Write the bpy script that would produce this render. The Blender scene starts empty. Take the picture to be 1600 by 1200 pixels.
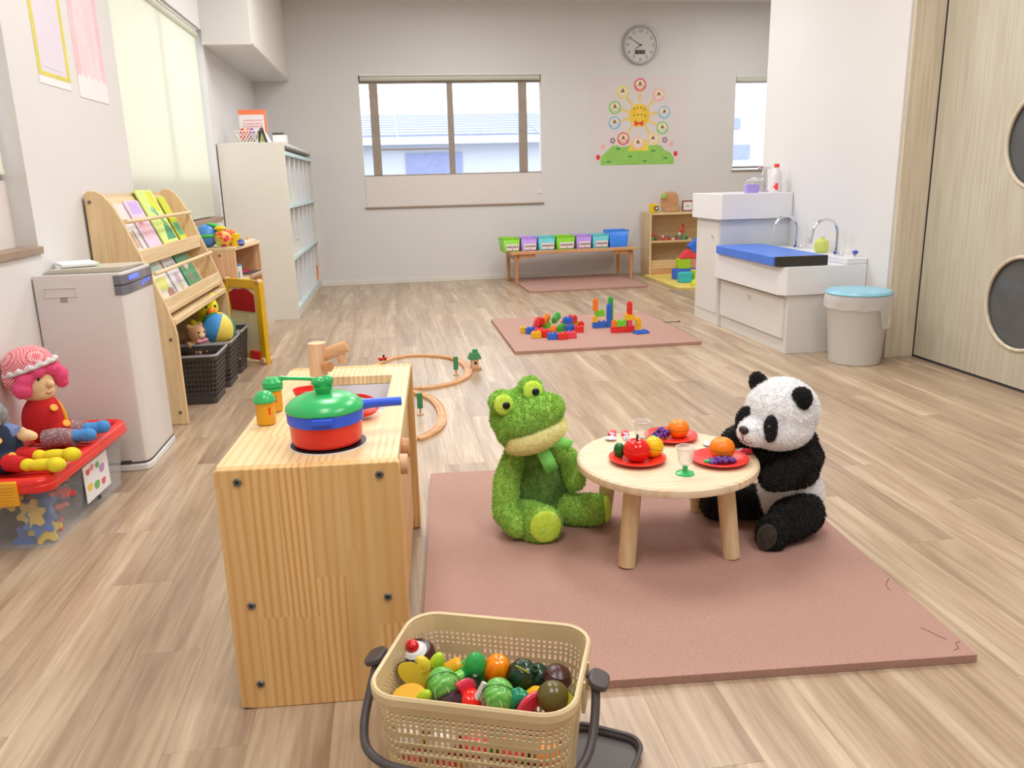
import bpy, bmesh, math, random
import numpy as np
from mathutils import Vector, Matrix, Euler
PI = math.pi
R = math.radians
random.seed(7)
SC = bpy.context.scene
COL = SC.collection

# ---------------------------------------------------------------- camera
cam_d = bpy.data.cameras.new('camera'); cam_d.sensor_width = 36.0
cam_d.lens = 1250.0 / 1600.0 * 36.0
cam_d.clip_start = 0.05; cam_d.clip_end = 200
cam = bpy.data.objects.new('camera', cam_d); COL.objects.link(cam)
rows = [[0.9889991, -0.1458428, -0.024711], [-0.0597493, -0.241048, -0.9686722], [0.1353174, 0.9594924, -0.2471103]]
cx_, cy_, cz_ = [Vector(r) for r in rows]          # camera right, down, forward in the world
m = Matrix.Identity(4)
for i in range(3):
    m[i][0] = cx_[i]; m[i][1] = -cy_[i]; m[i][2] = -cz_[i]
m.translation = Vector((0, 0, 1.0))
cam.matrix_world = m
SC.camera = cam

# ---------------------------------------------------------------- world, exposure, lamps
SC.view_settings.view_transform = 'Standard'
SC.view_settings.look = 'None'
SC.view_settings.gamma = 1.0
SC.view_settings.exposure = 0.08
SC.view_settings.use_curve_mapping = False
wd = bpy.data.worlds.new('world'); SC.world = wd; wd.use_nodes = True
bg = wd.node_tree.nodes['Background']
bg.inputs[0].default_value = (0.90, 0.95, 1.0, 1)
bg.inputs[1].default_value = 3.0

LAMP_POWER = 26
LAMP_COLOR = (1.0, 0.985, 0.975)
CEIL = 2.68
LAMP_SPOTS = [(-0.1, 0.6), (1.45, 0.6), (-0.1, 3.1), (1.45, 3.1), (-0.1, 5.6), (1.45, 5.6), (0.7, 6.9), (3.5, 7.0)]
for i, (lx, ly) in enumerate(LAMP_SPOTS):
    ld = bpy.data.lights.new('ceiling_lamp_light', 'AREA'); ld.shape = 'RECTANGLE'
    ld.size = 0.56; ld.size_y = 1.16; ld.energy = LAMP_POWER; ld.color = LAMP_COLOR
    if i == 6: ld.energy = LAMP_POWER * 0.45
    if i == 7: ld.energy = LAMP_POWER * 0.6
    lo = bpy.data.objects.new('ceiling_lamp_light', ld); COL.objects.link(lo)
    lo.location = (lx, ly, CEIL - 0.045)

# ---------------------------------------------------------------- materials
def lin(c):
    return tuple(((x / 255.0) / 12.92 if x / 255.0 <= 0.04045 else ((x / 255.0 + 0.055) / 1.055) ** 2.4) for x in c) + (1.0,)

class NT:
    def __init__(s, name):
        s.m = bpy.data.materials.new(name); s.m.use_nodes = True
        s.t = s.m.node_tree; s.p = s.t.nodes['Principled BSDF']; s.out = s.t.nodes['Material Output']
    def n(s, kind, **kw):
        nd = s.t.nodes.new(kind)
        for k, v in kw.items():
            if k in nd.inputs: nd.inputs[k].default_value = v
            else: setattr(nd, k, v)
        return nd
    def l(s, a, b): s.t.links.new(a, b)
    def ramp(s, fac, stops):
        r = s.n('ShaderNodeValToRGB'); cr = r.color_ramp
        while len(cr.elements) < len(stops): cr.elements.new(0.5)
        for e, (p, c) in zip(cr.elements, stops): e.position = p; e.color = lin(c) if len(c) == 3 else c
        s.l(fac, r.inputs[0]); return r.outputs[0]
    def bump(s, h, strength=0.3, dist=0.002):
        b = s.n('ShaderNodeBump'); b.inputs['Strength'].default_value = strength; b.inputs['Distance'].default_value = dist
        s.l(h, b.inputs['Height']); s.l(b.outputs[0], s.p.inputs['Normal'])

def mat(name, c, rough=0.5, metal=0.0, spec=0.5, noise=None, bump=None, **kw):
    """plain surface with a faint procedural mottling so that nothing is one dead flat value"""
    t = NT(name); p = t.p
    p.inputs['Base Color'].default_value = lin(c); p.inputs['Roughness'].default_value = rough
    p.inputs['Metallic'].default_value = metal; p.inputs['Specular IOR Level'].default_value = spec
    for k, v in kw.items():
        p.inputs[k.replace('_', ' ')].default_value = v
    tc = t.n('ShaderNodeTexCoord')
    nz = t.n('ShaderNodeTexNoise', Scale=noise or 12.0, Detail=3.0); t.l(tc.outputs['Object'], nz.inputs['Vector'])
    a = tuple(min(255, x * 1.03) for x in c); b = tuple(x * 0.965 for x in c)
    t.l(t.ramp(nz.outputs[0], [(0.3, b), (0.7, a)] if max(c) - min(c) > 24 or min(c) < 150 else [(0.3, tuple(x * 0.992 for x in c)), (0.7, c)]), p.inputs['Base Color'])
    if bump:
        n2 = t.n('ShaderNodeTexNoise', Scale=bump[0], Detail=2.0); t.l(tc.outputs['Object'], n2.inputs['Vector'])
        t.bump(n2.outputs[0], bump[1], bump[2] if len(bump) > 2 else 0.002)
    return t.m

def wood(name, light, mid, dark, axis=2, scale=1.0, rough=0.42, rings=26.0, rand=False, contrast=0.5, spec=0.4):
    """grain stretched along one object axis"""
    t = NT(name)
    tc = t.n('ShaderNodeTexCoord')
    vec = tc.outputs['Object']
    if rand:
        oi = t.n('ShaderNodeObjectInfo'); mul = t.n('ShaderNodeVectorMath', operation='SCALE'); mul.inputs[3].default_value = 37.0
        comb = t.n('ShaderNodeCombineXYZ'); t.l(oi.outputs['Random'], comb.inputs[0]); t.l(oi.outputs['Random'], comb.inputs[1]); t.l(oi.outputs['Random'], comb.inputs[2])
        t.l(comb.outputs[0], mul.inputs[0])
        ad = t.n('ShaderNodeVectorMath', operation='ADD'); t.l(vec, ad.inputs[0]); t.l(mul.outputs[0], ad.inputs[1]); vec = ad.outputs[0]
    mp = t.n('ShaderNodeMapping'); s = [rings * scale] * 3; s[axis] = 1.6 * scale
    mp.inputs['Scale'].default_value = s; t.l(vec, mp.inputs[0])
    n1 = t.n('ShaderNodeTexNoise', Scale=1.0, Detail=5.0, Distortion=0.6); t.l(mp.outputs[0], n1.inputs['Vector'])
    mp2 = t.n('ShaderNodeMapping'); s2 = [rings * 6 * scale] * 3; s2[axis] = 3.0 * scale
    mp2.inputs['Scale'].default_value = s2; t.l(vec, mp2.inputs[0])
    n2 = t.n('ShaderNodeTexNoise', Scale=1.0, Detail=3.0); t.l(mp2.outputs[0], n2.inputs['Vector'])
    c1 = t.ramp(n1.outputs[0], [(0.5 - contrast * 0.5, dark), (0.5, mid), (0.5 + contrast * 0.4, light)])
    mx = t.n('ShaderNodeMix', data_type='RGBA', blend_type='MULTIPLY'); mx.inputs[0].default_value = 0.35
    t.l(c1, mx.inputs[6]); t.l(t.ramp(n2.outputs[0], [(0.3, (205, 190, 170)), (0.6, (255, 255, 255))]), mx.inputs[7])
    t.l(mx.outputs[2], t.p.inputs['Base Color'])
    t.p.inputs['Roughness'].default_value = rough; t.p.inputs['Specular IOR Level'].default_value = spec
    t.bump(n2.outputs[0], 0.08, 0.001)
    return t.m

M = {}
M['wall'] = mat('wall_paper', (223, 221, 219), 0.85, noise=3, bump=(420, 0.25, 0.0008), spec=0.2)
M['ceiling'] = mat('ceiling_paper', (234, 235, 238), 0.9, spec=0.2)
M['white'] = mat('white_melamine', (228, 229, 230), 0.35)
M['white_lam'] = mat('white_laminate', (226, 223, 214), 0.45)
M['pale_blue'] = mat('pale_blue_edge', (205, 232, 236), 0.4)
M['porcelain'] = mat('white_resin', (232, 232, 234), 0.25)
M['panel_board'] = mat('white_board', (226, 218, 214), 0.6)
M['brown_alu'] = mat('bronze_aluminium', (158, 144, 130), 0.4)
M['brown_trim'] = mat('brown_trim', (158, 136, 118), 0.5)
M['white_metal'] = mat('white_metal', (230, 230, 228), 0.3)
M['chrome'] = mat('chrome', (225, 228, 232), 0.12, metal=1.0)
M['black'] = mat('black_plastic', (28, 28, 30), 0.4)
M['dark_grey'] = mat('dark_grey_plastic', (78, 72, 72), 0.45)
M['basket_dark'] = mat('charcoal_basket_plastic', (66, 60, 58), 0.5)
M['basket_rim'] = mat('grey_basket_rim', (150, 148, 154), 0.4)
M['beige_plastic'] = mat('beige_plastic', (222, 200, 156), 0.42)
M['mat_foam'] = None
M['red'] = mat('red_plastic', (236, 48, 40), 0.28)
M['red_bright'] = mat('red_plate_plastic', (240, 52, 40), 0.3)
M['blue'] = mat('blue_plastic', (56, 100, 240), 0.3)
M['green'] = mat('green_plastic', (54, 188, 104), 0.25)
M['yellow_p'] = mat('amber_cup_plastic', (238, 172, 30), 0.35)
M['yellow'] = mat('yellow_plastic', (245, 205, 20), 0.35)
M['orange'] = mat('orange_plastic', (250, 130, 12), 0.3)
M['sky_blue'] = mat('sky_blue_plastic', (60, 140, 245), 0.3)
M['pad_blue'] = mat('blue_vinyl', (66, 120, 222), 0.35)
M['pad_dark'] = mat('black_vinyl_end', (54, 50, 44), 0.4)
M['bolt'] = mat('dark_steel', (112, 114, 112), 0.35, metal=0.55)
M['pink'] = mat('pink_plastic', (250, 70, 110), 0.35)
M['lid_blue'] = mat('pale_blue_lid', (140, 200, 222), 0.35)
M['bin_grey'] = mat('pale_grey_plastic', (205, 201, 196), 0.45)
M['paper'] = mat('white_paper', (236, 234, 236), 0.8)
M['paper_pink'] = mat('pink_paper', (240, 212, 216), 0.8)
M['paper_pinkdk'] = mat('pink_border_paper', (240, 198, 204), 0.8)
M['paper_lilac'] = mat('lilac_paper', (222, 214, 226), 0.8)
M['paper_yel'] = mat('yellow_border_paper', (216, 206, 100), 0.8)
M['pine'] = wood('pine_top', (244, 222, 176), (232, 204, 152), (208, 164, 106), axis=0, rings=24, contrast=0.7)
M['pine_v'] = wood('pine_upright', (238, 198, 134), (224, 176, 110), (200, 136, 74), axis=2, rings=30, contrast=0.7)
M['pine_y'] = wood('pine_top_lengthwise', (246, 224, 178), (234, 206, 154), (206, 160, 104), axis=1, rings=24, contrast=0.7)
M['shelf_v'] = wood('birch_upright', (240, 216, 174), (232, 203, 158), (218, 184, 136), axis=2, rings=14, contrast=0.6)
M['shelf_y'] = wood('birch_board', (244, 222, 182), (236, 210, 166), (224, 194, 148), axis=1, rings=14, contrast=0.6)
M['beech'] = wood('beech', (240, 204, 166), (229, 186, 146), (212, 164, 122), axis=2, rings=16, contrast=0.5)
M['beech_x'] = wood('beech_lengthwise', (232, 188, 142), (222, 170, 122), (204, 148, 98), axis=0, rings=16, contrast=0.5)
M['beech_leg'] = wood('beech_leg', (228, 176, 128), (214, 156, 106), (190, 128, 82), axis=2, rings=16, contrast=0.5)
def pine(name, along, across, pale, mid, deep, lam=0.056, freq=95.0, rough=0.4):
    """glued pine board: lamellas of differing tone, each with tight straight growth rings running along the board"""
    t = NT(name); tc = t.n('ShaderNodeTexCoord'); sp = t.n('ShaderNodeSeparateXYZ'); t.l(tc.outputs['Object'], sp.inputs[0])
    A, C_ = sp.outputs[along], sp.outputs[across]
    def mt(op, a, b=None, c=None):
        q = t.n('ShaderNodeMath', operation=op)
        for i, v in enumerate((a, b, c)):
            if v is None: continue
            if isinstance(v, (int, float)): q.inputs[i].default_value = v
            else: t.l(v, q.inputs[i])
        return q.outputs[0]
    col = mt('FLOOR', mt('DIVIDE', C_, lam)); wn0 = t.n('ShaderNodeTexWhiteNoise', noise_dimensions='1D'); t.l(col, wn0.inputs['W'])
    row = mt('FLOOR', mt('DIVIDE', mt('ADD', A, mt('MULTIPLY', wn0.outputs[0], 0.9)), 0.33))
    cb = t.n('ShaderNodeCombineXYZ'); t.l(col, cb.inputs[0]); t.l(row, cb.inputs[1]); wn = t.n('ShaderNodeTexWhiteNoise', noise_dimensions='3D'); t.l(cb.outputs[0], wn.inputs['Vector'])
    cv = t.n('ShaderNodeCombineXYZ'); t.l(mt('MULTIPLY', C_, 9.0), cv.inputs[0]); t.l(mt('MULTIPLY', A, 1.4), cv.inputs[1]); t.l(mt('MULTIPLY', wn.outputs[0], 40.0), cv.inputs[2])
    nz = t.n('ShaderNodeTexNoise', Scale=1.0, Detail=2.0); t.l(cv.outputs[0], nz.inputs['Vector'])
    ph = mt('ADD', mt('MULTIPLY', C_, mt('MULTIPLY_ADD', wn.outputs[0], freq * 5.0, freq * 4.0)), mt('MULTIPLY', nz.outputs[0], 9.0))
    ring = mt('POWER', mt('MULTIPLY_ADD', mt('SINE', ph), 0.5, 0.5), 1.6)
    c1 = t.ramp(ring, [(0.0, pale), (0.5, mid), (1.0, deep)])
    nf = t.n('ShaderNodeTexNoise', Scale=1.0, Detail=3.0); cf = t.n('ShaderNodeCombineXYZ'); t.l(mt('MULTIPLY', C_, 30.0), cf.inputs[0]); t.l(mt('MULTIPLY', A, 2.0), cf.inputs[1]); t.l(cf.outputs[0], nf.inputs['Vector'])
    c2 = t.ramp(nf.outputs[0], [(0.3, mid), (0.7, pale)])
    mx = t.n('ShaderNodeMix', data_type='RGBA'); t.l(mt('MULTIPLY_ADD', wn.outputs[0], 0.5, 0.12), mx.inputs[0]); t.l(c2, mx.inputs[6]); t.l(c1, mx.inputs[7])
    hs = t.n('ShaderNodeHueSaturation'); t.l(mx.outputs[2], hs.inputs['Color']); t.l(mt('MULTIPLY_ADD', wn.outputs[0], 0.10, 0.95), hs.inputs['Value']); t.l(hs.outputs[0], t.p.inputs['Base Color'])
    t.p.inputs['Roughness'].default_value = rough; t.bump(ring, 0.06, 0.0006); return t.m
M['pine_v'] = pine('pine_upright', 2, 0, (240, 200, 138), (226, 176, 112), (202, 128, 66), freq=58.0)
M['pine_y'] = pine('pine_top_lengthwise', 1, 0, (242, 216, 168), (232, 202, 148), (206, 152, 92), freq=60.0)
M['pine_x'] = pine('pine_table_top', 0, 1, (238, 219, 188), (228, 205, 170), (200, 158, 116), freq=60.0)
M['table_top'] = wood('table_pine', (240, 220, 182), (230, 208, 168), (212, 180, 136), axis=0, rings=20, contrast=0.7)
M['table_leg'] = wood('table_leg_pine', (238, 216, 176), (228, 202, 160), (212, 180, 138), axis=2, rings=24, contrast=0.6)
M['door_wood'] = wood('pale_oak_veneer', (204, 198, 182), (199, 192, 174), (192, 184, 165), axis=2, rings=10, contrast=0.7)
M['trim_wood'] = wood('greige_veneer', (224, 214, 194), (218, 206, 186), (210, 198, 176), axis=2, rings=12, contrast=0.6)

def floor_mat():
    t = NT('oak_vinyl_planks'); tc = t.n('ShaderNodeTexCoord'); oi = t.n('ShaderNodeObjectInfo')
    comb = t.n('ShaderNodeCombineXYZ')
    for k in (0, 1, 2): t.l(oi.outputs['Random'], comb.inputs[k])
    mul = t.n('ShaderNodeVectorMath', operation='SCALE'); mul.inputs[3].default_value = 61.0; t.l(comb.outputs[0], mul.inputs[0])
    ad = t.n('ShaderNodeVectorMath', operation='ADD'); t.l(tc.outputs['Object'], ad.inputs[0]); t.l(mul.outputs[0], ad.inputs[1])
    mp = t.n('ShaderNodeMapping'); mp.inputs['Scale'].default_value = (10, 0.62, 1); t.l(ad.outputs[0], mp.inputs[0])
    n1 = t.n('ShaderNodeTexNoise', Scale=1.0, Detail=4.0, Distortion=0.9, Roughness=0.55); t.l(mp.outputs[0], n1.inputs['Vector'])
    c = t.ramp(n1.outputs[0], [(0.26, (152, 128, 106)), (0.43, (176, 152, 127)), (0.55, (190, 167, 141)), (0.70, (211, 192, 165))])
    mp2 = t.n('ShaderNodeMapping'); mp2.inputs['Scale'].default_value = (90, 5, 1); t.l(ad.outputs[0], mp2.inputs[0])
    n2 = t.n('ShaderNodeTexNoise', Scale=1.0, Detail=3.0); t.l(mp2.outputs[0], n2.inputs['Vector'])
    mx = t.n('ShaderNodeMix', data_type='RGBA', blend_type='MULTIPLY'); mx.inputs[0].default_value = 0.5
    t.l(c, mx.inputs[6]); t.l(t.ramp(n2.outputs[0], [(0.35, (208, 196, 184)), (0.6, (255, 255, 255))]), mx.inputs[7])
    hsv = t.n('ShaderNodeHueSaturation'); mr = t.n('ShaderNodeMapRange'); mr.inputs[3].default_value = 0.95; mr.inputs[4].default_value = 1.04
    t.l(oi.outputs['Random'], mr.inputs[0]); t.l(mr.outputs[0], hsv.inputs['Value']); t.l(mx.outputs[2], hsv.inputs['Color'])
    t.l(hsv.outputs[0], t.p.inputs['Base Color'])
    t.p.inputs['Roughness'].default_value = 0.30; t.p.inputs['Specular IOR Level'].default_value = 0.65
    t.bump(n2.outputs[0], 0.1, 0.0008)
    return t.m
M['floor'] = floor_mat()

def foam_mat():
    t = NT('brown_foam'); tc = t.n('ShaderNodeTexCoord')
    w = t.n('ShaderNodeTexWave', Scale=110.0, Distortion=0.3); w.bands_direction = 'X'; t.l(tc.outputs['Object'], w.inputs['Vector'])
    nz = t.n('ShaderNodeTexNoise', Scale=260.0, Detail=2.0); t.l(tc.outputs['Object'], nz.inputs['Vector'])
    t.l(t.ramp(nz.outputs[0], [(0.35, (170, 130, 118)), (0.65, (187, 147, 134))]), t.p.inputs['Base Color'])
    t.p.inputs['Roughness'].default_value = 0.75
    mx = t.n('ShaderNodeMath', operation='ADD'); t.l(w.outputs['Fac'], mx.inputs[0]); t.l(nz.outputs[0], mx.inputs[1])
    t.bump(mx.outputs[0], 0.35, 0.0012); return t.m
M['mat_foam'] = foam_mat()

def clear(name, tint, alpha=0.25, rough=0.1, edge=0.5):
    """thin clear plastic or glass: mostly see-through, a glossy sheen and a little body colour"""
    t = NT(name); t.t.nodes.remove(t.p)
    tr = t.n('ShaderNodeBsdfTransparent'); tr.inputs[0].default_value = (1, 1, 1, 1)
    gl = t.n('ShaderNodeBsdfPrincipled'); gl.inputs['Base Color'].default_value = lin(tint); gl.inputs['Roughness'].default_value = rough
    mx = t.n('ShaderNodeMixShader'); lw = t.n('ShaderNodeLayerWeight', Blend=0.35)
    ma = t.n('ShaderNodeMath', operation='MULTIPLY_ADD'); ma.inputs[1].default_value = edge; ma.inputs[2].default_value = alpha
    ma.use_clamp = True
    t.l(lw.outputs['Facing'], ma.inputs[0]); t.l(ma.outputs[0], mx.inputs[0]); t.l(tr.outputs[0], mx.inputs[1]); t.l(gl.outputs[0], mx.inputs[2])
    t.l(mx.outputs[0], t.out.inputs[0]); return t.m
M['glass'] = clear('window_glass', (235, 245, 250), 0.02, 0.03)
M['clear'] = clear('clear_plastic', (230, 235, 240), 0.08, 0.12, 0.14)
M['clear_bag'] = clear('clear_bag', (240, 240, 240), 0.35, 0.3)
M['clear_cup'] = clear('clear_cup_plastic', (240, 238, 236), 0.10, 0.08)
M['purple_clear'] = clear('violet_liquid_plastic', (180, 160, 240), 0.75, 0.15)
M['dark_glass'] = mat('smoked_window', (92, 93, 94), 0.12)

def translucent(name, c, fac=0.55):
    t = NT(name); t.p.inputs['Base Color'].default_value = lin(c); t.p.inputs['Roughness'].default_value = 0.9
    tl = t.n('ShaderNodeBsdfTranslucent'); tl.inputs[0].default_value = lin(c)
    tc = t.n('ShaderNodeTexCoord'); nz = t.n('ShaderNodeTexNoise', Scale=300.0); t.l(tc.outputs['Object'], nz.inputs['Vector']); t.bump(nz.outputs[0], 0.1, 0.0005)
    mx = t.n('ShaderNodeMixShader'); mx.inputs[0].default_value = fac
    t.l(t.p.outputs[0], mx.inputs[1]); t.l(tl.outputs[0], mx.inputs[2]); t.l(mx.outputs[0], t.out.inputs[0]); return t.m
M['blind'] = translucent('cream_blind_cloth', (240, 241, 230), 0.46)

def fur(name, a, b, rough=0.9):
    t = NT(name); tc = t.n('ShaderNodeTexCoord'); nz = t.n('ShaderNodeTexNoise', Scale=90.0, Detail=3.0); t.l(tc.outputs['Object'], nz.inputs['Vector'])
    t.l(t.ramp(nz.outputs[0], [(0.35, a), (0.65, b)]), t.p.inputs['Base Color']); t.p.inputs['Roughness'].default_value = rough
    t.p.inputs['Specular IOR Level'].default_value = 0.15
    t.p.inputs['Sheen Weight'].default_value = 0.3; return t.m
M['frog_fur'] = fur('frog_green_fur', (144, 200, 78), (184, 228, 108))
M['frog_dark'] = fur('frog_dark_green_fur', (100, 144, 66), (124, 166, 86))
M['frog_cream'] = fur('frog_cream_fur', (242, 240, 160), (250, 246, 186))
M['frog_lime'] = fur('frog_lime_fur', (204, 240, 70), (222, 250, 110))
M['panda_white'] = fur('panda_white_fur', (248, 247, 250), (254, 254, 255))
M['panda_black'] = fur('panda_black_fur', (9, 9, 10), (22, 22, 22))
M['panda_sole'] = fur('panda_sole', (52, 44, 40), (70, 60, 54))
M['ribbon'] = mat('green_satin', (140, 245, 120), 0.35, bump=(300, 0.2, 0.0005))
M['eye'] = mat('black_glass_eye', (10, 12, 16), 0.08)
M['foil'] = mat('silver', (200, 200, 205), 0.3, metal=0.7)

def stripes(name, a, b, scale, direction='X', rough=0.85):
    t = NT(name); tc = t.n('ShaderNodeTexCoord'); w = t.n('ShaderNodeTexWave', Scale=scale); w.bands_direction = direction
    t.l(tc.outputs['Object'], w.inputs['Vector']); t.l(t.ramp(w.outputs['Fac'], [(0.45, a), (0.55, b)]), t.p.inputs['Base Color'])
    t.p.inputs['Roughness'].default_value = rough; return t.m
def gingham(name, a, b, scale):
    t = NT(name); tc = t.n('ShaderNodeTexCoord'); w = t.n('ShaderNodeTexChecker', Scale=scale); w.inputs[1].default_value = lin(a); w.inputs[2].default_value = lin(b)
    t.l(tc.outputs['Object'], w.inputs['Vector']); t.l(w.outputs[0], t.p.inputs['Base Color']); t.p.inputs['Roughness'].default_value = 0.9; return t.m
def dots(name, a, b, scale, size=0.35, rough=0.85):
    t = NT(name); tc = t.n('ShaderNodeTexCoord'); v = t.n('ShaderNodeTexVoronoi', Scale=scale); t.l(tc.outputs['Object'], v.inputs['Vector'])
    t.l(t.ramp(v.outputs['Distance'], [(size - 0.03, b), (size + 0.03, a)]), t.p.inputs['Base Color']); t.p.inputs['Roughness'].default_value = rough; return t.m
M['gingham_red'] = gingham('red_gingham', (226, 70, 84), (240, 196, 200), 190)
M['lace'] = mat('white_lace', (232, 226, 226), 0.95, bump=(260, 1.0, 0.003))
M['yarn_pink'] = stripes('pink_yarn', (252, 110, 160), (235, 70, 130), 120, 'DIAGONAL')
M['yarn_grey'] = stripes('grey_yarn', (170, 172, 176), (140, 142, 148), 120, 'DIAGONAL')
M['skin_cloth'] = mat('doll_cloth_skin', (238, 206, 158), 0.9, bump=(500, 0.2, 0.0006))
M['cloth_red'] = mat('red_cloth', (206, 34, 38), 0.9, bump=(500, 0.2, 0.0006))
M['cloth_navy'] = mat('navy_cloth', (34, 46, 70), 0.9, bump=(500, 0.2, 0.0006))
M['cloth_yellow'] = mat('yellow_cloth', (232, 214, 40), 0.85, bump=(500, 0.2, 0.0006))
M['cloth_blue'] = mat('light_blue_cloth', (76, 146, 214), 0.85, bump=(500, 0.2, 0.0006))
M['cloth_dots'] = dots('mauve_spotted_cloth', (156, 124, 128), (206, 184, 182), 110, 0.3)
M['cloth_stripe'] = stripes('blue_striped_cloth', (80, 104, 170), (150, 168, 210), 150, 'X')
M['cream'] = mat('cream_panel', (226, 222, 180), 0.6)
M['bead_yellow'] = mat('ochre_yellow_paint', (226, 180, 20), 0.4)
M['roof_tile'] = mat('blue_grey_roof_tile', (140, 148, 178), 0.6)
M['house_wall'] = mat('white_render', (196, 202, 216), 0.9)
M['house_glass'] = mat('blue_window', (140, 150, 196), 0.4)
M['ground'] = mat('pale_concrete', (190, 190, 188), 0.9)
def pm(name, c, rough=0.3, **kw):
    if name not in M: M[name] = mat(name, c, rough, **kw)
    return M[name]

# ---------------------------------------------------------------- mesh building
class B:
    def __init__(s): s.v = []; s.f = []; s.mi = []; s.cur = 0
    def slot(s, i): s.cur = i; return s
    def add(s, vs, fs, M4=None):
        o = len(s.v)
        s.v += [tuple(M4 @ Vector(p)) if M4 is not None else tuple(p) for p in vs]
        s.f += [tuple(i + o for i in f) for f in fs]; s.mi += [s.cur] * len(fs); return s
    def box(s, x0, x1, y0, y1, z0, z1, M4=None):
        return s.add([(x0, y0, z0), (x1, y0, z0), (x1, y1, z0), (x0, y1, z0), (x0, y0, z1), (x1, y0, z1), (x1, y1, z1), (x0, y1, z1)],
                     [(0, 3, 2, 1), (4, 5, 6, 7), (0, 1, 5, 4), (1, 2, 6, 5), (2, 3, 7, 6), (3, 0, 4, 7)], M4)
    def lathe(s, prof, n=32, M4=None, capb=True, capt=True):
        vs = []; fs = []
        for r, z in prof:
            for k in range(n):
                a = 2 * PI * k / n; vs.append((r * math.cos(a), r * math.sin(a), z))
        for j in range(len(prof) - 1):
            for k in range(n):
                a = j * n + k; b = j * n + (k + 1) % n; fs.append((a, b, b + n, a + n))
        if capb: fs.append(tuple(range(n - 1, -1, -1)))
        if capt: q = (len(prof) - 1) * n; fs.append(tuple(range(q, q + n)))
        return s.add(vs, fs, M4)
    def cyl(s, p0, p1, r0, r1=None, n=20):
        p0 = Vector(p0); p1 = Vector(p1); d = p1 - p0
        if r1 is None: r1 = r0
        m4 = Matrix.Translation(p0) @ d.to_track_quat('Z', 'Y').to_matrix().to_4x4()
        return s.lathe([(r0, 0), (r1, d.length)], n, m4)
    def tube(s, pts, r, n=10, closed=False):
        pts = [Vector(p) for p in pts]; N = len(pts); rr = r if isinstance(r, (list, tuple)) else [r] * N
        vs = []; fs = []; up = None
        for i, p in enumerate(pts):
            a = pts[(i - 1) % N] if (i > 0 or closed) else p; b = pts[(i + 1) % N] if (i < N - 1 or closed) else p
            t = (b - a).normalized()
            if up is None: up = t.orthogonal().normalized()
            else: up = (up - t * up.dot(t)).normalized()
            sd = t.cross(up)
            for k in range(n):
                an = 2 * PI * k / n; vs.append(p + (up * math.cos(an) + sd * math.sin(an)) * rr[i])
        for i in range(N - 1 + (1 if closed else 0)):
            for k in range(n):
                a = i * n + k; b = i * n + (k + 1) % n; c = ((i + 1) % N) * n
                fs.append((a, b, c + (k + 1) % n, c + k))
        if not closed:
            fs.append(tuple(range(n - 1, -1, -1))); fs.append(tuple((N - 1) * n + k for k in range(n)))
        return s.add(vs, fs)
    def ell(s, c, r, rot=(0, 0, 0), nu=24, nv=14, M4=None):
        if not hasattr(r, '__len__'): r = (r, r, r)
        m4 = Matrix.Translation(c) @ Euler(rot).to_matrix().to_4x4() @ Matrix.Diagonal((*r, 1))
        if M4 is not None: m4 = M4 @ m4
        vs = [(0, 0, -1)]; fs = []
        for j in range(1, nv):
            t = -PI / 2 + PI * j / nv
            for k in range(nu):
                a = 2 * PI * k / nu; vs.append((math.cos(t) * math.cos(a), math.cos(t) * math.sin(a), math.sin(t)))
        vs.append((0, 0, 1)); top = len(vs) - 1
        for k in range(nu):
            fs.append((0, 1 + (k + 1) % nu, 1 + k)); fs.append((top, top - nu + k, top - nu + (k + 1) % nu))
        for j in range(nv - 2):
            for k in range(nu):
                a = 1 + j * nu + k; b = 1 + j * nu + (k + 1) % nu; fs.append((a, b, b + nu, a + nu))
        return s.add(vs, fs, m4)
    def prism(s, poly, t0, t1, plane='XY', M4=None):
        """poly (a, b) pairs extruded from t0 to t1 along the plane's normal axis"""
        def P(a, b, t): return {'XY': (a, b, t), 'XZ': (a, t, b), 'YZ': (t, a, b)}[plane]
        n = len(poly); vs = [P(a, b, t0) for a, b in poly] + [P(a, b, t1) for a, b in poly]
        fs = [tuple(range(n - 1, -1, -1)), tuple(range(n, 2 * n))] + [(i, (i + 1) % n, n + (i + 1) % n, n + i) for i in range(n)]
        return s.add(vs, fs, M4)
    def torus(s, c, Rr, r, n=40, k=10, M4=None, sx=1, sy=1):
        vs = []; fs = []
        for i in range(n):
            a = 2 * PI * i / n
            for j in range(k):
                b = 2 * PI * j / k; q = Rr + r * math.cos(b); vs.append((c[0] + q * math.cos(a) * sx, c[1] + q * math.sin(a) * sy, c[2] + r * math.sin(b)))
        for i in range(n):
            for j in range(k):
                fs.append((i * k + j, ((i + 1) % n) * k + j, ((i + 1) % n) * k + (j + 1) % k, i * k + (j + 1) % k))
        return s.add(vs, fs, M4)
    def mesh(s, name, mats, smooth=True, recalc=True):
        me = bpy.data.meshes.new(name); me.from_pydata(s.v, [], s.f)
        for mm in (mats if isinstance(mats, (list, tuple)) else [mats]): me.materials.append(mm)
        me.polygons.foreach_set('material_index', s.mi)
        if recalc:
            bm = bmesh.new(); bm.from_mesh(me); bmesh.ops.recalc_face_normals(bm, faces=bm.faces); bm.to_mesh(me); bm.free()
        if smooth:
            me.polygons.foreach_set('use_smooth', [True] * len(me.polygons)); me.set_sharp_from_angle(angle=R(32))
        me.update(); return me
    def build(s, name, mats, parent=None, bevel=0, seg=2, loc=None, rot=None, smooth=True, label=None, kind=None):
        return link(name, s.mesh(name, mats, smooth), parent, bevel, seg, loc, rot, label, kind)

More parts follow.
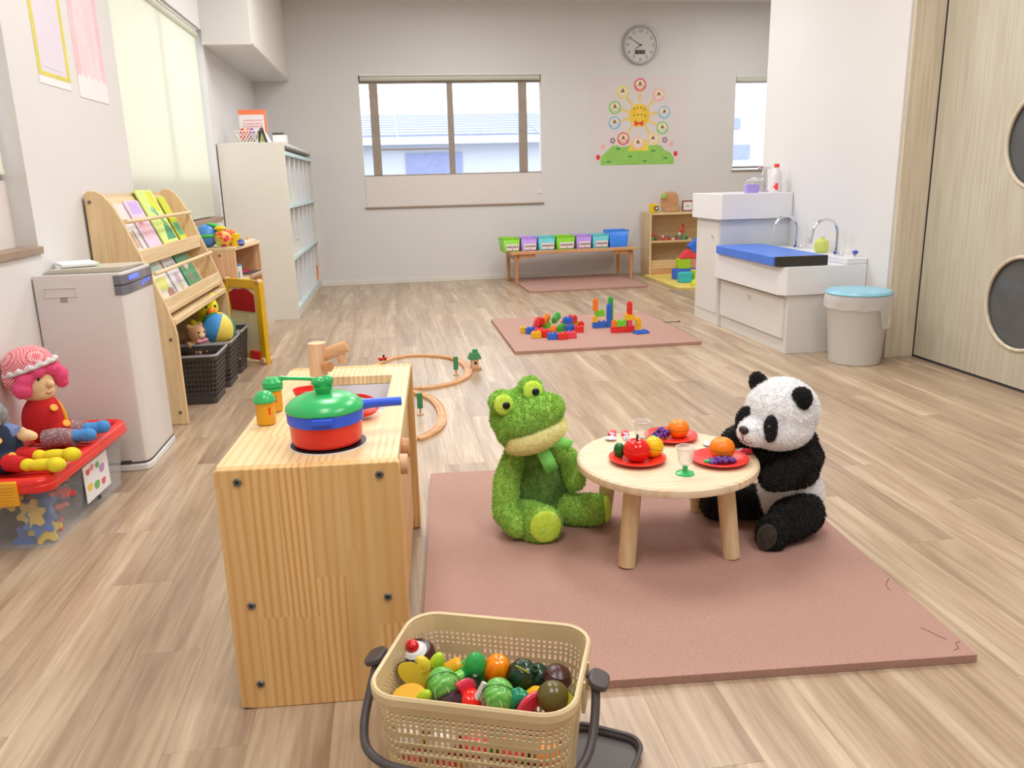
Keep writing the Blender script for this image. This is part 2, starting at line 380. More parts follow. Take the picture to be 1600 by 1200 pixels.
def link(name, me, parent=None, bevel=0, seg=2, loc=None, rot=None, label=None, kind=None):
    o = bpy.data.objects.new(name, me); COL.objects.link(o)
    if parent is not None: o.parent = parent
    if loc: o.location = loc
    if rot: o.rotation_euler = rot
    if bevel:
        b = o.modifiers.new('bevel', 'BEVEL'); b.width = bevel; b.segments = seg; b.limit_method = 'ANGLE'; b.angle_limit = R(35); b.harden_normals = True
    if label: o['label'] = label
    if kind: o['kind'] = kind
    return o

def tag(o, label, cat, group=None):
    o['label'] = label; o['category'] = cat
    if group: o['group'] = group
    return o
def thing(name, label, cat, loc=(0, 0, 0), rz=0.0, group=None):
    o = bpy.data.objects.new(name, None); COL.objects.link(o); o.location = loc; o.rotation_euler = (0, 0, rz)
    o.empty_display_size = 0.05
    return tag(o, label, cat, group)
def struct(o): o['kind'] = 'structure'; return o
def copy_tree(o, parent=None, loc=None, rz=None, label=None):
    c = o.copy(); COL.objects.link(c)
    if parent is not None: c.parent = parent
    if loc is not None: c.location = loc
    if rz is not None: c.rotation_euler = (c.rotation_euler[0], c.rotation_euler[1], rz)
    if label: c['label'] = label
    for ch in [q for q in bpy.data.objects if q.parent is o]: copy_tree(ch, c)
    return c

def evaluated(o):
    dg = bpy.context.evaluated_depsgraph_get(); dg.update()
    return bpy.data.meshes.new_from_object(o.evaluated_get(dg))
def blob(b, voxel=0.006, smooth=6):
    """fuse overlapping shapes into one continuous skin"""
    me = b.mesh('tmp', [], smooth=False); o = bpy.data.objects.new('tmp', me); COL.objects.link(o)
    r = o.modifiers.new('r', 'REMESH'); r.mode = 'VOXEL'; r.voxel_size = voxel
    if smooth: s = o.modifiers.new('s', 'SMOOTH'); s.iterations = smooth; s.factor = 0.5
    out = evaluated(o); bpy.data.objects.remove(o); return out
def furry(name, me, m_, parent, n=12000, length=0.008, width=0.0011, seed=1, comb=(0, 0, -0.6), loc=None):
    """short plush pile: tapered blades grown out of the skin"""
    rng = np.random.default_rng(seed); me.calc_loop_triangles()
    co = np.empty(len(me.vertices) * 3); me.vertices.foreach_get('co', co); co = co.reshape(-1, 3)
    tr = np.empty(len(me.loop_triangles) * 3, dtype=np.int32); me.loop_triangles.foreach_get('vertices', tr); tr = tr.reshape(-1, 3)
    a, b_, c = co[tr[:, 0]], co[tr[:, 1]], co[tr[:, 2]]; nr = np.cross(b_ - a, c - a); ar = np.linalg.norm(nr, axis=1); nr /= ar[:, None] + 1e-12
    idx = rng.choice(len(tr), n, p=ar / ar.sum()); u = rng.random((n, 2)); fl = u.sum(1) > 1; u[fl] = 1 - u[fl]
    p = a[idx] + (b_ - a)[idx] * u[:, :1] + (c - a)[idx] * u[:, 1:]; nn = nr[idx]
    d = nn + np.array(comb) * 0.5 + rng.normal(0, 0.38, (n, 3)); d /= np.linalg.norm(d, axis=1)[:, None]
    t = np.cross(d, rng.normal(0, 1, (n, 3))); t /= np.linalg.norm(t, axis=1)[:, None] + 1e-9
    L = length * (0.6 + 0.6 * rng.random((n, 1)))
    p = p - nn * 0.0008
    vs = np.stack([p - t * width, p + t * width, p + d * L], 1).reshape(-1, 3)
    nb = len(co); allv = np.vstack([co, vs])
    polys = [tuple(q.vertices) for q in me.polygons]
    polys += [(nb + 3 * i, nb + 3 * i + 1, nb + 3 * i + 2) for i in range(n)]
    m2 = bpy.data.meshes.new(name); m2.from_pydata(allv.tolist(), [], polys); m2.materials.append(m_)
    m2.polygons.foreach_set('use_smooth', [i < len(me.polygons) for i in range(len(m2.polygons))])
    m2.update(); return link(name, m2, parent, loc=loc)
def text_mesh(body, size, m_, name, parent, M4, depth=0.0008, align='CENTER'):
    cu = bpy.data.curves.new('t', 'FONT'); cu.body = body; cu.size = size; cu.extrude = depth; cu.align_x = align; cu.align_y = 'CENTER'
    cu.resolution_u = 3
    o = bpy.data.objects.new('t', cu); COL.objects.link(o); me = evaluated(o); bpy.data.objects.remove(o)
    me.transform(M4); me.materials.clear(); me.materials.append(m_); return link(name, me, parent)
def rrect(w, d, r, n=6):
    """rounded rectangle outline, centred"""
    out = []
    for sx, sy, a0 in ((1, 1, 0), (-1, 1, 90), (-1, -1, 180), (1, -1, 270)):
        for k in range(n + 1):
            a = R(a0 + 90 * k / n); out.append((sx * (w / 2 - r) + r * math.cos(a), sy * (d / 2 - r) + r * math.sin(a)))
    return out
def disc(r, n=24, cx=0, cy=0): return [(cx + r * math.cos(2 * PI * k / n), cy + r * math.sin(2 * PI * k / n)) for k in range(n)]

# ================================================================ THE ROOM
XL, YB, XR, XD = -1.235, 8.33, 2.62, 2.80          # left wall, back wall, right wall block, sliding door wall
def wall_with_holes(name, axis, pos, thick, a0, a1, z0, z1, holes, m_):
    """slab with rectangular openings (a0, a1, z0, z1), built from the strips around them"""
    b = B(); cuts = sorted(set([a0, a1] + [h[0] for h in holes] + [h[1] for h in holes]))
    for i in range(len(cuts) - 1):
        l, r = cuts[i], cuts[i + 1]; zs = [(z0, z1)]
        for h in holes:
            if h[0] <= l and h[1] >= r: zs = [(z0, h[2]), (h[3], z1)]
        for q0, q1 in zs:
            if axis == 'X': b.box(min(pos, pos + thick), max(pos, pos + thick), l, r, q0, q1)
            else: b.box(l, r, min(pos, pos + thick), max(pos, pos + thick), q0, q1)
    return struct(b.build(name, m_, smooth=False))

# floor: sub-base and every plank as a piece of its own
fl = struct(B().box(-1.5, 4.75, -2.2, 8.5, -0.12, -0.0035).build('floor', M['floor'], smooth=False))
PW, PLN = 0.152, 0.94
PLM = {}
def plank_mesh(L):
    k = round(L, 3)
    if k not in PLM:
        e = 0.0004
        b = B(); x0, x1, y0, y1 = 0.0001, PW - 0.0001, 0.0001, L - 0.0001
        vs = [(x0, y0, -0.0035), (x1, y0, -0.0035), (x1, y1, -0.0035), (x0, y1, -0.0035), (x0, y0, -e), (x1, y0, -e), (x1, y1, -e), (x0, y1, -e),
              (x0 + e, y0 + e, 0), (x1 - e, y0 + e, 0), (x1 - e, y1 - e, 0), (x0 + e, y1 - e, 0)]
        fs = [(8, 9, 10, 11)] + [(i, (i + 1) % 4, 4 + (i + 1) % 4, 4 + i) for i in range(4)] + [(4 + i, 4 + (i + 1) % 4, 8 + (i + 1) % 4, 8 + i) for i in range(4)]
        b.add(vs, fs); PLM[k] = b.mesh('plank', M['floor'], smooth=False)
    return PLM[k]
far = []
cnt = 0
for i in range(27):
    x = XL + i * PW
    y = 0.25 - ((i * 0.37) % 1.0) * PLN
    while y < YB:
        y1 = min(y + PLN, YB)
        if y1 > 0.25:
            link('plank', plank_mesh(y1 - y), fl, loc=(x, y, 0)); cnt += 1
        y = y1
for i in range(27, 31):
    x = XL + i * PW
    y = 5.6 + (i % 3) * 0.2
    while y < YB - 0.1 and cnt < 300:
        y1 = min(y + PLN, YB); link('plank', plank_mesh(y1 - y), fl, loc=(x, y, 0)); cnt += 1; y = y1

struct(B().box(-1.45, 4.75, -2.2, 8.5, CEIL, CEIL + 0.1).build('ceiling', M['ceiling'], smooth=False))
WIN_A = (1.55, 3.052, 0.812, 2.06); WIN_B = (4.225, 6.225, 0.79, 2.06)
wall_with_holes('wall_left', 'X', XL, -0.14, -2.2, YB + 0.14, 0, CEIL, [WIN_A, WIN_B], M['wall'])
WIN_1 = (-0.248, 1.543, 0.752, 2.022); WIN_2 = (3.586, 3.99, 1.045, 1.984)
wall_with_holes('wall_back', 'Y', YB, 0.14, XL, 4.75, 0, CEIL, [WIN_1, WIN_2], M['wall'])
struct(B().box(XR, XD + 0.06, 3.985, 5.56, 0, CEIL).build('wall_right', M['wall'], smooth=False))
struct(B().box(4.6, 4.75, 5.4, YB, 0, CEIL).build('wall_right_alcove', M['wall'], smooth=False))
struct(B().box(XD + 0.06, 4.6, 5.42, 5.56, 0, CEIL).build('wall_alcove_side', M['wall'], smooth=False))
struct(B().box(-1.45, 4.75, -2.34, -2.2, 0, CEIL).build('wall_front', M['wall'], smooth=False))
struct(B().box(XD + 0.05, XD + 0.12, -2.2, 3.985, 0, CEIL).build('wall_right_door_side', M['wall'], smooth=False))
struct(B().box(XR + 0.012, XD, 3.965, 3.985, 0, CEIL).build('trim_1', M['trim_wood'], bevel=0.002))
# skirting: thin white strip under the back wall and the right wall
struct(B().box(-0.75, 4.6, YB - 0.008, YB, 0, 0.045).build('baseboard_back', M['white_lam'], bevel=0.002))
struct(B().box(XL, XL + 0.008, 0.2, 8.33, 0, 0.045).build('baseboard_left', M['white_lam'], bevel=0.002))
# boxed-in duct in the back left corner
struct(B().box(XL, -0.903, 6.207, YB, 1.962, CEIL).build('trim_duct', M['wall'], bevel=0.002))
# the duct's access panel facing the room
struct(B().box(-0.903, -0.897, 6.212, 7.2, 1.97, CEIL).box(-0.903, -0.897, 7.205, YB, 1.97, CEIL).build('trim_duct_panel', M['white_lam'], bevel=0.001))

# ---- windows
def glazing(name, w, y, bars, zb, zt, depth=0.05):
    """bronze sliding window in the opening of the back wall"""
    x0, x1 = w[0], w[1]
    fr = struct(B().box(x0, x1, y, y + depth, zt - 0.03, zt).box(x0, x1, y, y + depth, zb, zb + 0.02).build(name, M['brown_alu'], bevel=0.003))
    for (a, c, dy) in bars:
        B().box(a, c, y - dy, y + depth - dy, zb + 0.02, zt - 0.03).build('sash_post', M['brown_alu'], fr, bevel=0.004)
    xs = [x0] + [q for (a, c, _) in bars for q in (a, c)] + [x1]
    for i in range(0, len(xs), 2):
        if xs[i + 1] - xs[i] > 0.02:
            B().box(xs[i], xs[i + 1], y + 0.03, y + 0.034, zb + 0.02, zt - 0.03).build('pane', M['glass'], fr)
    return fr
w1 = glazing('window_1', WIN_1, YB + 0.045, [(-0.155, -0.072, 0.012), (0.604, 0.662, 0.0), (1.318, 1.402, 0.012)], 1.06, 1.972)
B().box(-0.07, 0.603, YB + 0.05, YB + 0.06, 1.315, 1.328).build('sash_rail', M['brown_alu'], w1)
B().box(-0.248, 1.543, YB + 0.09, YB + 0.13, 1.972, 2.02).build('head_board', M['brown_alu'], w1)
B().box(-0.2475, 1.5425, YB - 0.004, YB + 0.02, 0.7685, 1.066).build('lower_board', M['panel_board'], w1, bevel=0.001)
B().box(-0.262, 1.556, YB - 0.018, YB + 0.05, 0.753, 0.7686).build('sill', M['brown_trim'], w1, bevel=0.002)
B().box(1.49, 1.53, YB - 0.012, YB - 0.004, 0.86, 0.90).build('latch', M['white_metal'], w1, bevel=0.002)
w2 = glazing('window_2', WIN_2, YB + 0.045, [], 1.06, 1.95)
B().box(3.58, 3.99, YB - 0.012, YB + 0.05, 1.028, 1.045).build('sill', M['brown_trim'], w2)
def side_window(name, w):
    y0, y1, z0, z1 = w
    fr = struct(B().box(XL - 0.12, XL - 0.08, y0, y1, z1 - 0.04, z1).box(XL - 0.12, XL - 0.08, y0, y1, 1.03, 1.07)
                .box(XL - 0.12, XL - 0.08, y0, y0 + 0.04, 1.07, z1 - 0.04).box(XL - 0.12, XL - 0.08, y1 - 0.04, y1, 1.07, z1 - 0.04)
                .box(XL - 0.12, XL - 0.08, (y0 + y1) / 2 - 0.025, (y0 + y1) / 2 + 0.025, 1.07, z1 - 0.04).build(name, M['brown_alu'], bevel=0.003))
    B().box(XL - 0.102, XL - 0.098, y0 + 0.04, (y0 + y1) / 2 - 0.025, 1.07, z1 - 0.04).build('pane', M['glass'], fr)
    B().box(XL - 0.102, XL - 0.098, (y0 + y1) / 2 + 0.025, y1 - 0.04, 1.07, z1 - 0.04).build('pane', M['glass'], fr)
    B().box(XL - 0.12, XL - 0.07, y0, y1, z0, 1.04).build('lower_board', M['panel_board'], fr, bevel=0.002)
    B().box(XL - 0.12, XL + 0.012, y0 - 0.012, y1 + 0.012, z0 - 0.022, z0 + 0.003).build('sill', M['brown_trim'], fr, bevel=0.002)
    return fr
side_window('window_3', WIN_B); side_window('window_4', WIN_A)

# ---- roller blinds
def roller(name, label, axis, pos, a0, a1, ztop, zbot):
    r = thing(name, label, 'blind', ((a0 + a1) / 2, pos, ztop) if axis == 'Y' else (pos, (a0 + a1) / 2, ztop), 0 if axis == 'Y' else PI / 2)
    h = (a1 - a0) / 2
    B().box(-h, h, -0.012, 0.03, -0.012, 0.004).build('head_rail', M['white_metal'], r, bevel=0.002)
    B().cyl((-h + 0.01, 0.005, -0.036), (h - 0.01, 0.005, -0.036), 0.022).build('roll', M['blind'], r)
    if zbot < ztop - 0.1:
        B().box(-h + 0.015, h - 0.015, 0.004, 0.0055, zbot - ztop + 0.012, -0.04).build('cloth', M['blind'], r)
        B().box(-h + 0.015, h - 0.015, 0.0, 0.010, zbot - ztop, zbot - ztop + 0.014).build('bottom_bar', M['blind'], r, bevel=0.002)
    return r
roller('roller_blind', 'cream roller blind rolled up over the wide back window', 'Y', YB + 0.004, -0.245, 1.54, 2.018, 1.95)
roller('roller_blind', 'cream roller blind rolled up over the narrow window behind the sink corner', 'Y', YB + 0.004, 3.588, 3.985, 1.98, 1.93)
roller('roller_blind', 'cream roller blind pulled down over the tall window on the left wall', 'X', XL - 0.028, 4.24, 6.16, 2.055, 0.802)
roller('roller_blind', 'cream roller blind half down at the left edge of the photo', 'X', XL - 0.05, 1.6, 3.03, 2.055, 1.06)

# ---- sliding door with round windows
dr = struct(thing('door_1', '', '')); del dr['label']; del dr['category']
ROUND = [(3.244, 0.395), (3.235, 1.115), (3.24, 1.84)]
def door_slab():
    bm = bmesh.new(); y0, y1, z0, z1 = 2.45, 3.955, 0.012, 2.2
    outer = [bm.verts.new((XD, a, c)) for a, c in ((y0, z0), (y1, z0), (y1, z1), (y0, z1))]
    edges = [bm.edges.new((outer[i], outer[(i + 1) % 4])) for i in range(4)]
    for cy, cz in ROUND:
        ring = [bm.verts.new((XD, a, c)) for a, c in disc(0.212, 48, cy, cz)]
        edges += [bm.edges.new((ring[i], ring[(i + 1) % 48])) for i in range(48)]
    bmesh.ops.triangle_fill(bm, use_beauty=True, use_dissolve=False, edges=edges)
    ex = bmesh.ops.extrude_face_region(bm, geom=bm.faces[:])
    bmesh.ops.translate(bm, vec=(0.04, 0, 0), verts=[g for g in ex['geom'] if isinstance(g, bmesh.types.BMVert)])
    bmesh.ops.recalc_face_normals(bm, faces=bm.faces)
    me = bpy.data.meshes.new('door_panel'); bm.to_mesh(me); bm.free(); me.materials.append(M['door_wood']); return me
link('door_panel', door_slab(), dr)
RX = Matrix.Rotation(PI / 2, 4, 'Y')
for cy, cz in ROUND:
    T4 = Matrix.Translation((XD, cy, cz)) @ RX
    p = B().add([], []).torus((0, 0, 0), 0.212, 0.009, 56, 10, T4).build('window_ring', M['trim_wood'], dr)
    B().lathe([(0.208, 0.012), (0.208, 0.016)], 48, T4).build('glass', M['dark_glass'], dr, label='dark round window pane')
B().box(XD - 0.002, XD + 0.045, 2.45, 3.96, 2.205, CEIL - 0.002).build('transom', M['door_wood'], dr)
B().box(XD - 0.006, XD + 0.02, 0.3, 3.96, -0.001, 0.006).build('track', M['dark_grey'], dr)
B().box(XD, XD + 0.04, 0.2, 2.44, 0.012, CEIL - 0.002).build('door_leaf', M['door_wood'], dr)
B().box(XD + 0.001, XD + 0.04, 3.956, 3.964, 0.0, CEIL - 0.002).build('seal', M['black'], dr)

# ---- ceiling lamps (above the frame)
for i, (lx, ly) in enumerate(LAMP_SPOTS):
    t_ = thing('ceiling_lamp', 'flush rectangular ceiling lamp with white frame, number %s from the window corner, above the view' % ['one', 'two', 'three', 'four', 'five', 'six', 'seven', 'eight'][i], 'lamp', (lx, ly, CEIL - 0.03))
    b = B().box(-0.31, -0.285, -0.61, 0.61, 0, 0.03).box(0.285, 0.31, -0.61, 0.61, 0, 0.03).box(-0.285, 0.285, -0.61, -0.585, 0, 0.03).box(-0.285, 0.285, 0.585, 0.61, 0, 0.03)
    b.build('frame', M['white_metal'], t_)
    B().box(-0.285, 0.285, -0.585, 0.585, 0.008, 0.012).build('diffuser', M['white'], t_)

# ================================================================ OUTSIDE
st = struct(B().box(-30, 40, 8.6, 60, -0.5, -0.4).build('ground_outside', M['ground'], smooth=False))
struct(B().box(-30, -1.6, -30, 60, -0.5, -0.4).build('ground_side', M['ground'], smooth=False))
h = thing('house', 'pale house with a blue-grey tiled roof seen through the wide back window', 'house', (1.2, 14.0, -0.4))
B().box(-5.5, 3.4, 0.0, 5.0, 0, 2.06).build('wall', M['house_wall'], h)
B().box(-5.7, 3.6, -0.32, -0.22, 2.0, 2.12).build('gutter', M['house_wall'], h)
B().box(-0.92, 0.02, -0.03, 0.0, 1.45, 1.87).build('window', M['house_glass'], h)
for k in range(9):
    z = 2.12 + k * 0.062; y = -0.3 + k * 0.33
    for q in range(4):
        B().add([(-5.7 + q * 2.33, y, z), (-5.7 + q * 2.33 + 2.32, y, z), (-5.7 + q * 2.33 + 2.32, y + 0.4, z + 0.075), (-5.7 + q * 2.33, y + 0.4, z + 0.075),
                 (-5.7 + q * 2.33, y, z + 0.035), (-5.7 + q * 2.33 + 2.32, y, z + 0.035), (-5.7 + q * 2.33 + 2.32, y + 0.4, z + 0.10), (-5.7 + q * 2.33, y + 0.4, z + 0.10)],
                [(0, 3, 2, 1), (4, 5, 6, 7), (0, 1, 5, 4), (1, 2, 6, 5), (2, 3, 7, 6), (3, 0, 4, 7)]).build('roof_course', M['roof_tile'], h, smooth=False)
h2 = thing('house', 'white house with blue window panes behind the narrow back window', 'house', (6.4, 14.0, -0.4))
B().box(-1.3, 3.0, 0, 4, 0, 6).build('wall', M['house_wall'], h2)
B().box(-0.9, -0.07, -0.03, 0, 1.66, 1.9).build('window', M['house_glass'], h2)
B().box(-0.9, -0.27, -0.03, 0, 2.17, 2.35).build('window', M['house_glass'], h2)
B().add([(-1.5, -0.3, 5.9), (3.2, -0.3, 5.9), (3.2, 4.3, 5.9), (-1.5, 4.3, 5.9), (0.85, 2, 7.4)], [(0, 3, 2, 1), (0, 1, 4), (1, 2, 4), (2, 3, 4), (3, 0, 4)]).build('roof', M['roof_tile'], h2, smooth=False)

# ================================================================ LEFT SIDE OF THE ROOM
def book(label, w, h_, t, covers, loc, rx, rz, group, cat='book', name='picture_book'):
    """closed book standing up: x = thickness, y = width, z = height; printed patches on the front (+x)"""
    o = thing(name, label, cat, loc, rz, group); o.rotation_euler = (0, rx, rz)
    base = pm('cover_%d_%d_%d' % covers[0], covers[0], 0.5)
    B().box(0, 0.0015, 0, w, 0, h_).box(t - 0.0015, t, 0, w, 0, h_).box(0, t, -0.001, 0.001, 0, h_).build('cover', base, o)
    B().box(0.0015, t - 0.0015, 0.001, w - 0.003, 0.003, h_ - 0.003).build('pages', M['paper'], o)
    for (c, poly) in covers[1]:
        B().prism([(a * w, b * h_) for a, b in poly], t, t + 0.0006, 'YZ').build('cover_print', pm('print_%d_%d_%d' % c, c, 0.5), o)
    return o
def rc(a, b, c, d): return [(a, c), (b, c), (b, d), (a, d)]
def blobp(cx, cy, rx, ry, n=14, k=0.0, seed=0):
    return [(cx + rx * (1 + k * math.sin(3 * t + seed)) * math.cos(t), cy + ry * (1 + k * math.cos(2 * t + seed)) * math.sin(t)) for t in [2 * PI * i / n for i in range(n)]]
def strokes(y, x0, x1, n, hh=0.02, slant=0.0, seed=1):
    rr = random.Random(seed); out = []; w = (x1 - x0) / n
    for i in range(n):
        a = x0 + i * w; out.append(rc(a, a + w * 0.62, y, y + hh * 0.35)); out.append(rc(a + w * rr.uniform(0.1, 0.3), a + w * rr.uniform(0.35, 0.5), y - hh * 0.6, y + hh))
    return out

# ---- white cubby cabinet
X0, X1, Y0, Y1, H = -1.226, -0.755, 6.285, 8.325, 1.31
cab = thing('cubby_cabinet', 'tall white cubby cabinet with pale blue edges in the back left corner', 'cabinet', (X0, Y0, 0))
D, W_ = X1 - X0, Y1 - Y0
B().box(0, D, 0, 0.022, 0, H - 0.022).build('side_panel', M['white_lam'], cab, bevel=0.001)
B().box(0, D, W_ - 0.022, W_, 0, H - 0.022).build('side_panel', M['white_lam'], cab, bevel=0.001)
B().box(0, D, 0, W_, H - 0.022, H).build('top', M['white_lam'], cab, bevel=0.001)
B().box(0, 0.008, 0.022, W_ - 0.022, 0, H - 0.022).build('back_panel', M['white'], cab)
B().box(0.008, D - 0.01, 0.022, W_ - 0.022, 0, 0.07).build('plinth', M['white_lam'], cab)
for z in (0.07, 0.455, 0.84, 1.225):
    B().box(0.008, D - 0.012, 0.022, W_ - 0.022, z, z + 0.016).build('shelf', M['white'], cab)
    B().box(D - 0.012, D + 0.004, 0.012, W_ - 0.012, z - 0.006, z + 0.022).build('shelf_edge', M['pale_blue'], cab, bevel=0.001)
ncol = 6
for k in range(1, ncol):
    y = W_ * k / ncol
    for z in (0.086, 0.471, 0.856):
        B().box(0.008, D - 0.006, y - 0.008, y + 0.008, z, z + 0.369 - 0.006).build('divider', M['white'], cab)
CW = W_ / ncol
def cubby(row, col, dx=0.4, dy=0.5): return (X0 + 0.43, Y0 + CW * (col + dy), (0.086, 0.471, 0.856)[row])
def small_box(name, label, cat, loc, size, m_, group=None, lid=None):
    o = thing(name, label, cat, loc, 0.1, group); sx, sy, sz = size
    B().box(-sx / 2, sx / 2, -sy / 2, sy / 2, 0, sz).build('body', m_, o, bevel=0.004)
    B().box(-sx / 2 - 0.003, sx / 2 + 0.003, -sy / 2 - 0.003, sy / 2 + 0.003, sz, sz + 0.01).build('lid', lid or m_, o, bevel=0.003)
    return o
small_box('toy_box', 'small yellow toy box in the middle row of the white cabinet, nearest', 'toy box', cubby(1, 0, 0.42, 0.3), (0.06, 0.08, 0.08), M['yellow'])
small_box('toy_box', 'small lemon toy box with a red lid in the middle row of the white cabinet', 'toy box', cubby(1, 1, 0.42, 0.3), (0.06, 0.08, 0.1), pm('lemon', (240, 232, 120)), lid=M['red'])
small_box('toy_box', 'small orange toy box in the bottom row of the white cabinet, farthest', 'toy box', cubby(0, 5, 0.43, 0.0 + 0.5), (0.07, 0.12, 0.13), M['orange'])
small_box('toy_box', 'lime green toy box in the bottom row of the white cabinet, nearest', 'toy box', cubby(0, 0, 0.41, 0.5), (0.05, 0.16, 0.07), pm('lime_soft', (212, 236, 150)))
small_box('toy_box', 'pale lemon toy box in the top row of the white cabinet', 'toy box', cubby(2, 0, 0.41, 0.5), (0.05, 0.16, 0.09), pm('lemon_soft', (238, 238, 170)))
small_box('toy_box', 'pale green toy box in the top row of the white cabinet', 'toy box', cubby(2, 1, 0.41, 0.5), (0.05, 0.16, 0.1), pm('green_soft', (214, 234, 190)))

# ---- things on top of the cubby cabinet
def lattice_basket(label, loc, w, d, h_):
    o = thing('lattice_basket', label, 'basket', loc, 0.05)
    b = B()
    for s_ in (-1, 1):
        n = 7
        for k in range(n):
            for q in (-1, 1):
                x = -w / 2 + (k + 0.5) * w / n
                b.cyl((max(-w / 2, min(w / 2, x - q * h_ * 0.3)), s_ * d / 2, 0.008), (max(-w / 2, min(w / 2, x + q * h_ * 0.3)), s_ * d / 2, h_ - 0.006), 0.0032, n=6)
                if k < 5:
                    y = -d / 2 + (k + 0.5) * d / 5
                    b.cyl((s_ * w / 2, max(-d / 2, min(d / 2, y - q * 0.02)), 0.008), (s_ * w / 2, max(-d / 2, min(d / 2, y + q * 0.02)), h_ - 0.006), 0.0032, n=6)
    b.build('lattice', M['white_lam'], o)
    B().prism(rrect(w + 0.006, d + 0.006, 0.01), 0, 0.008).build('bottom', M['white_lam'], o)
    rm = [Vector((a, c, h_)) for a, c in rrect(w, d, 0.012, 4)]
    B().tube(rm, 0.005, 8, True).build('rim', M['white_lam'], o)
    return o
lattice_basket('white lattice basket on top of the tall white cabinet', (-1.03, 6.42, H), 0.16, 0.14, 0.085)
tb = thing('magazine', 'orange-topped magazine standing up behind the white lattice basket', 'magazine', (-1.10, 6.56, H), 0)
B().box(0, 0.20, 0, 0.012, 0, 0.25).build('cover', M['paper'], tb, bevel=0.001)
B().box(0.0, 0.20, -0.001, 0.0, 0.215, 0.25).build('orange_band', pm('mag_orange', (255, 128, 84)), tb)
B().box(0.185, 0.20, -0.001, 0.0, 0.0, 0.215).build('orange_border', pm('mag_orange', (255, 128, 84)), tb)
B().box(0.01, 0.185, -0.001, 0.0, 0.02, 0.10).build('green_print', pm('mag_green', (180, 196, 110)), tb)
for i, z in enumerate((0.17, 0.145, 0.125)):
    for k in range(8): B().box(0.03 + k * 0.018, 0.042 + k * 0.018, -0.0016, -0.001, z, z + 0.009).build('title_stroke', pm('mag_pink', (250, 150, 150)), tb)
for i, (x, y, c, n_) in enumerate([(-1.06, 6.42, (230, 30, 50), 'red'), (-1.02, 6.43, (250, 120, 40), 'orange'), (-0.99, 6.41, (150, 60, 200), 'violet')]):
    o = thing('toy_ball', 'small %s ball in the white lattice basket' % n_, 'ball', (x, y, H + 0.008)); B().ell((0, 0, 0.052), (0.022, 0.022, 0.05)).build('ball', pm('ball_' + n_, c), o)
    B().torus((0, 0, 0.052), 0.0222, 0.0012).build('seam', M['white'], o)
cal = thing('desk_calendar', 'black and white desk calendar folded like a tent on the tall white cabinet', 'calendar', (-0.905, 6.36, H), 0.35)
B().prism([(-0.035, 0), (-0.033, 0), (0.001, 0.11), (-0.001, 0.11)], -0.0, 0.10, 'XZ').build('black_back', M['black'], cal)
B().prism([(0.033, 0), (0.060, 0), (0.004, 0.11), (0.001, 0.11)], -0.0, 0.10, 'XZ').build('white_pages', M['paper'], cal)
B().prism([(-0.034, 0), (0.034, 0), (0.034, 0.002), (-0.034, 0.002)], 0, 0.1, 'XZ').build('base_card', M['black'], cal)
ts = thing('tissue_box', 'white box with a dark top edge at the front of the tall white cabinet', 'box', (-0.80, 6.50, H), 0)
B().box(-0.05, 0.045, -0.06, 0.06, 0, 0.06).build('box', M['paper'], ts, bevel=0.002)
B().box(-0.05, 0.03, -0.061, 0.061, 0.06, 0.075).build('dark_top', M['dark_grey'], ts, bevel=0.002)

# ---- air purifier
pu = thing('air_purifier', 'white floor-standing air purifier beside the wooden book rack', 'air purifier', (-1.232, 2.945, 0))
poly = [(0, 0), (0.262, 0), (0.283, 0.006), (0.292, 0.022), (0.296, 0.05), (0.296, 0.335), (0.285, 0.362), (0.262, 0.37), (0, 0.37)]
def scaled(poly, s, cx=0.14, cy=0.18): return [(cx + (a - cx) * s, cy + (b_ - cy) * s) for a, b_ in poly]
b = B(); vs = []; prof = [(0.955, 0.0), (1.0, 0.022), (1.0, 0.024), (0.99, 0.70), (0.975, 0.722)]
for s_, z in prof: vs += [(a, c, z) for a, c in scaled(poly, s_)]
n = len(poly); fs = [tuple(range(n - 1, -1, -1)), tuple(range(4 * n, 5 * n))]
for j in range(4):
    for i in range(n): fs.append((j * n + i, j * n + (i + 1) % n, (j + 1) * n + (i + 1) % n, (j + 1) * n + i))
PUW = mat('purifier_white', (222, 216, 212), 0.35)
b.add(vs, fs).build('body', PUW, pu, bevel=0.003)
B().prism(scaled(poly, 1.012), 0.028, 0.034).build('base_seam', M['dark_grey'], pu)
B().prism(scaled(poly, 1.03), 0.0, 0.024).build('base_tray', M['white_metal'], pu, bevel=0.004)
# grip recess in the side
b = B()
gx0, gx1, gz0, gz1 = 0.035, 0.135, 0.648, 0.676
b.box(gx0 - 0.004, gx1 + 0.004, -0.0015, 0.004, gz1, gz1 + 0.003).box(gx0 - 0.004, gx1 + 0.004, -0.0015, 0.004, gz0 - 0.003, gz0)
b.box(gx0 - 0.004, gx0, -0.0015, 0.004, gz0, gz1).box(gx1, gx1 + 0.004, -0.0015, 0.004, gz0, gz1)
b.build('grip_frame', PUW, pu, bevel=0.001)
B().box(gx0, gx1, 0.0035, 0.0045, gz0, gz1).build('grip_recess', pm('recess_grey', (176, 170, 166)), pu)
b = B()
for i in range(4):
    for j in range(3): b.box(0.082 + i * 0.006, 0.0855 + i * 0.006, 0.001, 0.0035, 0.628 + j * 0.006, 0.6315 + j * 0.006)
b.build('vent_hole', M['black'], pu)
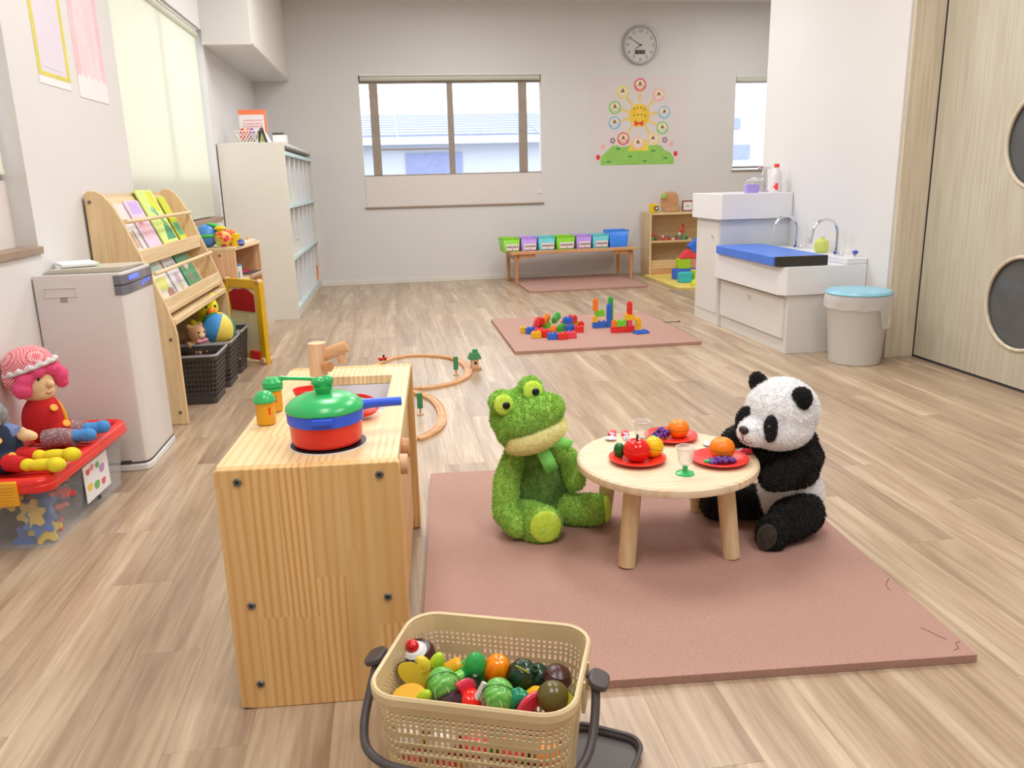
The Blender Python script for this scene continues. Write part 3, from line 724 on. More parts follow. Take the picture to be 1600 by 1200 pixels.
# open flap on the top and the louvre tray
B().add([(0.02, 0.03, 0.722), (0.275, 0.03, 0.722), (0.275, 0.20, 0.722), (0.02, 0.20, 0.722), (0.05, 0.02, 0.738), (0.29, 0.02, 0.742), (0.286, 0.34, 0.730), (0.05, 0.34, 0.728)],
        [(0, 3, 2, 1), (4, 5, 6, 7), (0, 1, 5, 4), (1, 2, 6, 5), (2, 3, 7, 6), (3, 0, 4, 7)]).build('top_flap', pm('flap_beige', (214, 210, 194)), pu, bevel=0.002)
# display on the front shoulder
dz = [(0.292, 0.02), (0.292, 0.33)]
dsp = scaled([(0.262, 0), (0.283, 0.006), (0.292, 0.022), (0.296, 0.05), (0.296, 0.335), (0.285, 0.362)], 0.995)
def wrap(z0, z1, off, name, m_):
    b = B(); n_ = len(dsp); o_ = [((x - 0.14) * (1 + off) + 0.14, (y - 0.18) * (1 + off * 0.8) + 0.18) for x, y in dsp]
    vs = [(x, y, z) for z in (z0, z1) for x, y in dsp] + [(x, y, z) for z in (z0, z1) for x, y in o_]
    fs = [(2 * n_ + i, 2 * n_ + i + 1, 3 * n_ + i + 1, 3 * n_ + i) for i in range(n_ - 1)] + [(i, i + 1, 2 * n_ + i + 1, 2 * n_ + i) for i in range(n_ - 1)] + [(n_ + i, n_ + i + 1, 3 * n_ + i + 1, 3 * n_ + i) for i in range(n_ - 1)]
    return b.add(vs, fs).build(name, m_, pu)
wrap(0.645, 0.713, 0.010, 'display', pm('display_grey', (116, 116, 128), 0.15)); wrap(0.678, 0.681, 0.016, 'display_slot', M['black'])
def emis(name, c, s):
    t = NT(name); t.p.inputs['Base Color'].default_value = lin(c); t.p.inputs['Emission Color'].default_value = lin(c); t.p.inputs['Emission Strength'].default_value = s; return t.m
M['led'] = emis('blue_led', (80, 100, 255), 1.4)
B().box(0.2915, 0.2985, 0.06, 0.17, 0.690, 0.706).build('blue_led', M['led'], pu, bevel=0.002)
for k in range(3): B().box(0.2915, 0.2985, 0.20 + k * 0.035, 0.215 + k * 0.035, 0.658 + k * 0.004, 0.668 + k * 0.004).build('indicator', M['led'], pu)
B().box(0.2915, 0.2945, 0.222, 0.262, 0.565, 0.600).build('badge', M['dark_grey'], pu, bevel=0.001)
B().box(0.2935, 0.2950, 0.232, 0.252, 0.571, 0.594).build('badge_mark', M['white_metal'], pu)
B().box(0.20, 0.235, -0.004, 0.002, 0.028, 0.04).build('drain_clip', M['dark_grey'], pu)
wp = thing('wipes_pack', 'flat white paper packet lying on top of the air purifier', 'packet', (-1.14, 3.05, 0.739), 0.5)
B().box(-0.03, 0.09, -0.02, 0.14, 0, 0.012).build('packet', M['paper'], wp, bevel=0.004)
B().box(0.085, 0.092, -0.022, 0.142, 0.002, 0.010).build('crimped_end', pm('mint', (190, 240, 200)), wp)

# ---- book rack
bk = thing('book_rack', 'pale wooden front-facing book rack with curved sides by the air purifier', 'book rack', (-1.225, 3.52, 0))
RL = 1.13
prof = [(0, 0), (0.06, 0), (0.29, 0), (0.29, 0.40), (0.283, 0.44), (0.262, 0.52), (0.235, 0.60), (0.205, 0.68), (0.165, 0.79), (0.13, 0.885), (0.10, 0.945), (0.075, 0.98), (0.05, 0.996), (0.02, 1.0), (0.0, 0.985)]
B().prism(prof, 0, 0.022, 'YZ'.replace('YZ', 'XZ')).build('side_panel', M['shelf_v'], bk, bevel=0.004)
B().prism(prof, RL - 0.022, RL, 'XZ').build('side_panel', M['shelf_v'], bk, bevel=0.004)
IY0, IY1 = 0.022, RL - 0.022
B().box(0, 0.008, IY0, IY1, 0.30, 0.985).build('back_panel', M['shelf_y'], bk)
def slant(name, p0, p1, t):
    (xa, za), (xb, zb) = p0, p1; d = Vector((xb - xa, 0, zb - za)).normalized(); nrm = Vector((d.z, 0, -d.x)) * t
    return B().add([(xa, IY0, za), (xb, IY0, zb), (xb + nrm.x, IY0, zb + nrm.z), (xa + nrm.x, IY0, za + nrm.z), (xa, IY1, za), (xb, IY1, zb), (xb + nrm.x, IY1, zb + nrm.z), (xa + nrm.x, IY1, za + nrm.z)],
                   [(0, 3, 2, 1), (4, 5, 6, 7), (0, 1, 5, 4), (1, 2, 6, 5), (2, 3, 7, 6), (3, 0, 4, 7)]).build(name, M['shelf_y'], bk, bevel=0.001)
slant('book_back_board', (0.012, 0.97), (0.112, 0.735), 0.009)
slant('book_back_board', (0.075, 0.735), (0.185, 0.495), 0.009)
B().box(0.10, 0.178, IY0, IY1, 0.722, 0.738).build('ledge', M['shelf_y'], bk, bevel=0.002)
B().box(0.166, 0.180, IY0, IY1, 0.690, 0.752).build('ledge_lip', M['shelf_y'], bk, bevel=0.002)
B().box(0.178, 0.262, IY0, IY1, 0.490, 0.505).build('ledge', M['shelf_y'], bk, bevel=0.002)
B().add([], []).box(0.248, 0.260, IY0, IY1, 0.48, 0.548).build('ledge_lip', M['shelf_y'], bk, bevel=0.002)
B().box(0.01, 0.286, IY0, IY1, 0.435, 0.458).build('bottom_shelf', M['shelf_y'], bk, bevel=0.002)
B().cyl((0.142, 0.02, 0.872), (0.142, RL - 0.02, 0.872), 0.009).build('dowel', M['shelf_y'], bk)
B().cyl((0.228, 0.02, 0.655), (0.228, RL - 0.02, 0.655), 0.009).build('dowel', M['shelf_y'], bk)
B().box(0.02, 0.20, 0.325, 0.343, 0.0, 0.435).build('divider', M['shelf_v'], bk)
B().box(0.02, 0.20, 0.80, 0.818, 0.0, 0.435).build('divider', M['shelf_v'], bk)
for (x, z) in ((0.02, 0.955), (0.262, 0.378), (0.262, 0.055), (0.02, 0.06)):
    B().cyl((x, -0.003, z), (x, 0.002, z), 0.007, n=14).build('bolt', M['bolt'], bk)
BG = 'picture books on the upper tier of the book rack'; BG2 = 'picture books on the lower tier of the book rack'
rk = lambda x, y, z: (-1.225 + x, 3.52 + y, z)
TILT = -0.40
book('thin dark-spined book half hidden at the near end of the upper tier', 0.10, 0.19, 0.006, ((96, 98, 110), []), rk(0.118, 0.045, 0.741), TILT, 0, BG)
book('grey and white picture book with a dark printed title on the upper tier', 0.21, 0.215, 0.007, ((222, 216, 214), [((120, 104, 110), p) for p in strokes(0.62, 0.15, 0.85, 5, 0.05)] + [((214, 96, 80), blobp(0.35, 0.88, 0.08, 0.06)), ((196, 160, 120), rc(0.25, 0.55, 0.05, 0.40)), ((150, 130, 120), rc(0.62, 0.72, 0.02, 0.42))]), rk(0.125, 0.10, 0.741), TILT, 0, BG)
book('lilac and pink picture book on the upper tier of the rack', 0.21, 0.225, 0.007, ((224, 202, 226), [((206, 174, 236), rc(0.2, 0.85, 0.72, 0.97)), ((236, 190, 200), blobp(0.45, 0.35, 0.3, 0.25, k=0.2)), ((250, 170, 180), rc(0.1, 0.5, 0.48, 0.54)), ((200, 150, 170), rc(0.3, 0.75, 0.58, 0.61))]), rk(0.125, 0.34, 0.741), TILT, 0, BG)
book('tall lime green picture book at the far end of the upper tier', 0.27, 0.275, 0.007, ((214, 236, 130), [((120, 206, 180), blobp(0.45, 0.62, 0.14, 0.06)), ((60, 160, 110), [(0.45, 0.62), (0.6, 0.55), (0.85, 0.3), (0.92, 0.12), (0.7, 0.35), (0.5, 0.5)]), ((220, 224, 40), rc(0.5, 0.9, 0.6, 0.95)), ((60, 150, 110), [(0.35, 0.05), (0.95, 0.05), (0.9, 0.22), (0.6, 0.36)])]), rk(0.122, 0.60, 0.741), TILT, 0, BG)
book('green and yellow picture book leaning behind the tall lime green one', 0.12, 0.235, 0.006, ((206, 220, 40), [((66, 160, 116), rc(0.1, 0.9, 0.1, 0.4))]), rk(0.128, 0.90, 0.741), TILT, 0, BG)
book('small white book at the near end of the lower tier', 0.13, 0.17, 0.006, ((226, 220, 222), [((150, 150, 170), p) for p in strokes(0.7, 0.3, 0.85, 3, 0.05)]), rk(0.196, 0.05, 0.507), TILT, 0, BG2)
book('dark-edged thin book behind the yellow one on the lower tier', 0.06, 0.185, 0.006, ((86, 70, 66), []), rk(0.192, 0.16, 0.507), TILT, 0, BG2)
book('white picture book with a yellow patch and a brown shape on the lower tier', 0.24, 0.195, 0.007, ((236, 232, 220), [((224, 226, 120), blobp(0.45, 0.40, 0.32, 0.2, k=0.15)), ((176, 130, 116), [(0.45, 0.02), (0.95, 0.02), (0.9, 0.22), (0.7, 0.28), (0.5, 0.2)]), ((200, 226, 220), rc(0.1, 0.8, 0.72, 0.92))]), rk(0.197, 0.20, 0.507), TILT, 0, BG2)
book('white picture book with small mauve prints beside the green one', 0.20, 0.205, 0.007, ((228, 226, 232), [((130, 124, 150), p) for p in strokes(0.68, 0.2, 0.9, 4, 0.05)] + [((214, 190, 130), blobp(0.5, 0.15, 0.15, 0.08)), ((196, 170, 180), rc(0.35, 0.7, 0.25, 0.5))]), rk(0.197, 0.47, 0.507), TILT, 0, BG2)
book('dark green picture book with a pink spot on the lower tier', 0.25, 0.225, 0.008, ((84, 158, 106), [((236, 200, 204), blobp(0.45, 0.52, 0.15, 0.1)), ((136, 140, 110), blobp(0.4, 0.22, 0.18, 0.14, k=0.2)), ((160, 130, 110), rc(0.55, 0.8, 0.72, 0.85))]), rk(0.197, 0.70, 0.507), TILT, 0, BG2)

# ---- three dark perforated baskets under the book rack
def perf_shell(w0, d0, w1, d1, h_, hole, zb=0.0, rr=0.03, nz=20, pitch=0.012, thick=0.0022, flare=0.0):
    """rounded rectangular shell, lower size (w0, d0) to upper size (w1, d1), with real holes where hole(u, row) says so"""
    bm = bmesh.new(); base = rrect(1, 1, 0.18, 5)
    def ring(t):
        w = w0 + (w1 - w0) * t; d = d0 + (d1 - d0) * t; return [Vector((a, c, 0)) for a, c in rrect(w, d, rr, 5)]
    r0 = ring(0.0); per = sum((r0[(i + 1) % len(r0)] - r0[i]).length for i in range(len(r0))); N = int(per / pitch)
    def sample(r, n_):
        L = [0]
        for i in range(len(r)): L.append(L[-1] + (r[(i + 1) % len(r)] - r[i]).length)
        out = []
        for k in range(n_):
            s_ = L[-1] * k / n_; i = max(j for j in range(len(r)) if L[j] <= s_); q = (s_ - L[i]) / (L[i + 1] - L[i]); out.append(r[i].lerp(r[(i + 1) % len(r)], q))
        return out
    rows_ = []
    for j in range(nz + 1):
        t = j / nz; pts = sample(ring(t), N); rows_.append([bm.verts.new((p.x, p.y, zb + h_ * t)) for p in pts])
    for j in range(nz):
        for k in range(N):
            if not hole(k, j, N): bm.faces.new((rows_[j][k], rows_[j][(k + 1) % N], rows_[j + 1][(k + 1) % N], rows_[j + 1][k]))
    me = bpy.data.meshes.new('shell'); bm.to_mesh(me); bm.free(); return me, N
def slim_basket(label, loc, w, d, h_, group):
    o = thing('storage_basket', label, 'basket', loc, 0, group)
    me, N = perf_shell(w * 0.86, d * 0.84, w, d, h_ - 0.012, lambda k, j, N: (k % 3 != 0 and j % 3 != 0 and 2 < j < 27), 0.004, 0.022, 30, 0.0052)
    me.materials.append(M['basket_dark']); s_ = link('perforated_wall', me, o); q = s_.modifiers.new('t', 'SOLIDIFY'); q.thickness = 0.002
    B().prism(rrect(w * 0.87, d * 0.85, 0.022), 0.0, 0.006).build('bottom', M['basket_dark'], o)
    B().tube([Vector((a, c, h_ - 0.006)) for a, c in rrect(w + 0.006, d + 0.006, 0.026, 6)], 0.0065, 8, True).build('rim', M['basket_rim'], o)
    return o
BGp = 'three dark storage baskets under the book rack'
slim_basket('dark perforated basket nearest the air purifier, empty, under the book rack', (-1.015, 3.965, 0), 0.31, 0.27, 0.243, BGp)
slim_basket('dark perforated basket in the middle holding the striped beach ball', (-1.01, 4.275, 0), 0.31, 0.27, 0.243, BGp)
slim_basket('dark perforated basket next to the yellow-framed board', (-1.01, 4.575, 0), 0.31, 0.25, 0.243, BGp)
# beach ball: six coloured gores
ball = thing('beach_ball', 'blue, green and yellow beach ball on the middle dark basket', 'ball', (-0.925, 4.25, 0.292))
for k, c in enumerate([(64, 150, 220), (236, 214, 90), (44, 128, 110), (64, 150, 220), (236, 214, 90), (44, 128, 110)]):
    vs = []; fs = []; nu, nv = 6, 14
    for j in range(nv + 1):
        t = -PI / 2 + PI * j / nv
        for i in range(nu + 1):
            a = 2 * PI * (k + i / nu) / 6; vs.append((0.088 * math.cos(t) * math.cos(a), 0.088 * math.cos(t) * math.sin(a), 0.088 * math.sin(t)))
    for j in range(nv):
        for i in range(nu): q = j * (nu + 1) + i; fs.append((q, q + 1, q + nu + 2, q + nu + 1))
    g = B().add(vs, fs).mesh('gore', pm('gore%d' % (k % 3), c, 0.5), recalc=False); link('gore', g, ball, rot=(0.30, 0.25, 0.75))
B().cyl((0, 0, 0.086), (0, 0, 0.089), 0.012).build('cap', M['yellow'], ball, rot=(0.25, 0.15, 0.35))
def teddy(name, label, loc, m_, m2, s_, rz, cat='stuffed toy', nblades=2500):
    o = thing(name, label, cat, loc, rz)
    bb = B().ell((0, 0, 0.05 * s_), (0.045 * s_, 0.04 * s_, 0.055 * s_)).ell((0, -0.01 * s_, 0.13 * s_), (0.043 * s_, 0.04 * s_, 0.04 * s_))
    for q in (-1, 1):
        bb.ell((q * 0.035 * s_, 0, 0.165 * s_), 0.014 * s_).ell((q * 0.05 * s_, -0.02 * s_, 0.07 * s_), (0.016 * s_, 0.02 * s_, 0.035 * s_), (0, q * 0.5, 0)).ell((q * 0.03 * s_, -0.04 * s_, 0.02 * s_), (0.018 * s_, 0.04 * s_, 0.018 * s_))
    furry('body', blob(bb, 0.006 * s_, 4), m_, o, nblades, 0.004 * s_, 0.0008 * s_)
    B().ell((0, -0.045 * s_, 0.12 * s_), (0.018 * s_, 0.014 * s_, 0.014 * s_)).build('muzzle', m2, o)
    for q in (-1, 1): B().ell((q * 0.016 * s_, -0.047 * s_, 0.137 * s_), 0.0045 * s_, nu=10, nv=8).build('eye', M['eye'], o)
    return o
teddy('teddy_bear', 'small peach teddy bear with a pink bow in the middle dark basket', (-1.02, 4.17, 0.155), fur('peach_fur', (226, 176, 130), (240, 196, 156)), M['skin_cloth'], 1.05, 0.9)
o = B().ell((0.02, -0.035, 0.26), (0.018, 0.01, 0.012)).ell((-0.015, -0.035, 0.26), (0.018, 0.01, 0.012)).ell((0, -0.038, 0.26), 0.008).build('bow', pm('bow_pink', (240, 160, 176), 0.6)); o.location = (-1.03, 4.19, 0.02)
o.parent = bpy.data.objects['teddy_bear']; o.location = (0.0, -0.01, -0.17 + 0.01)
teddy('stuffed_chick', 'round yellow plush chick behind the beach ball in the dark basket', (-1.00, 4.335, 0.20), fur('chick_fur', (226, 214, 20), (240, 230, 50)), M['orange'], 1.5, 0.7)

# ---- yellow framed board on round feet
fr = thing('play_board', 'yellow-framed standing play board with a red gridded basket picture', 'play board', (-0.775, 4.70, 0), 2.37)
L = 0.30
for x in (0.0, L):
    B().box(x - 0.024, x + 0.024, -0.014, 0.014, 0.0, 0.478).build('post', M['bead_yellow'], fr, bevel=0.003)
    B().cyl((x, 0.014, 0.47), (x, -0.020, 0.47), 0.020).build('peg', M['beech'], fr, bevel=0.003)
    B().cyl((x, 0.03, 0.020), (x, -0.03, 0.020), 0.020).build('foot', M['beech'], fr, bevel=0.003)
B().box(0.016, L - 0.016, -0.011, 0.011, 0.435, 0.485).build('top_rail', M['bead_yellow'], fr, bevel=0.003)
B().box(0.016, L - 0.016, -0.011, 0.011, 0.02, 0.055).build('bottom_rail', pm('olive_paint', (186, 190, 60)), fr, bevel=0.003)
B().box(0.016, L - 0.016, -0.003, 0.003, 0.055, 0.435).build('panel', M['cream'], fr)
RP = [(0.05, 0.30), (0.26, 0.30), (0.272, 0.40), (0.225, 0.425), (0.155, 0.425), (0.15, 0.44 - 0.008), (0.10, 0.425), (0.05, 0.40)]
B().prism([(a, c) for a, c in RP], -0.010, 0.010, 'XZ').build('red_basket_shape', gingham('red_grid', (190, 20, 24), (150, 14, 20), 140), fr)
B().box(0.03, 0.12, -0.02, 0.02, 0.02, 0.07).build('red_base_block', M['red'], fr, bevel=0.003)

# ---- low toy shelf with an open front
tsf = thing('toy_shelf', 'low open wooden toy shelf between the book rack and the white cabinet', 'shelf', (-1.222, 4.985, 0), -0.10)
SD, SW, SH = 0.29, 0.575, 0.655
B().box(0, SD, 0, 0.02, 0, SH - 0.02).build('side_panel', M['beech'], tsf, bevel=0.003)
B().box(0, SD, SW - 0.02, SW, 0, SH - 0.02).build('side_panel', M['beech'], tsf, bevel=0.003)
B().box(0, SD + 0.004, 0, SW, SH - 0.02, SH).build('top', M['shelf_y'], tsf, bevel=0.003)
B().box(0, SD, 0.02, SW - 0.02, 0.435, 0.455).build('shelf', M['shelf_y'], tsf, bevel=0.002)
B().box(0, SD, 0.02, SW - 0.02, 0.05, 0.07).build('shelf', M['shelf_y'], tsf, bevel=0.002)
B().box(0, 0.006, 0.02, SW - 0.02, 0.0, SH - 0.02).build('back_panel', M['shelf_v'], tsf)
for x, z in ((0.2, 0.61), (0.05, 0.61)): B().cyl((x, -0.003, z), (x, 0.002, z), 0.007, n=14).build('bolt', M['bolt'], tsf)
t_ = thing('toy_drum_ball', 'blue and green toy globe at the back of the low toy shelf', 'toy', (-1.10, 5.06, SH))
B().ell((0, 0, 0.068), 0.068).build('globe', pm('globe_blue', (80, 150, 225)), t_)
B().torus((0, 0, 0.068), 0.066, 0.010, M4=None).build('band', pm('globe_green', (70, 190, 70)), t_)
B().ell((0.05, 0.0, 0.125), (0.05, 0.03, 0.012), (0, 0.3, 0)).build('leaf', pm('globe_green', (70, 190, 70)), t_)
t_ = thing('rattle_ball', 'round see-through rattle ball with red and lime dots on the low toy shelf', 'toy', (-1.005, 5.03, SH))
B().ell((0, 0, 0.052), 0.050).build('ball', dots('rattle_dots', (226, 190, 90), (240, 60, 70), 34, 0.42, 0.3), t_)
B().ell((-0.01, 0.0, 0.108), (0.036, 0.03, 0.016)).build('yellow_cap', M['yellow'], t_)
rr_ = random.Random(3)
for k in range(12):
    a, e = rr_.uniform(0, 2 * PI), rr_.uniform(-0.8, 0.8); q = Vector((math.cos(a) * math.cos(e), math.sin(a) * math.cos(e), math.sin(e))) * 0.049
    B().ell((q.x, q.y, q.z + 0.052), 0.010, nu=10, nv=8).build('bead', [M['pink'], pm('lime', (150, 226, 40)), M['orange']][k % 3], t_)
t_ = thing('stacking_cup', 'amber stacking cup with an orange knob on the low toy shelf', 'toy', (-0.955, 5.10, SH))
B().lathe([(0.030, 0), (0.036, 0.07), (0.034, 0.072), (0.0, 0.074)], 24, capt=False).build('cup', M['yellow'], t_)
B().ell((-0.015, 0, 0.082), (0.024, 0.02, 0.016)).build('knob', M['orange'], t_)
t_ = thing('blue_knob_toy', 'small dark blue ball at the front of the low toy shelf', 'toy', (-0.905, 5.03, SH))
B().ell((0, 0, 0.022), 0.022).build('ball', pm('royal_blue', (60, 90, 190)), t_); B().torus((0, 0, 0.022), 0.022, 0.002).build('seam', M['white'], t_)
t_ = thing('shape_tray', 'cream tray of small coloured pegs at the far end of the toy shelf', 'toy', (-0.975, 5.33, SH), -0.1)
B().box(-0.06, 0.07, -0.12, 0.15, 0, 0.016).build('tray', pm('tray_cream', (240, 224, 200)), t_, bevel=0.003)
for k in range(10):
    B().cyl((-0.03 + 0.06 * (k % 2), -0.09 + 0.045 * (k // 2), 0.016), (-0.03 + 0.06 * (k % 2), -0.09 + 0.045 * (k // 2), 0.032), 0.012).build('peg', [pm('peg_r', (236, 130, 120)), pm('peg_g', (160, 190, 150)), pm('peg_y', (226, 200, 120))][k % 3], t_)
t_ = thing('milk_tin', 'white tin with a blue lid on the middle shelf of the low toy shelf', 'tin', (-0.96, 5.07, 0.455), 0)
B().cyl((0, 0, 0), (0, 0, 0.082), 0.037, n=28).build('tin', M['white'], t_); B().cyl((0, 0, 0.082), (0, 0, 0.092), 0.038, n=28).build('lid', pm('tin_lid', (90, 130, 200)), t_)
for k, (a, c) in enumerate([(-1.9, (60, 60, 70)), (-1.4, (160, 140, 190)), (-0.9, (120, 170, 150))]):
    B().box(-0.004, 0.004, -0.0385, -0.037, 0.012, 0.05).build('print', pm('tinp%d' % k, c), t_, rot=(0, 0, a + PI / 2))
t_ = thing('wooden_puzzle', 'flat puzzle tray on the middle shelf of the low toy shelf', 'puzzle', (-0.965, 5.36, 0.455), -0.1)
B().box(-0.08, 0.09, -0.14, 0.12, 0, 0.010).build('tray', pm('puz', (226, 186, 170)), t_, bevel=0.002); B().box(-0.07, 0.08, -0.13, 0.11, 0.010, 0.016).build('dark_inlay', M['dark_grey'], t_)
for k in range(4): B().cyl((0, -0.09 + k * 0.06, 0.016), (0, -0.09 + k * 0.06, 0.026), 0.014).build('piece', M['pink'], t_)

# ---- posters on the left wall
def wall_poster_left(name, label, y0, y1, z0, z1, back):
    o = thing(name, label, 'poster', (XL, y0, z0)); B().box(0, 0.0012, 0, y1 - y0, 0, z1 - z0).build('sheet', back, o); return o
p1 = wall_poster_left('poster', 'pale lilac poster with a yellow border on the left wall, nearer one', 3.295, 3.60, 1.385, 2.02, M['paper_lilac'])
for (a, c, e, g) in ((0, 0.03, 0.03, 0.635), (0.275, 0.305, 0.03, 0.635), (0.0302, 0.2748, 0.03, 0.045), (0.0302, 0.2748, 0.615, 0.635)):
    B().box(0.0012, 0.002, a, c, e, g).build('yellow_border', M['paper_yel'], p1)
B().box(0.0012, 0.002, 0.0, 0.30, -0.0, 0.028).build('bottom_strip', M['paper'], p1)
for k in range(9): B().box(0.002, 0.0024, 0.07 + k * 0.018, 0.083 + k * 0.018, 0.062, 0.072).build('text_stroke', M['paper'], p1)
p2 = wall_poster_left('poster', 'pink poster with a white scalloped bottom edge beside the big blind', 3.685, 4.03, 1.374, 2.02, M['paper_pink'])
B().box(0.0012, 0.002, 0, 0.05, 0.07, 0.64).build('pink_border', M['paper_pinkdk'], p2); B().box(0.0012, 0.002, 0.305, 0.345, 0.07, 0.64).build('pink_border', M['paper_pinkdk'], p2)
b = B()
for k in range(9): b.prism(blobp(0.02 + k * 0.038, 0.062, 0.022, 0.026 + 0.012 * (k % 2)), 0.0012, 0.0022 + 0.0001 * (k % 2), 'YZ')
b.box(0.0012, 0.0026, 0, 0.345, 0, 0.05).build('scalloped_edge', M['paper'], p2)
B().box(0.0012, 0.002, 0.02, 0.32, 0.50, 0.56).build('top_ornament', pm('poster_gold', (214, 186, 150)), p2)

# ---- toy crate with a red lid
tc_ = thing('lidded_toy_crate', 'clear plastic toy crate with a red rimmed lid and yellow latch', 'toy crate', (-1.105, 2.575, 0), -0.06)
cw, cl, ch = 0.215, 0.56, 0.185
vs = [(-cw / 2 + 0.008, -cl / 2 + 0.01, 0), (cw / 2 - 0.008, -cl / 2 + 0.01, 0), (cw / 2 - 0.008, cl / 2 - 0.01, 0), (-cw / 2 + 0.008, cl / 2 - 0.01, 0)]
b = B(); o0 = rrect(cw - 0.03, cl - 0.03, 0.025); o1 = rrect(cw, cl, 0.03); n = len(o0)
b.add([(a, c, 0.001) for a, c in o0] + [(a, c, ch) for a, c in o1], [tuple(range(n - 1, -1, -1))] + [(i, (i + 1) % n, n + (i + 1) % n, n + i) for i in range(n)])
tub = b.build('clear_tub', M['clear'], tc_); q = tub.modifiers.new('t', 'SOLIDIFY'); q.thickness = 0.002
rimp = [Vector((a, c, 0.208)) for a, c in rrect(cw + 0.01, cl + 0.012, 0.035, 6)]
b = B().prism(rrect(cw + 0.045, cl + 0.045, 0.045), 0.180, 0.206)
b.build('lid', M['red'], tc_, bevel=0.008, seg=3)
B().tube(rimp, 0.017, 12, True).build('lid_rim', M['red'], tc_)
for k in range(16): B().box(-cw / 2 + 0.02, cw / 2 - 0.02, -0.24 + k * 0.031, -0.224 + k * 0.031, 0.206, 0.210).build('lid_rib', M['red'], tc_, bevel=0.001)
b = B().box(-0.075, 0.045, -cl / 2 - 0.034, -cl / 2 - 0.018, 0.150, 0.222)
b.build('latch', M['yellow_p'], tc_, bevel=0.005)
for k in range(6): B().box(-0.07, 0.04, -cl / 2 - 0.0365, -cl / 2 - 0.033, 0.162 + k * 0.009, 0.166 + k * 0.009).build('latch_rib', M['yellow_p'], tc_, bevel=0.001)
# printed label on the side
lb = B().box(cw / 2 - 0.002, cw / 2 + 0.0005, -0.05, 0.13, 0.045, 0.165).build('side_label', M['paper'], tc_)
for k, (y, z, s_, c) in enumerate([(-0.02, 0.14, 0.014, (230, 80, 100)), (0.01, 0.145, 0.014, (240, 140, 150)), (0.05, 0.14, 0.014, (120, 180, 100)), (0.08, 0.12, 0.02, (190, 150, 200)), (-0.02, 0.09, 0.018, (240, 200, 90)), (0.03, 0.08, 0.02, (120, 190, 110)), (0.08, 0.075, 0.016, (230, 110, 120))]):
    B().prism(blobp(y, z, s_, s_ * 0.8, k=0.15), cw / 2 + 0.0005, cw / 2 + 0.001, 'YZ').build('label_print', pm('lp%d' % k, c, 0.6), lb)
# loose shapes inside: gears and rods
def gear(r, t): return [(r * (1 + (0.32 if k % 4 < 2 else -0.12)) * math.cos(2 * PI * k / 24), r * (1 + (0.32 if k % 4 < 2 else -0.12)) * math.sin(2 * PI * k / 24)) for k in range(24)]
rg = random.Random(11)
gc = [((60, 110, 190), 'blue'), ((226, 70, 60), 'red'), ((46, 96, 190), 'deep_blue'), ((70, 80, 90), 'charcoal'), ((60, 160, 100), 'green'), ((230, 200, 70), 'yellow'), ((60, 110, 190), 'blue'), ((226, 70, 60), 'red'), ((70, 80, 90), 'charcoal'), ((60, 110, 190), 'blue')]
for i in range(30):
    c, nme = gc[i % len(gc)]; col, rw = i % 5, i // 5
    px_, py_ = rg.uniform(-0.062, 0.062), -0.225 + 0.09 * col + rg.uniform(-0.01, 0.01); z = 0.014 + rw * 0.027
    o = thing('gear_block', '%s toy gear jumbled inside the clear crate under the red lid' % nme.replace('_', ' '), 'toy', (-1.105 + px_ + 0.0, 2.575 + py_, z), rg.uniform(0, 3), 'toy gears in the clear crate, ' + nme.replace('_', ' '))
    o.rotation_euler = (rg.uniform(-0.5, 0.9) if col else 1.35, rg.uniform(-0.3, 0.3), rg.uniform(-0.4, 0.4))
    rr2 = 0.037 if col else 0.034
    B().prism(gear(rr2, 0), -0.006, 0.006).build('gear', pm('gear_' + nme, c, 0.4), o)
    B().cyl((0, 0, -0.009), (0, 0, 0.009), 0.007, n=12).build('hub', pm('gear_' + nme, c, 0.4), o)

# ---- two rag dolls lying on the crate
d = thing('rag_doll', 'rag doll with pink hair, red gingham bonnet and blue shoes', 'doll', (-1.14, 2.66, 0.225))
LOC = Vector((-1.14, 2.66, 0.225))
def L_(p): return tuple(Vector(p) - LOC)
torso = B().ell((0.0, -0.02, 0.075), (0.062, 0.055, 0.085), (0.0, 0.15, 0)).ell((0.03, -0.01, 0.03), (0.06, 0.055, 0.045))
link('red_jacket', blob(torso, 0.006, 6), d).data.materials.append(M['cloth_red'])
hd = B().ell((-0.012, -0.02, 0.195), (0.060, 0.058, 0.060)).ell((0.005, -0.02, 0.165), (0.045, 0.045, 0.035))
link('head', blob(hd, 0.005, 5), d).data.materials.append(M['skin_cloth'])
B().ell((0.047, -0.042, 0.192), (0.013, 0.012, 0.012)).build('nose', M['skin_cloth'], d)
for (x, y, z) in ((0.026, -0.066, 0.213), (0.05, -0.012, 0.214)): B().ell((x, y, z), 0.0045, nu=10, nv=8).build('eye', M['eye'], d)
B().tube([(0.036, -0.054, 0.166), (0.043, -0.045, 0.161), (0.047, -0.03, 0.165)], 0.0015, 6).build('mouth', pm('mouth_red', (190, 60, 60)), d)
hr = B()
for (x, y, z, r_) in ((0.045, -0.005, 0.235, 0.026), (0.055, 0.015, 0.21, 0.026), (0.02, -0.055, 0.238, 0.024), (-0.01, -0.07, 0.215, 0.026), (-0.02, -0.075, 0.185, 0.028), (0.035, -0.03, 0.243, 0.02), (0.058, 0.02, 0.185, 0.02)): hr.ell((x, y, z), r_)
furry('hair', blob(hr, 0.005, 2), M['yarn_pink'], d, 2500, 0.006, 0.0012, comb=(0, 0, -1))
bn = B().ell((-0.022, -0.012, 0.255), (0.075, 0.072, 0.055), (0, -0.2, 0)).ell((-0.05, -0.02, 0.215), (0.045, 0.06, 0.05))
link('bonnet', blob(bn, 0.006, 4), d).data.materials.append(M['gingham_red'])
lace = []
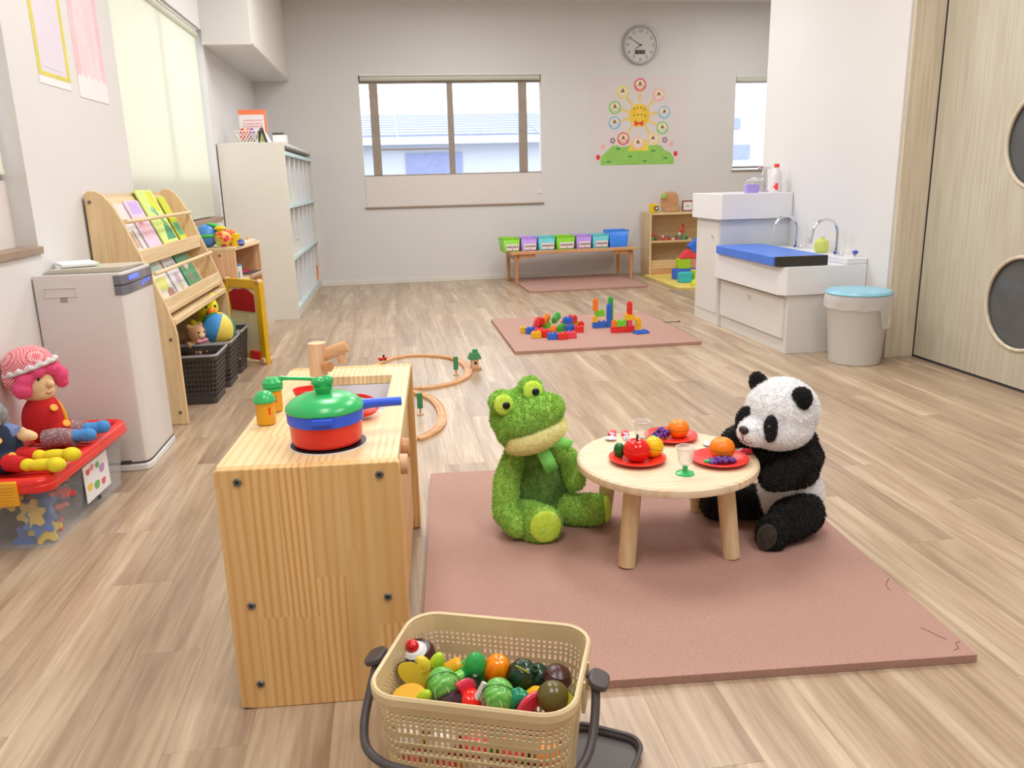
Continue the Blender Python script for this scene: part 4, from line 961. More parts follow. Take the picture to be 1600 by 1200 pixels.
for k in range(49):
    a = R(-150 + 300 * k / 48); lace.append((-0.012 + 0.072 * math.cos(a), -0.018 + 0.070 * math.sin(a), 0.243 + 0.022 * math.cos(a) + 0.003 * math.sin(k * 1.6)))
B().tube(lace, [0.008 + 0.0022 * math.sin(k * 1.6) for k in range(49)], 8).build('lace_trim', M['lace'], d)
for (x, y, z) in ((0.052, -0.058, 0.117), (0.078, -0.05, 0.062)):
    bt = B().lathe([(0.0115, 0), (0.0115, 0.004), (0.009, 0.005), (0.0, 0.0035)], 18, Matrix.Translation((x, y, z)) @ Euler((0, 1.0, -0.7)).to_matrix().to_4x4(), capt=False).build('button', M['yellow_p'], d)
B().tube([(0.030, -0.010, 0.145), (0.052, -0.012, 0.118), (0.063, -0.014, 0.085), (0.066, -0.014, 0.055)], 0.0065, 8).build('yellow_strap', M['yellow_p'], d)
for (a, c) in (((0.02, -0.07, 0.02), (0.115, -0.085, 0.022)), ((0.06, 0.0, 0.028), (0.125, -0.02, 0.03))):
    B().tube([a, ((a[0] + c[0]) / 2, (a[1] + c[1]) / 2, 0.026), c], [0.032, 0.030, 0.027], 14).build('trouser_leg', M['cloth_dots'], d)
for (p, q) in (((0.118, -0.087, 0.030), (0.152, -0.085, 0.030)), ((0.13, -0.02, 0.032), (0.172, -0.015, 0.034))):
    me = blob(B().ell(p, (0.024, 0.022, 0.020)).ell(((p[0] + q[0]) / 2, (p[1] + q[1]) / 2, p[2]), (0.026, 0.022, 0.020)).ell(q, (0.024, 0.022, 0.022)), 0.004, 4); link('shoe', me, d).data.materials.append(M['cloth_blue'])
d2 = thing('rag_doll', 'rag doll in navy dungarees with yellow boots at the left edge of the crate', 'doll', (-1.165, 2.42, 0.225))
link('dungarees', blob(B().ell((0.0, 0.0, 0.05), (0.050, 0.055, 0.07)).ell((0.01, -0.03, 0.02), (0.045, 0.06, 0.035)), 0.006, 5), d2).data.materials.append(M['cloth_navy'])
link('head', blob(B().ell((-0.035, -0.01, 0.145), (0.045, 0.045, 0.048)), 0.006, 2), d2).data.materials.append(M['skin_cloth'])
furry('hair', blob(B().ell((-0.035, -0.005, 0.165), (0.052, 0.052, 0.045)).ell((-0.01, 0.01, 0.15), (0.03, 0.035, 0.03)), 0.005, 2), M['yarn_grey'], d2, 1800, 0.006, 0.0012)
B().ell((0.006, -0.035, 0.145), (0.010, 0.010, 0.010)).build('nose', M['skin_cloth'], d2)
for q in (-0.045, -0.012): B().ell((0.008, q, 0.158), 0.004, nu=10, nv=8).build('eye', M['eye'], d2)
B().tube([(-0.005, 0.02, 0.095), (0.025, 0.012, 0.085), (0.045, 0.005, 0.085)], [0.030, 0.030, 0.026], 14).build('sleeve', M['cloth_stripe'], d2)
link('hand', blob(B().ell((0.065, 0.0, 0.085), (0.026, 0.016, 0.018)).ell((0.085, -0.005, 0.083), (0.014, 0.014, 0.013)).ell((0.06, -0.005, 0.102), (0.008, 0.008, 0.012), (0, 0.4, 0)), 0.004, 3), d2).data.materials.append(M['skin_cloth'])
for z, y, x in ((0.088, -0.052, 0.012), (0.045, -0.062, 0.047)):
    B().lathe([(0.010, 0), (0.010, 0.004), (0.0, 0.003)], 18, Matrix.Translation((x, y, z)) @ Euler((0, 1.0, -0.9)).to_matrix().to_4x4(), capt=False).build('button', M['yellow_p'], d2)
for (a, c) in (((0.03, -0.06, 0.025), (0.085, -0.085, 0.022)), ((0.03, -0.01, 0.03), (0.09, -0.02, 0.028))):
    B().tube([a, c], [0.026, 0.022], 14).build('trouser_leg', M['cloth_red'], d2)
for (p, q) in (((0.095, -0.087, 0.022), (0.175, -0.10, 0.022)), ((0.10, -0.022, 0.026), (0.19, -0.025, 0.026))):
    me = blob(B().ell(p, (0.022, 0.020, 0.019)).ell(((p[0] + q[0]) / 2, (p[1] + q[1]) / 2, p[2]), (0.045, 0.019, 0.018)).ell(q, (0.028, 0.020, 0.022)).ell((q[0] + 0.002, q[1] - 0.012, q[2] + 0.002), (0.02, 0.02, 0.021)), 0.004, 4); link('boot', me, d2).data.materials.append(M['cloth_yellow'])

# ================================================================ BACK WALL
cl = thing('wall_clock', 'round silver-rimmed wall clock with a small dark display above the sun poster', 'clock', (2.556, YB, 2.275))
F4 = Matrix.Rotation(PI / 2, 4, 'X')                 # local z -> towards the room (-y)
B().lathe([(0.170, 0.0), (0.185, 0.004), (0.187, 0.02), (0.180, 0.034), (0.168, 0.034), (0.162, 0.022)], 48, F4, capt=False).build('rim', pm('clock_silver', (176, 178, 180), 0.3, metal=0.5), cl)
B().lathe([(0.165, 0.016), (0.165, 0.02)], 48, F4).build('dial', pm('dial_white', (214, 212, 210), 0.5), cl)
for k in range(1, 13):
    a = PI / 2 - k * PI / 6; r_ = 0.132
    text_mesh(str(k), 0.042, M['dark_grey'], 'numeral', cl, Matrix.Translation((r_ * math.cos(a), -0.0208, r_ * math.sin(a))) @ F4, 0.0004)
B().box(-0.058, 0.05, -0.0225, -0.019, -0.085, -0.045).build('display', pm('lcd', (96, 104, 98), 0.3), cl)
for k, x in enumerate((-0.045, -0.03, -0.005, 0.01, 0.03)): B().box(x, x + 0.008, -0.0232, -0.0225, -0.076, -0.054).build('display_digit', M['black'], cl)
def hand(a, L, w, y):
    c, s_ = math.cos(a), math.sin(a); n_ = (-s_, c)
    pts = [(-0.015 * c + n_[0] * w, -0.015 * s_ + n_[1] * w), (-0.015 * c - n_[0] * w, -0.015 * s_ - n_[1] * w), (L * c - n_[0] * w * 0.5, L * s_ - n_[1] * w * 0.5), (L * c + n_[0] * w * 0.5, L * s_ + n_[1] * w * 0.5)]
    return B().prism(pts, y, y + 0.0008, 'XZ').build('hand', M['black'], cl)
hand(R(148), 0.118, 0.003, -0.026); hand(R(215), 0.066, 0.004, -0.0245)

ps = thing('poster', 'birthday poster with a smiling sun, a ring of month circles and a green hill', 'poster', (0, YB - 0.001, 0))
c0 = Vector((2.045, 8.33, 1.971)); c1 = Vector((3.081, 8.33, 1.157))
B().box(2.05, 3.08, -0.0008, 0, 1.157, 1.985).build('sheet', pm('sheet_white', (224, 216, 216), 0.7), ps)
def pp(u, v): return (2.562 + (u - 468) / 4.8 * 0.006545, 1.607 - (v - 745) / 4.8 * 0.00650 - (u - 468) * 0.000005)
def pprint(c, poly, lvl=1, name='print', raw=False):
    return B().prism([p if raw else pp(*p) for p in poly], -0.0008 - 0.0003 * lvl, -0.0008 - 0.0003 * (lvl - 1), 'XZ').build(name, pm('pp_%d_%d_%d' % c, c, 0.7), ps)
pprint((150, 206, 96), [(170, 1103), (170, 1040), (205, 1012), (232, 985), (262, 962), (300, 960), (330, 975), (400, 962), (460, 985), (540, 965), (590, 958), (640, 965), (672, 1002), (712, 1015), (742, 1052), (745, 1103)], 1, 'hill')
pprint((240, 214, 70), [(382, 1002), (412, 922), (520, 922), (548, 1002)], 2, 'banner')
sun = [(468 + (82 + (4 if k % 2 else -3)) * math.cos(2 * PI * k / 32), 745 + (84 + (4 if k % 2 else -3)) * math.sin(2 * PI * k / 32)) for k in range(32)]
CIR = [((470, 527), (236, 100, 96)), ((616, 600), (244, 180, 176)), ((662, 725), (130, 196, 232)), ((648, 838), (140, 206, 130)), ((577, 917), (246, 214, 140)), ((460, 945), (246, 196, 190)), ((345, 912), (232, 90, 84)), ((276, 797), (136, 190, 236)), ((278, 687), (140, 206, 110)), ((337, 577), (232, 224, 110))]
for k, ((u, v), c) in enumerate(CIR):
    du, dv = u - 468, v - 745; q = math.hypot(du, dv); du, dv = du / q, dv / q
    if k != 5: pprint((236, 206, 110), [(468 + du * 90 - dv * 8, 745 + dv * 90 + du * 8), (468 + du * 90 + dv * 8, 745 + dv * 90 - du * 8), (u - du * 50 + dv * 8, v - dv * 50 - du * 8), (u - du * 50 - dv * 8, v - dv * 50 + du * 8)], 1, 'ray')
    pprint(c, [(u + 47 * math.cos(t), v + 47 * math.sin(t)) for t in [2 * PI * i / 24 for i in range(24)]], 3 if k == 5 else 2, 'month_circle')
    pprint((240, 226, 196), [(u + 37 * math.cos(t), v + 37 * math.sin(t)) for t in [2 * PI * i / 24 for i in range(24)]], 4 if k == 5 else 3, 'month_disc')
    pprint(c, [(u - 36, v + 8), (u + 36, v + 8), (u + 28, v + 28), (u - 28, v + 28)], 5, 'month_band')
    pprint((236, 232, 230), [(u - 26, v + 12), (u + 26, v + 12), (u + 26, v + 23), (u - 26, v + 23)], 6, 'name_strip')
    pprint((150, 100, 80), [(u - 16, v + 2), (u + 16, v + 2), (u, v - 28)], 5, 'motif')
pprint((244, 204, 70), sun, 3, 'sun')
for k, (u, v) in enumerate([(425, 697), (450, 690), (480, 690), (508, 700), (425, 745), (455, 740), (485, 740), (510, 748)]):
    pprint((150, 140, 60), [(u - 8, v - 3), (u + 8, v - 3), (u + 8, v + 2), (u - 8, v + 2)], 4, 'letter_stroke'); pprint((150, 140, 60), [(u - 2, v - 10), (u + 2, v - 10), (u + 3, v + 10), (u - 1, v + 10)], 4, 'letter_stroke')
pprint((236, 66, 56), [(428, 780), (465, 798), (500, 780), (496, 824), (465, 808), (432, 824)], 4, 'bow')
for k, (u, v) in enumerate([(262, 925), (670, 925)]):
    for i in range(5): pprint((160, 90, 110), [(u + 15 * math.cos(2 * PI * i / 5) + 8 * math.cos(t), v + 15 * math.sin(2 * PI * i / 5) + 8 * math.sin(t)) for t in [2 * PI * j / 10 for j in range(10)]], 2, 'petal')
for u, v, c in ((150, 1045, (232, 60, 60)), (757, 1027, (232, 60, 60)), (190, 970, (246, 180, 180)), (722, 955, (246, 180, 180))):
    pprint(c, [(u + 16 * math.cos(t), v + 20 * math.sin(t)) for t in [2 * PI * j / 12 for j in range(12)]], 2, 'flower')
for u, v in ((305, 985), (400, 1043), (580, 1003), (230, 1078), (512, 1078), (678, 1058)): pprint((70, 150, 90), [(u - 16, v - 5), (u + 16, v - 7), (u + 14, v + 7), (u - 14, v + 6)], 2, 'tuft')

# ---- foam mats
def foam_mat_obj(label, x, y, w, d, rz, marks=()):
    o = thing('foam_mat', label, 'floor mat', (x, y, 0), rz)
    b = B().prism([(0, 0), (w, 0), (w, d - 0.0), (0, d)], 0, 0.019)
    b.build('mat', M['mat_foam'], o, bevel=0.0015)
    for pts in marks:
        B().tube([(a, c, 0.0192) for a, c in pts], 0.0009, 6).build('seam_line', pm('seam_brown', (120, 72, 62), 0.8), o)
    return o
foam_mat_obj('large brown foam mat under the toy table in the foreground', -0.004, 1.398, 1.157, 1.24, -0.067,
             [[(1.148, 0.33), (1.135, 0.315), (1.124, 0.30), (1.120, 0.275)], [(1.10, 0.11), (1.118, 0.075), (1.128, 0.06)], [(1.118, 0.02), (1.132, 0.025), (1.138, 0.045), (1.15, 0.05)]])
foam_mat_obj('brown foam mat strewn with building blocks in the middle of the room', 0.669, 4.571, 1.15, 1.17, 0.0)
foam_mat_obj('brown foam mat lying under the long low bench', 1.19, 7.135, 1.12, 1.02, 0.03)
ym = thing('foam_mat', 'yellow foam mat with soft blocks in front of the far wooden shelf', 'floor mat', (2.53, 6.93, 0), 0.0)
B().box(0, 1.1, 0, 1.08, 0, 0.016).build('mat', pm('yellow_foam', (232, 206, 110), 0.7), ym, bevel=0.0015)
for k in range(3): B().box(0, 1.1, 0.27 * (k + 1) - 0.001, 0.27 * (k + 1) + 0.001, 0.016, 0.0168).build('seam_line', pm('seam_yellow', (196, 160, 70), 0.8), ym)

# ---- long low bench and its seven bins
be = thing('low_bench', 'long low wooden bench table against the back wall holding coloured bins', 'bench', (1.118, 7.735, 0), 0.075)
BL, BD, BH = 1.29, 0.44, 0.318
B().box(0, BL, 0, BD, BH - 0.026, BH).build('top', M['beech_x'], be, bevel=0.004)
def bench_leg(x, y, sx): return B().cyl((x, y, 0), (x - sx * 0.0, y, BH - 0.026), 0.016, 0.02, n=14)
for x, sx in ((0.055, 1), (BL - 0.05, -1)):
    for y in (0.035, BD - 0.035): bench_leg(x, y, sx).build('leg', M['beech_leg'], be)
    B().box(x - 0.012, x + 0.012, 0.035, BD - 0.035, BH - 0.075, BH - 0.026).build('cross_rail', M['beech_leg'], be, bevel=0.002)
    for y in (0.035, BD - 0.035):
        pl = [(x, BH - 0.12), (x + sx * 0.02, BH - 0.09), (x + sx * 0.05, BH - 0.065), (x + sx * 0.19, BH - 0.058), (x + sx * 0.19, BH - 0.026), (x, BH - 0.026)]
        B().prism(pl, y - 0.009, y + 0.009, 'XZ').build('bracket', M['beech_leg'], be, bevel=0.002)
    B().cyl((x + sx * 0.01, 0.012, BH - 0.045), (x + sx * 0.01, 0.002, BH - 0.045), 0.009, n=12).build('hinge', M['bolt'], be)
bins = [(783, 811, 360, (140, 214, 46), 'lime green', 'first from the left'), (812, 838, 360, (190, 150, 236), 'lilac', 'second from the left'), (839, 865, 359, (110, 206, 214), 'turquoise', 'third from the left'),
        (867, 896, 358, (130, 208, 40), 'lime green', 'fourth from the left'), (898, 922, 357, (186, 146, 230), 'lilac', 'fifth from the left'), (924, 949, 357, (120, 204, 206), 'turquoise', 'sixth from the left')]
BX = [(1.036, 7.86, 0.378), (1.22, 7.86, 0.371), (1.392, 7.86, 0.365), (1.576, 7.88, 0.363), (1.782, 7.9, 0.361), (1.952, 7.9, 0.361), (2.135, 7.92, 0.359), (2.321, 7.92, 0.353)]
def bin_mesh(w, d, h_, c, o, m_):
    b = B(); lo = rrect(w * 0.86, d * 0.88, 0.012); hi = rrect(w, d, 0.014); n = len(lo)
    b.add([(a, q, 0) for a, q in lo] + [(a, q, h_) for a, q in hi], [tuple(range(n - 1, -1, -1))] + [(i, (i + 1) % n, n + (i + 1) % n, n + i) for i in range(n)])
    t = b.build('tub', m_, o); q = t.modifiers.new('t', 'SOLIDIFY'); q.thickness = 0.0025
    B().tube([Vector((a, q_, h_)) for a, q_ in hi], 0.0035, 6, True).build('rim', m_, o)
for i, (a, c, t, col_, nm, ordn) in enumerate(bins):
    x0, x1 = BX[i][0], BX[i + 1][0]; w = (x1 - x0) * 0.96; xx = (x0 + x1) / 2; yy = 7.735 + (xx - 1.118) * 0.075 + 0.20
    o = thing('toy_bin', '%s plastic bin with a white label, %s on the low bench' % (nm, ordn), 'bin', (xx, yy, BH), 0.075, 'plastic bins in a row on the low bench')
    bin_mesh(w, 0.22, 0.128, col_, o, pm('bin_' + nm.split()[-1], col_, 0.4))
    lw = w * 0.36
    lbl = B().box(-lw + 0.008, lw + 0.008, -0.104 - 0.0035, -0.1015, 0.012, 0.072).build('label_card', pm('card', (236, 224, 226), 0.7), o)
    for k in range(6):
        B().box(-lw + 0.018 + k * lw * 0.30, -lw + 0.018 + k * lw * 0.30 + lw * 0.2, -0.1085, -0.1074, 0.038, 0.052).build('letter_stroke', M['dark_grey'], lbl)
    B().box(0.004, 0.012, -0.1085, -0.1074, 0.018, 0.028).build('letter_stroke', M['dark_grey'], lbl)
o = thing('toy_bin', 'taller bright blue open bin at the right end of the low bench', 'bin', ((BX[6][0] + BX[7][0]) / 2 + 0.008, 8.015, BH), 0.075, 'plastic bins in a row on the low bench')
bin_mesh((BX[7][0] - BX[6][0]) * 1.14, 0.20, 0.165, 0, o, pm('bin_blue', (60, 140, 245), 0.35))

# ---- far wooden shelf with small toys
fs_ = thing('toy_shelf', 'far wooden shelf with rows of small figures partly behind the sink unit', 'shelf', (2.592, 8.02, 0))
FW, FD, FH = 0.86, 0.295, 0.64
B().box(0, 0.022, 0, FD, 0, FH).build('side_panel', M['shelf_v'], fs_, bevel=0.002); B().box(FW - 0.022, FW, 0, FD, 0, FH).build('side_panel', M['shelf_v'], fs_, bevel=0.002)
WX = wood('birch_crosswise', (240, 214, 170), (230, 200, 152), (216, 180, 132), axis=0, rings=14)
for z in (0.07, 0.335, 0.617): B().box(0.022, FW - 0.022, 0, FD - 0.01, z, z + 0.02).build('shelf', WX, fs_, bevel=0.002)
B().box(0.022, FW - 0.022, FD - 0.01, FD, 0.0, FH).build('back_panel', WX, fs_)
B().box(0.022, FW - 0.022, 0.004, 0.02, 0.0, 0.07).build('plinth', M['beech_x'], fs_)
B().box(0.03, FW - 0.03, 0.03, 0.05, 0.09, 0.155).build('front_lip', WX, fs_, bevel=0.002)
cam_ = thing('toy_camera', 'yellow toy camera with a dark lens on the far wooden shelf', 'toy', (2.655, 8.09, FH), 0.0)
B().box(-0.045, 0.045, -0.02, 0.02, 0, 0.085).build('body', M['yellow'], cam_, bevel=0.008); B().cyl((0.018, -0.02, 0.042), (0.018, -0.035, 0.042), 0.024).build('lens', M['dark_grey'], cam_); B().cyl((0.018, -0.035, 0.042), (0.018, -0.037, 0.042), 0.012).build('lens_glass', M['white'], cam_)
B().cyl((-0.025, 0, 0.085), (-0.025, 0, 0.094), 0.01).build('button', M['orange'], cam_)
bo = thing('wicker_board', 'round wooden tray propped up behind a basket of play fruit on the far shelf', 'tray', (2.86, 8.16, FH))
B().prism(rrect(0.19, 0.20, 0.07), -0.008, 0.008, 'XZ', Matrix.Translation((0, 0.04, 0.105))).build('board', M['beech_x'], bo, bevel=0.004)
B().lathe([(0.075, 0), (0.10, 0.03), (0.105, 0.05)], 28, Matrix.Translation((0, -0.035, 0)) @ Matrix.Diagonal((1, 0.45, 1, 1)), capt=False).build('basket_bowl', pm('wicker', (214, 170, 130), 0.8, bump=(200, 0.8, 0.003)), bo)
for k, (x, z, c) in enumerate([(-0.065, 0.055, (200, 60, 70)), (-0.03, 0.06, (210, 50, 60)), (0.01, 0.055, (226, 110, 110)), (0.04, 0.06, (90, 150, 80)), (0.07, 0.052, (190, 70, 60))]):
    o = thing('play_fruit', 'small play fruit in the basket on the far shelf, %s from the left' % ['first', 'second', 'third', 'fourth', 'fifth'][k], 'toy fruit', (2.86 + x, 8.12, FH + z - 0.045), 0, 'play fruit in the basket on the far shelf')
    B().ell((0, 0, 0.022), 0.020).build('fruit', pm('pf%d' % k, c), o); B().cyl((0, 0, 0.04), (0, 0, 0.048), 0.003, n=8).build('stalk', M['green'], o)
o = thing('play_leaf', 'lime leaf ornament on the corner of the propped wooden tray', 'ornament', (2.79, 8.18, FH + 0.16)); B().ell((0, -0.02, 0), (0.022, 0.01, 0.034), (0, 0.3, 0)).build('leaf', pm('leaf_lime', (150, 206, 90)), o); B().cyl((0, -0.02, -0.02), (0, -0.01, -0.03), 0.003).build('stalk', M['green'], o)
o = thing('photo_frame', 'small brown framed card at the right of the far shelf', 'frame', (3.035, 8.14, FH))
B().box(-0.06, 0.06, -0.006, 0.006, 0, 0.012).box(-0.06, 0.06, -0.006, 0.006, 0.098, 0.11).box(-0.06, -0.048, -0.006, 0.006, 0.012, 0.098).box(0.048, 0.06, -0.006, 0.006, 0.012, 0.098).build('frame', pm('frame_brown', (150, 70, 56)), o)
B().box(-0.048, 0.048, -0.002, 0.004, 0.012, 0.098).build('card', M['paper'], o); B().box(-0.02, 0.02, -0.003, -0.002, 0.05, 0.056).build('print', M['dark_grey'], o)
figs = [((90, 180, 80), 0.075, 'green and brown'), ((110, 90, 60), 0.06, 'olive'), ((160, 120, 80), 0.042, 'tan'), ((196, 70, 56), 0.05, 'brick red'), ((214, 90, 70), 0.045, 'coral'), ((180, 50, 50), 0.05, 'dark red'), ((226, 214, 210), 0.045, 'white'), ((196, 60, 70), 0.045, 'crimson'), ((110, 130, 160), 0.075, 'slate blue'), ((90, 150, 80), 0.05, 'leaf green'), ((70, 120, 70), 0.055, 'dark green'), ((220, 210, 200), 0.03, 'cream'), ((110, 160, 110), 0.035, 'sage')]
for k, (c, hh, nm) in enumerate(figs):
    x = 2.640 + k * 0.037; o = thing('toy_figure', 'tiny %s figure in the row midway up the far wooden shelf' % nm, 'toy figure', (x, 8.07 + 0.01 * (k % 3), 0.355), 0, 'tiny figures on the middle of the far shelf')
    B().lathe([(0.012, 0), (0.015, 0.01), (0.011, hh * 0.55), (0.006, hh * 0.65)], 14).build('body', pm('fig%d' % k, c), o); B().ell((0, 0, hh * 0.8), hh * 0.2 + 0.003, nu=12, nv=8).build('head', pm('fig%d' % ((k + 3) % 13), figs[(k + 3) % 13][0]), o)
o = thing('toy_rooster', 'larger orange-red toy bird standing behind the tiny figures', 'toy', (2.985, 8.15, 0.355))
B().lathe([(0.02, 0), (0.006, 0.02), (0.006, 0.06)], 14).build('stand', pm('fig_stand', (150, 120, 100)), o); B().ell((0, 0, 0.10), (0.034, 0.016, 0.035)).build('body', pm('rooster', (226, 100, 76)), o); B().ell((0.01, 0, 0.143), 0.014).build('head', M['red'], o)

# ---- soft blocks piled on the yellow mat
def cubeblock(name, label, c, loc, size, rot=(0, 0, 0), cat='soft block'):
    o = thing(name, label, cat, loc, 0); sx, sy, sz = size; o.rotation_euler = rot
    B().box(-sx / 2, sx / 2, -sy / 2, sy / 2, 0, sz).build('block', pm('sb_%d_%d_%d' % c, c, 0.6), o, bevel=0.008)
    for q in (-1, 1): B().box(-sx / 2 + 0.02, sx / 2 - 0.02, q * sy / 2 - 0.0006, q * sy / 2 + 0.0006, 0.02 if sz > 0.05 else 0.01, sz - (0.02 if sz > 0.05 else 0.01)).build('face_inset', pm('sb_%d_%d_%d' % c, c, 0.6), o)
    return o
MZ = 0.017
cubeblock('soft_block', 'long blue soft block lying behind the turquoise one on the yellow mat', (70, 110, 235), (2.80, 7.56, MZ), (0.22, 0.10, 0.10))
cubeblock('soft_block', 'turquoise soft block on the yellow mat', (60, 196, 206), (2.715, 7.30, MZ), (0.12, 0.10, 0.095))
cubeblock('soft_block', 'lime soft block standing beside the turquoise block', (196, 220, 40), (2.835, 7.32, MZ), (0.09, 0.10, 0.11))
cubeblock('soft_block', 'teal soft block at the back right of the pile', (60, 190, 180), (2.94, 7.44, MZ), (0.10, 0.10, 0.115))
cubeblock('soft_block', 'lime green soft block standing on the blue one', (180, 216, 50), (2.79, 7.56, MZ + 0.10), (0.13, 0.09, 0.10))
cubeblock('soft_block', 'peach soft block next to the lime green block in the tower', (240, 150, 140), (2.90, 7.56, MZ + 0.10), (0.09, 0.09, 0.10))
o = thing('soft_block', 'red triangular soft roof block on top of the tower', 'soft block', (2.86, 7.56, MZ + 0.20))
B().prism([(-0.12, 0), (0.12, 0), (0.12, 0.035), (0.04, 0.10), (-0.05, 0.075)], -0.05, 0.05, 'XZ').build('block', pm('soft_red', (240, 70, 80), 0.6), o, bevel=0.006); B().box(-0.05, 0.05, -0.0508, -0.05, 0.02, 0.03).build('face_inset', pm('soft_red', (240, 70, 80)), o)
o = cubeblock('soft_block', 'blue soft block tipped on its corner at the very top of the tower', (50, 120, 235), (2.93, 7.55, MZ + 0.285), (0.13, 0.09, 0.09), (0, -0.65, 0))
o = thing('soft_block', 'low lime dome block at the front edge of the yellow mat', 'soft block', (2.735, 7.05, MZ)); B().lathe([(0.055, 0), (0.055, 0.02), (0.045, 0.045), (0.02, 0.058), (0.0, 0.06)], 24, capt=False).build('dome', pm('dome_lime', (214, 226, 30)), o); B().torus((0, 0, 0.012), 0.055, 0.003).build('band', pm('dome_lime', (214, 226, 30)), o)
o = thing('toy_car', 'small black and white toy car on the yellow mat', 'toy car', (2.83, 7.04, MZ), 0.2)
B().box(-0.045, 0.045, -0.025, 0.025, 0.012, 0.045).build('body', M['black'], o, bevel=0.006); B().ell((0, 0, 0.055), (0.036, 0.026, 0.025)).build('roof', M['white'], o)
for x in (-0.028, 0.028):
    for y in (-0.026, 0.026): B().cyl((x, y - 0.004, 0.012), (x, y + 0.004, 0.012), 0.012, n=14).build('wheel', M['dark_grey'], o)
for q in (-0.015, 0.015): B().ell((q, -0.025, 0.058), (0.007, 0.004, 0.007), nu=10, nv=8).build('eye_patch', M['black'], o)

# ---- building bricks with studs on the middle mat
def brick(label, c, loc, nx, ny, rz=0, hh=0.038, rot=None, group=None):
    u = 0.031; o = thing('building_block', label, 'building block', loc, rz, group)
    if rot: o.rotation_euler = rot
    m_ = pm('bb_%d_%d_%d' % c, c, 0.3)
    B().box(-nx * u / 2, nx * u / 2, -ny * u / 2, ny * u / 2, 0, hh).build('block', m_, o, bevel=0.002)
    for i in range(nx):
        for j in range(ny): B().cyl(((i - (nx - 1) / 2) * u, (j - (ny - 1) / 2) * u, hh), ((i - (nx - 1) / 2) * u, (j - (ny - 1) / 2) * u, hh + 0.008), 0.010, n=14).build('stud', m_, o)
    return o
RD, YL, GR, BLU, OR, LG, PK = (232, 50, 44), (244, 190, 30), (50, 180, 70), (46, 110, 216), (246, 130, 30), (120, 210, 50), (240, 70, 90)
CN = {RD: 'red', YL: 'yellow', GR: 'green', BLU: 'blue', OR: 'orange', LG: 'light green', PK: 'pink'}
mz = 0.0195
pile = [((817, 517), YL, 1, 1, 0.1, 0), ((829, 518), BLU, 2, 1, 0.4, 0), ((843, 521), PK, 2, 1, -0.3, 0), ((838, 526), YL, 2, 1, 0.15, 0), ((852, 524), RD, 2, 2, 0.5, 0), ((864, 520), OR, 1, 3, -0.5, 0), ((863, 527), BLU, 2, 1, 0.0, 0), ((876, 516), GR, 1, 3, -0.6, 0),
        ((879, 526), RD, 2, 1, 0.1, 0), ((893, 523), PK, 2, 1, 0.0, 0), ((891, 515), BLU, 2, 1, 0.3, 0), ((903, 517), RD, 2, 1, -0.2, 0), ((897, 508), YL, 2, 1, 0.4, 0), ((853, 511), LG, 2, 1, 0.2, 0), ((884, 508), OR, 1, 2, 0.8, 0), ((906, 512), RD, 1, 1, 0.3, 0), ((840, 513), RD, 2, 1, 0.6, 0)]
PZ_ = [(0.806, 5.141, 0.02), (0.852, 5.105, 0.02), (0.901, 5.045, 0.02), (0.861, 4.944, 0.02), (0.925, 4.971, 0.02), (0.993, 5.065, 0.02), (0.952, 4.875, 0.02), (1.065, 5.139, 0.02), (1.014, 4.858, 0.02), (1.077, 4.884, 0.02), (1.117, 5.1, 0.02), (1.168, 5.062, 0.02), (1.183, 5.278, 0.02), (0.988, 5.284, 0.02), (1.128, 5.294, 0.02), (1.218, 5.217, 0.02), (0.925, 5.252, 0.02)]
ords = ['leftmost', 'second from the left', 'third from the left at the back', 'at the front left', 'near the middle left', 'slanting in the middle', 'at the front middle', 'slanting right of the middle', 'at the front right of middle', 'at the front right', 'right of the middle', 'at the far right', 'at the back right', 'at the back left', 'at the back middle', 'small one at the right end', 'back left one']
for k, ((_, c, nx, ny, rz, _z), p) in enumerate(zip(pile, PZ_)):
    brick('%s building block %s of the loose pile' % (CN[c], ords[k]), c, (p[0], p[1], mz), nx, ny, rz, group='loose pile of building blocks')
for k, ((px_, py_, zz), c, nx, ny, rz, rot) in enumerate([((0.985, 5.27, 0.062), OR, 1, 3, 0, (0.25, 0.1, -0.55)), ((1.065, 5.30, 0.062), GR, 1, 3, 0, (0.3, 0.0, -0.6)), ((0.93, 5.22, 0.060), RD, 2, 1, 0, (0.1, 0.2, 0.5)), ((1.115, 5.18, 0.060), BLU, 2, 1, 0, (0.05, 0.1, 0.2)), ((1.16, 5.24, 0.060), RD, 2, 1, 0, (0.0, 0.15, 0.1)), ((0.90, 5.16, 0.060), PK, 1, 1, 0, (0.1, 0.1, 0.1))]):
    brick('%s building block lying on top of the loose pile, %s' % (CN[c], ['slanting left', 'slanting right', 'at its left', 'over the middle right', 'at its right end', 'small one on the left'][k]), c, (px_, py_, zz), nx, ny, 0, rot=rot, group='loose pile of building blocks')
# the little built structure
bx, by = (1.309, 5.191, 0.02)[0], (1.309, 5.191, 0.02)[1]
def st(label, c, dx, dy, lv, nx, ny): return brick(label, c, (bx + dx, by + dy, mz + lv * 0.0385), nx, ny, 0, group='blocks built into a small castle')
st('blue base block of the left tower of the block castle', BLU, 0.028, 0.0, 0, 3, 1)
st('yellow block of the left tower', YL, 0.0, 0.0, 1, 1, 1); st('light green bridge block of the left tower', LG, 0.03, 0.0, 2, 2, 1); st('orange block above the bridge', OR, 0.0, 0.0, 3, 1, 1); st('orange block at the top of the left tower', OR, 0.0, 0.0, 4, 1, 1)
for k in range(4): st('blue block of the middle column, %s' % ['lowest', 'second', 'third', 'highest'][k], BLU, 0.094, 0.0, k, 1, 1)
for k in range(5): st('green block of the rear column, %s from the floor' % ['first', 'second', 'third', 'fourth', 'fifth'][k], GR, 0.118, 0.05, k, 1, 1)
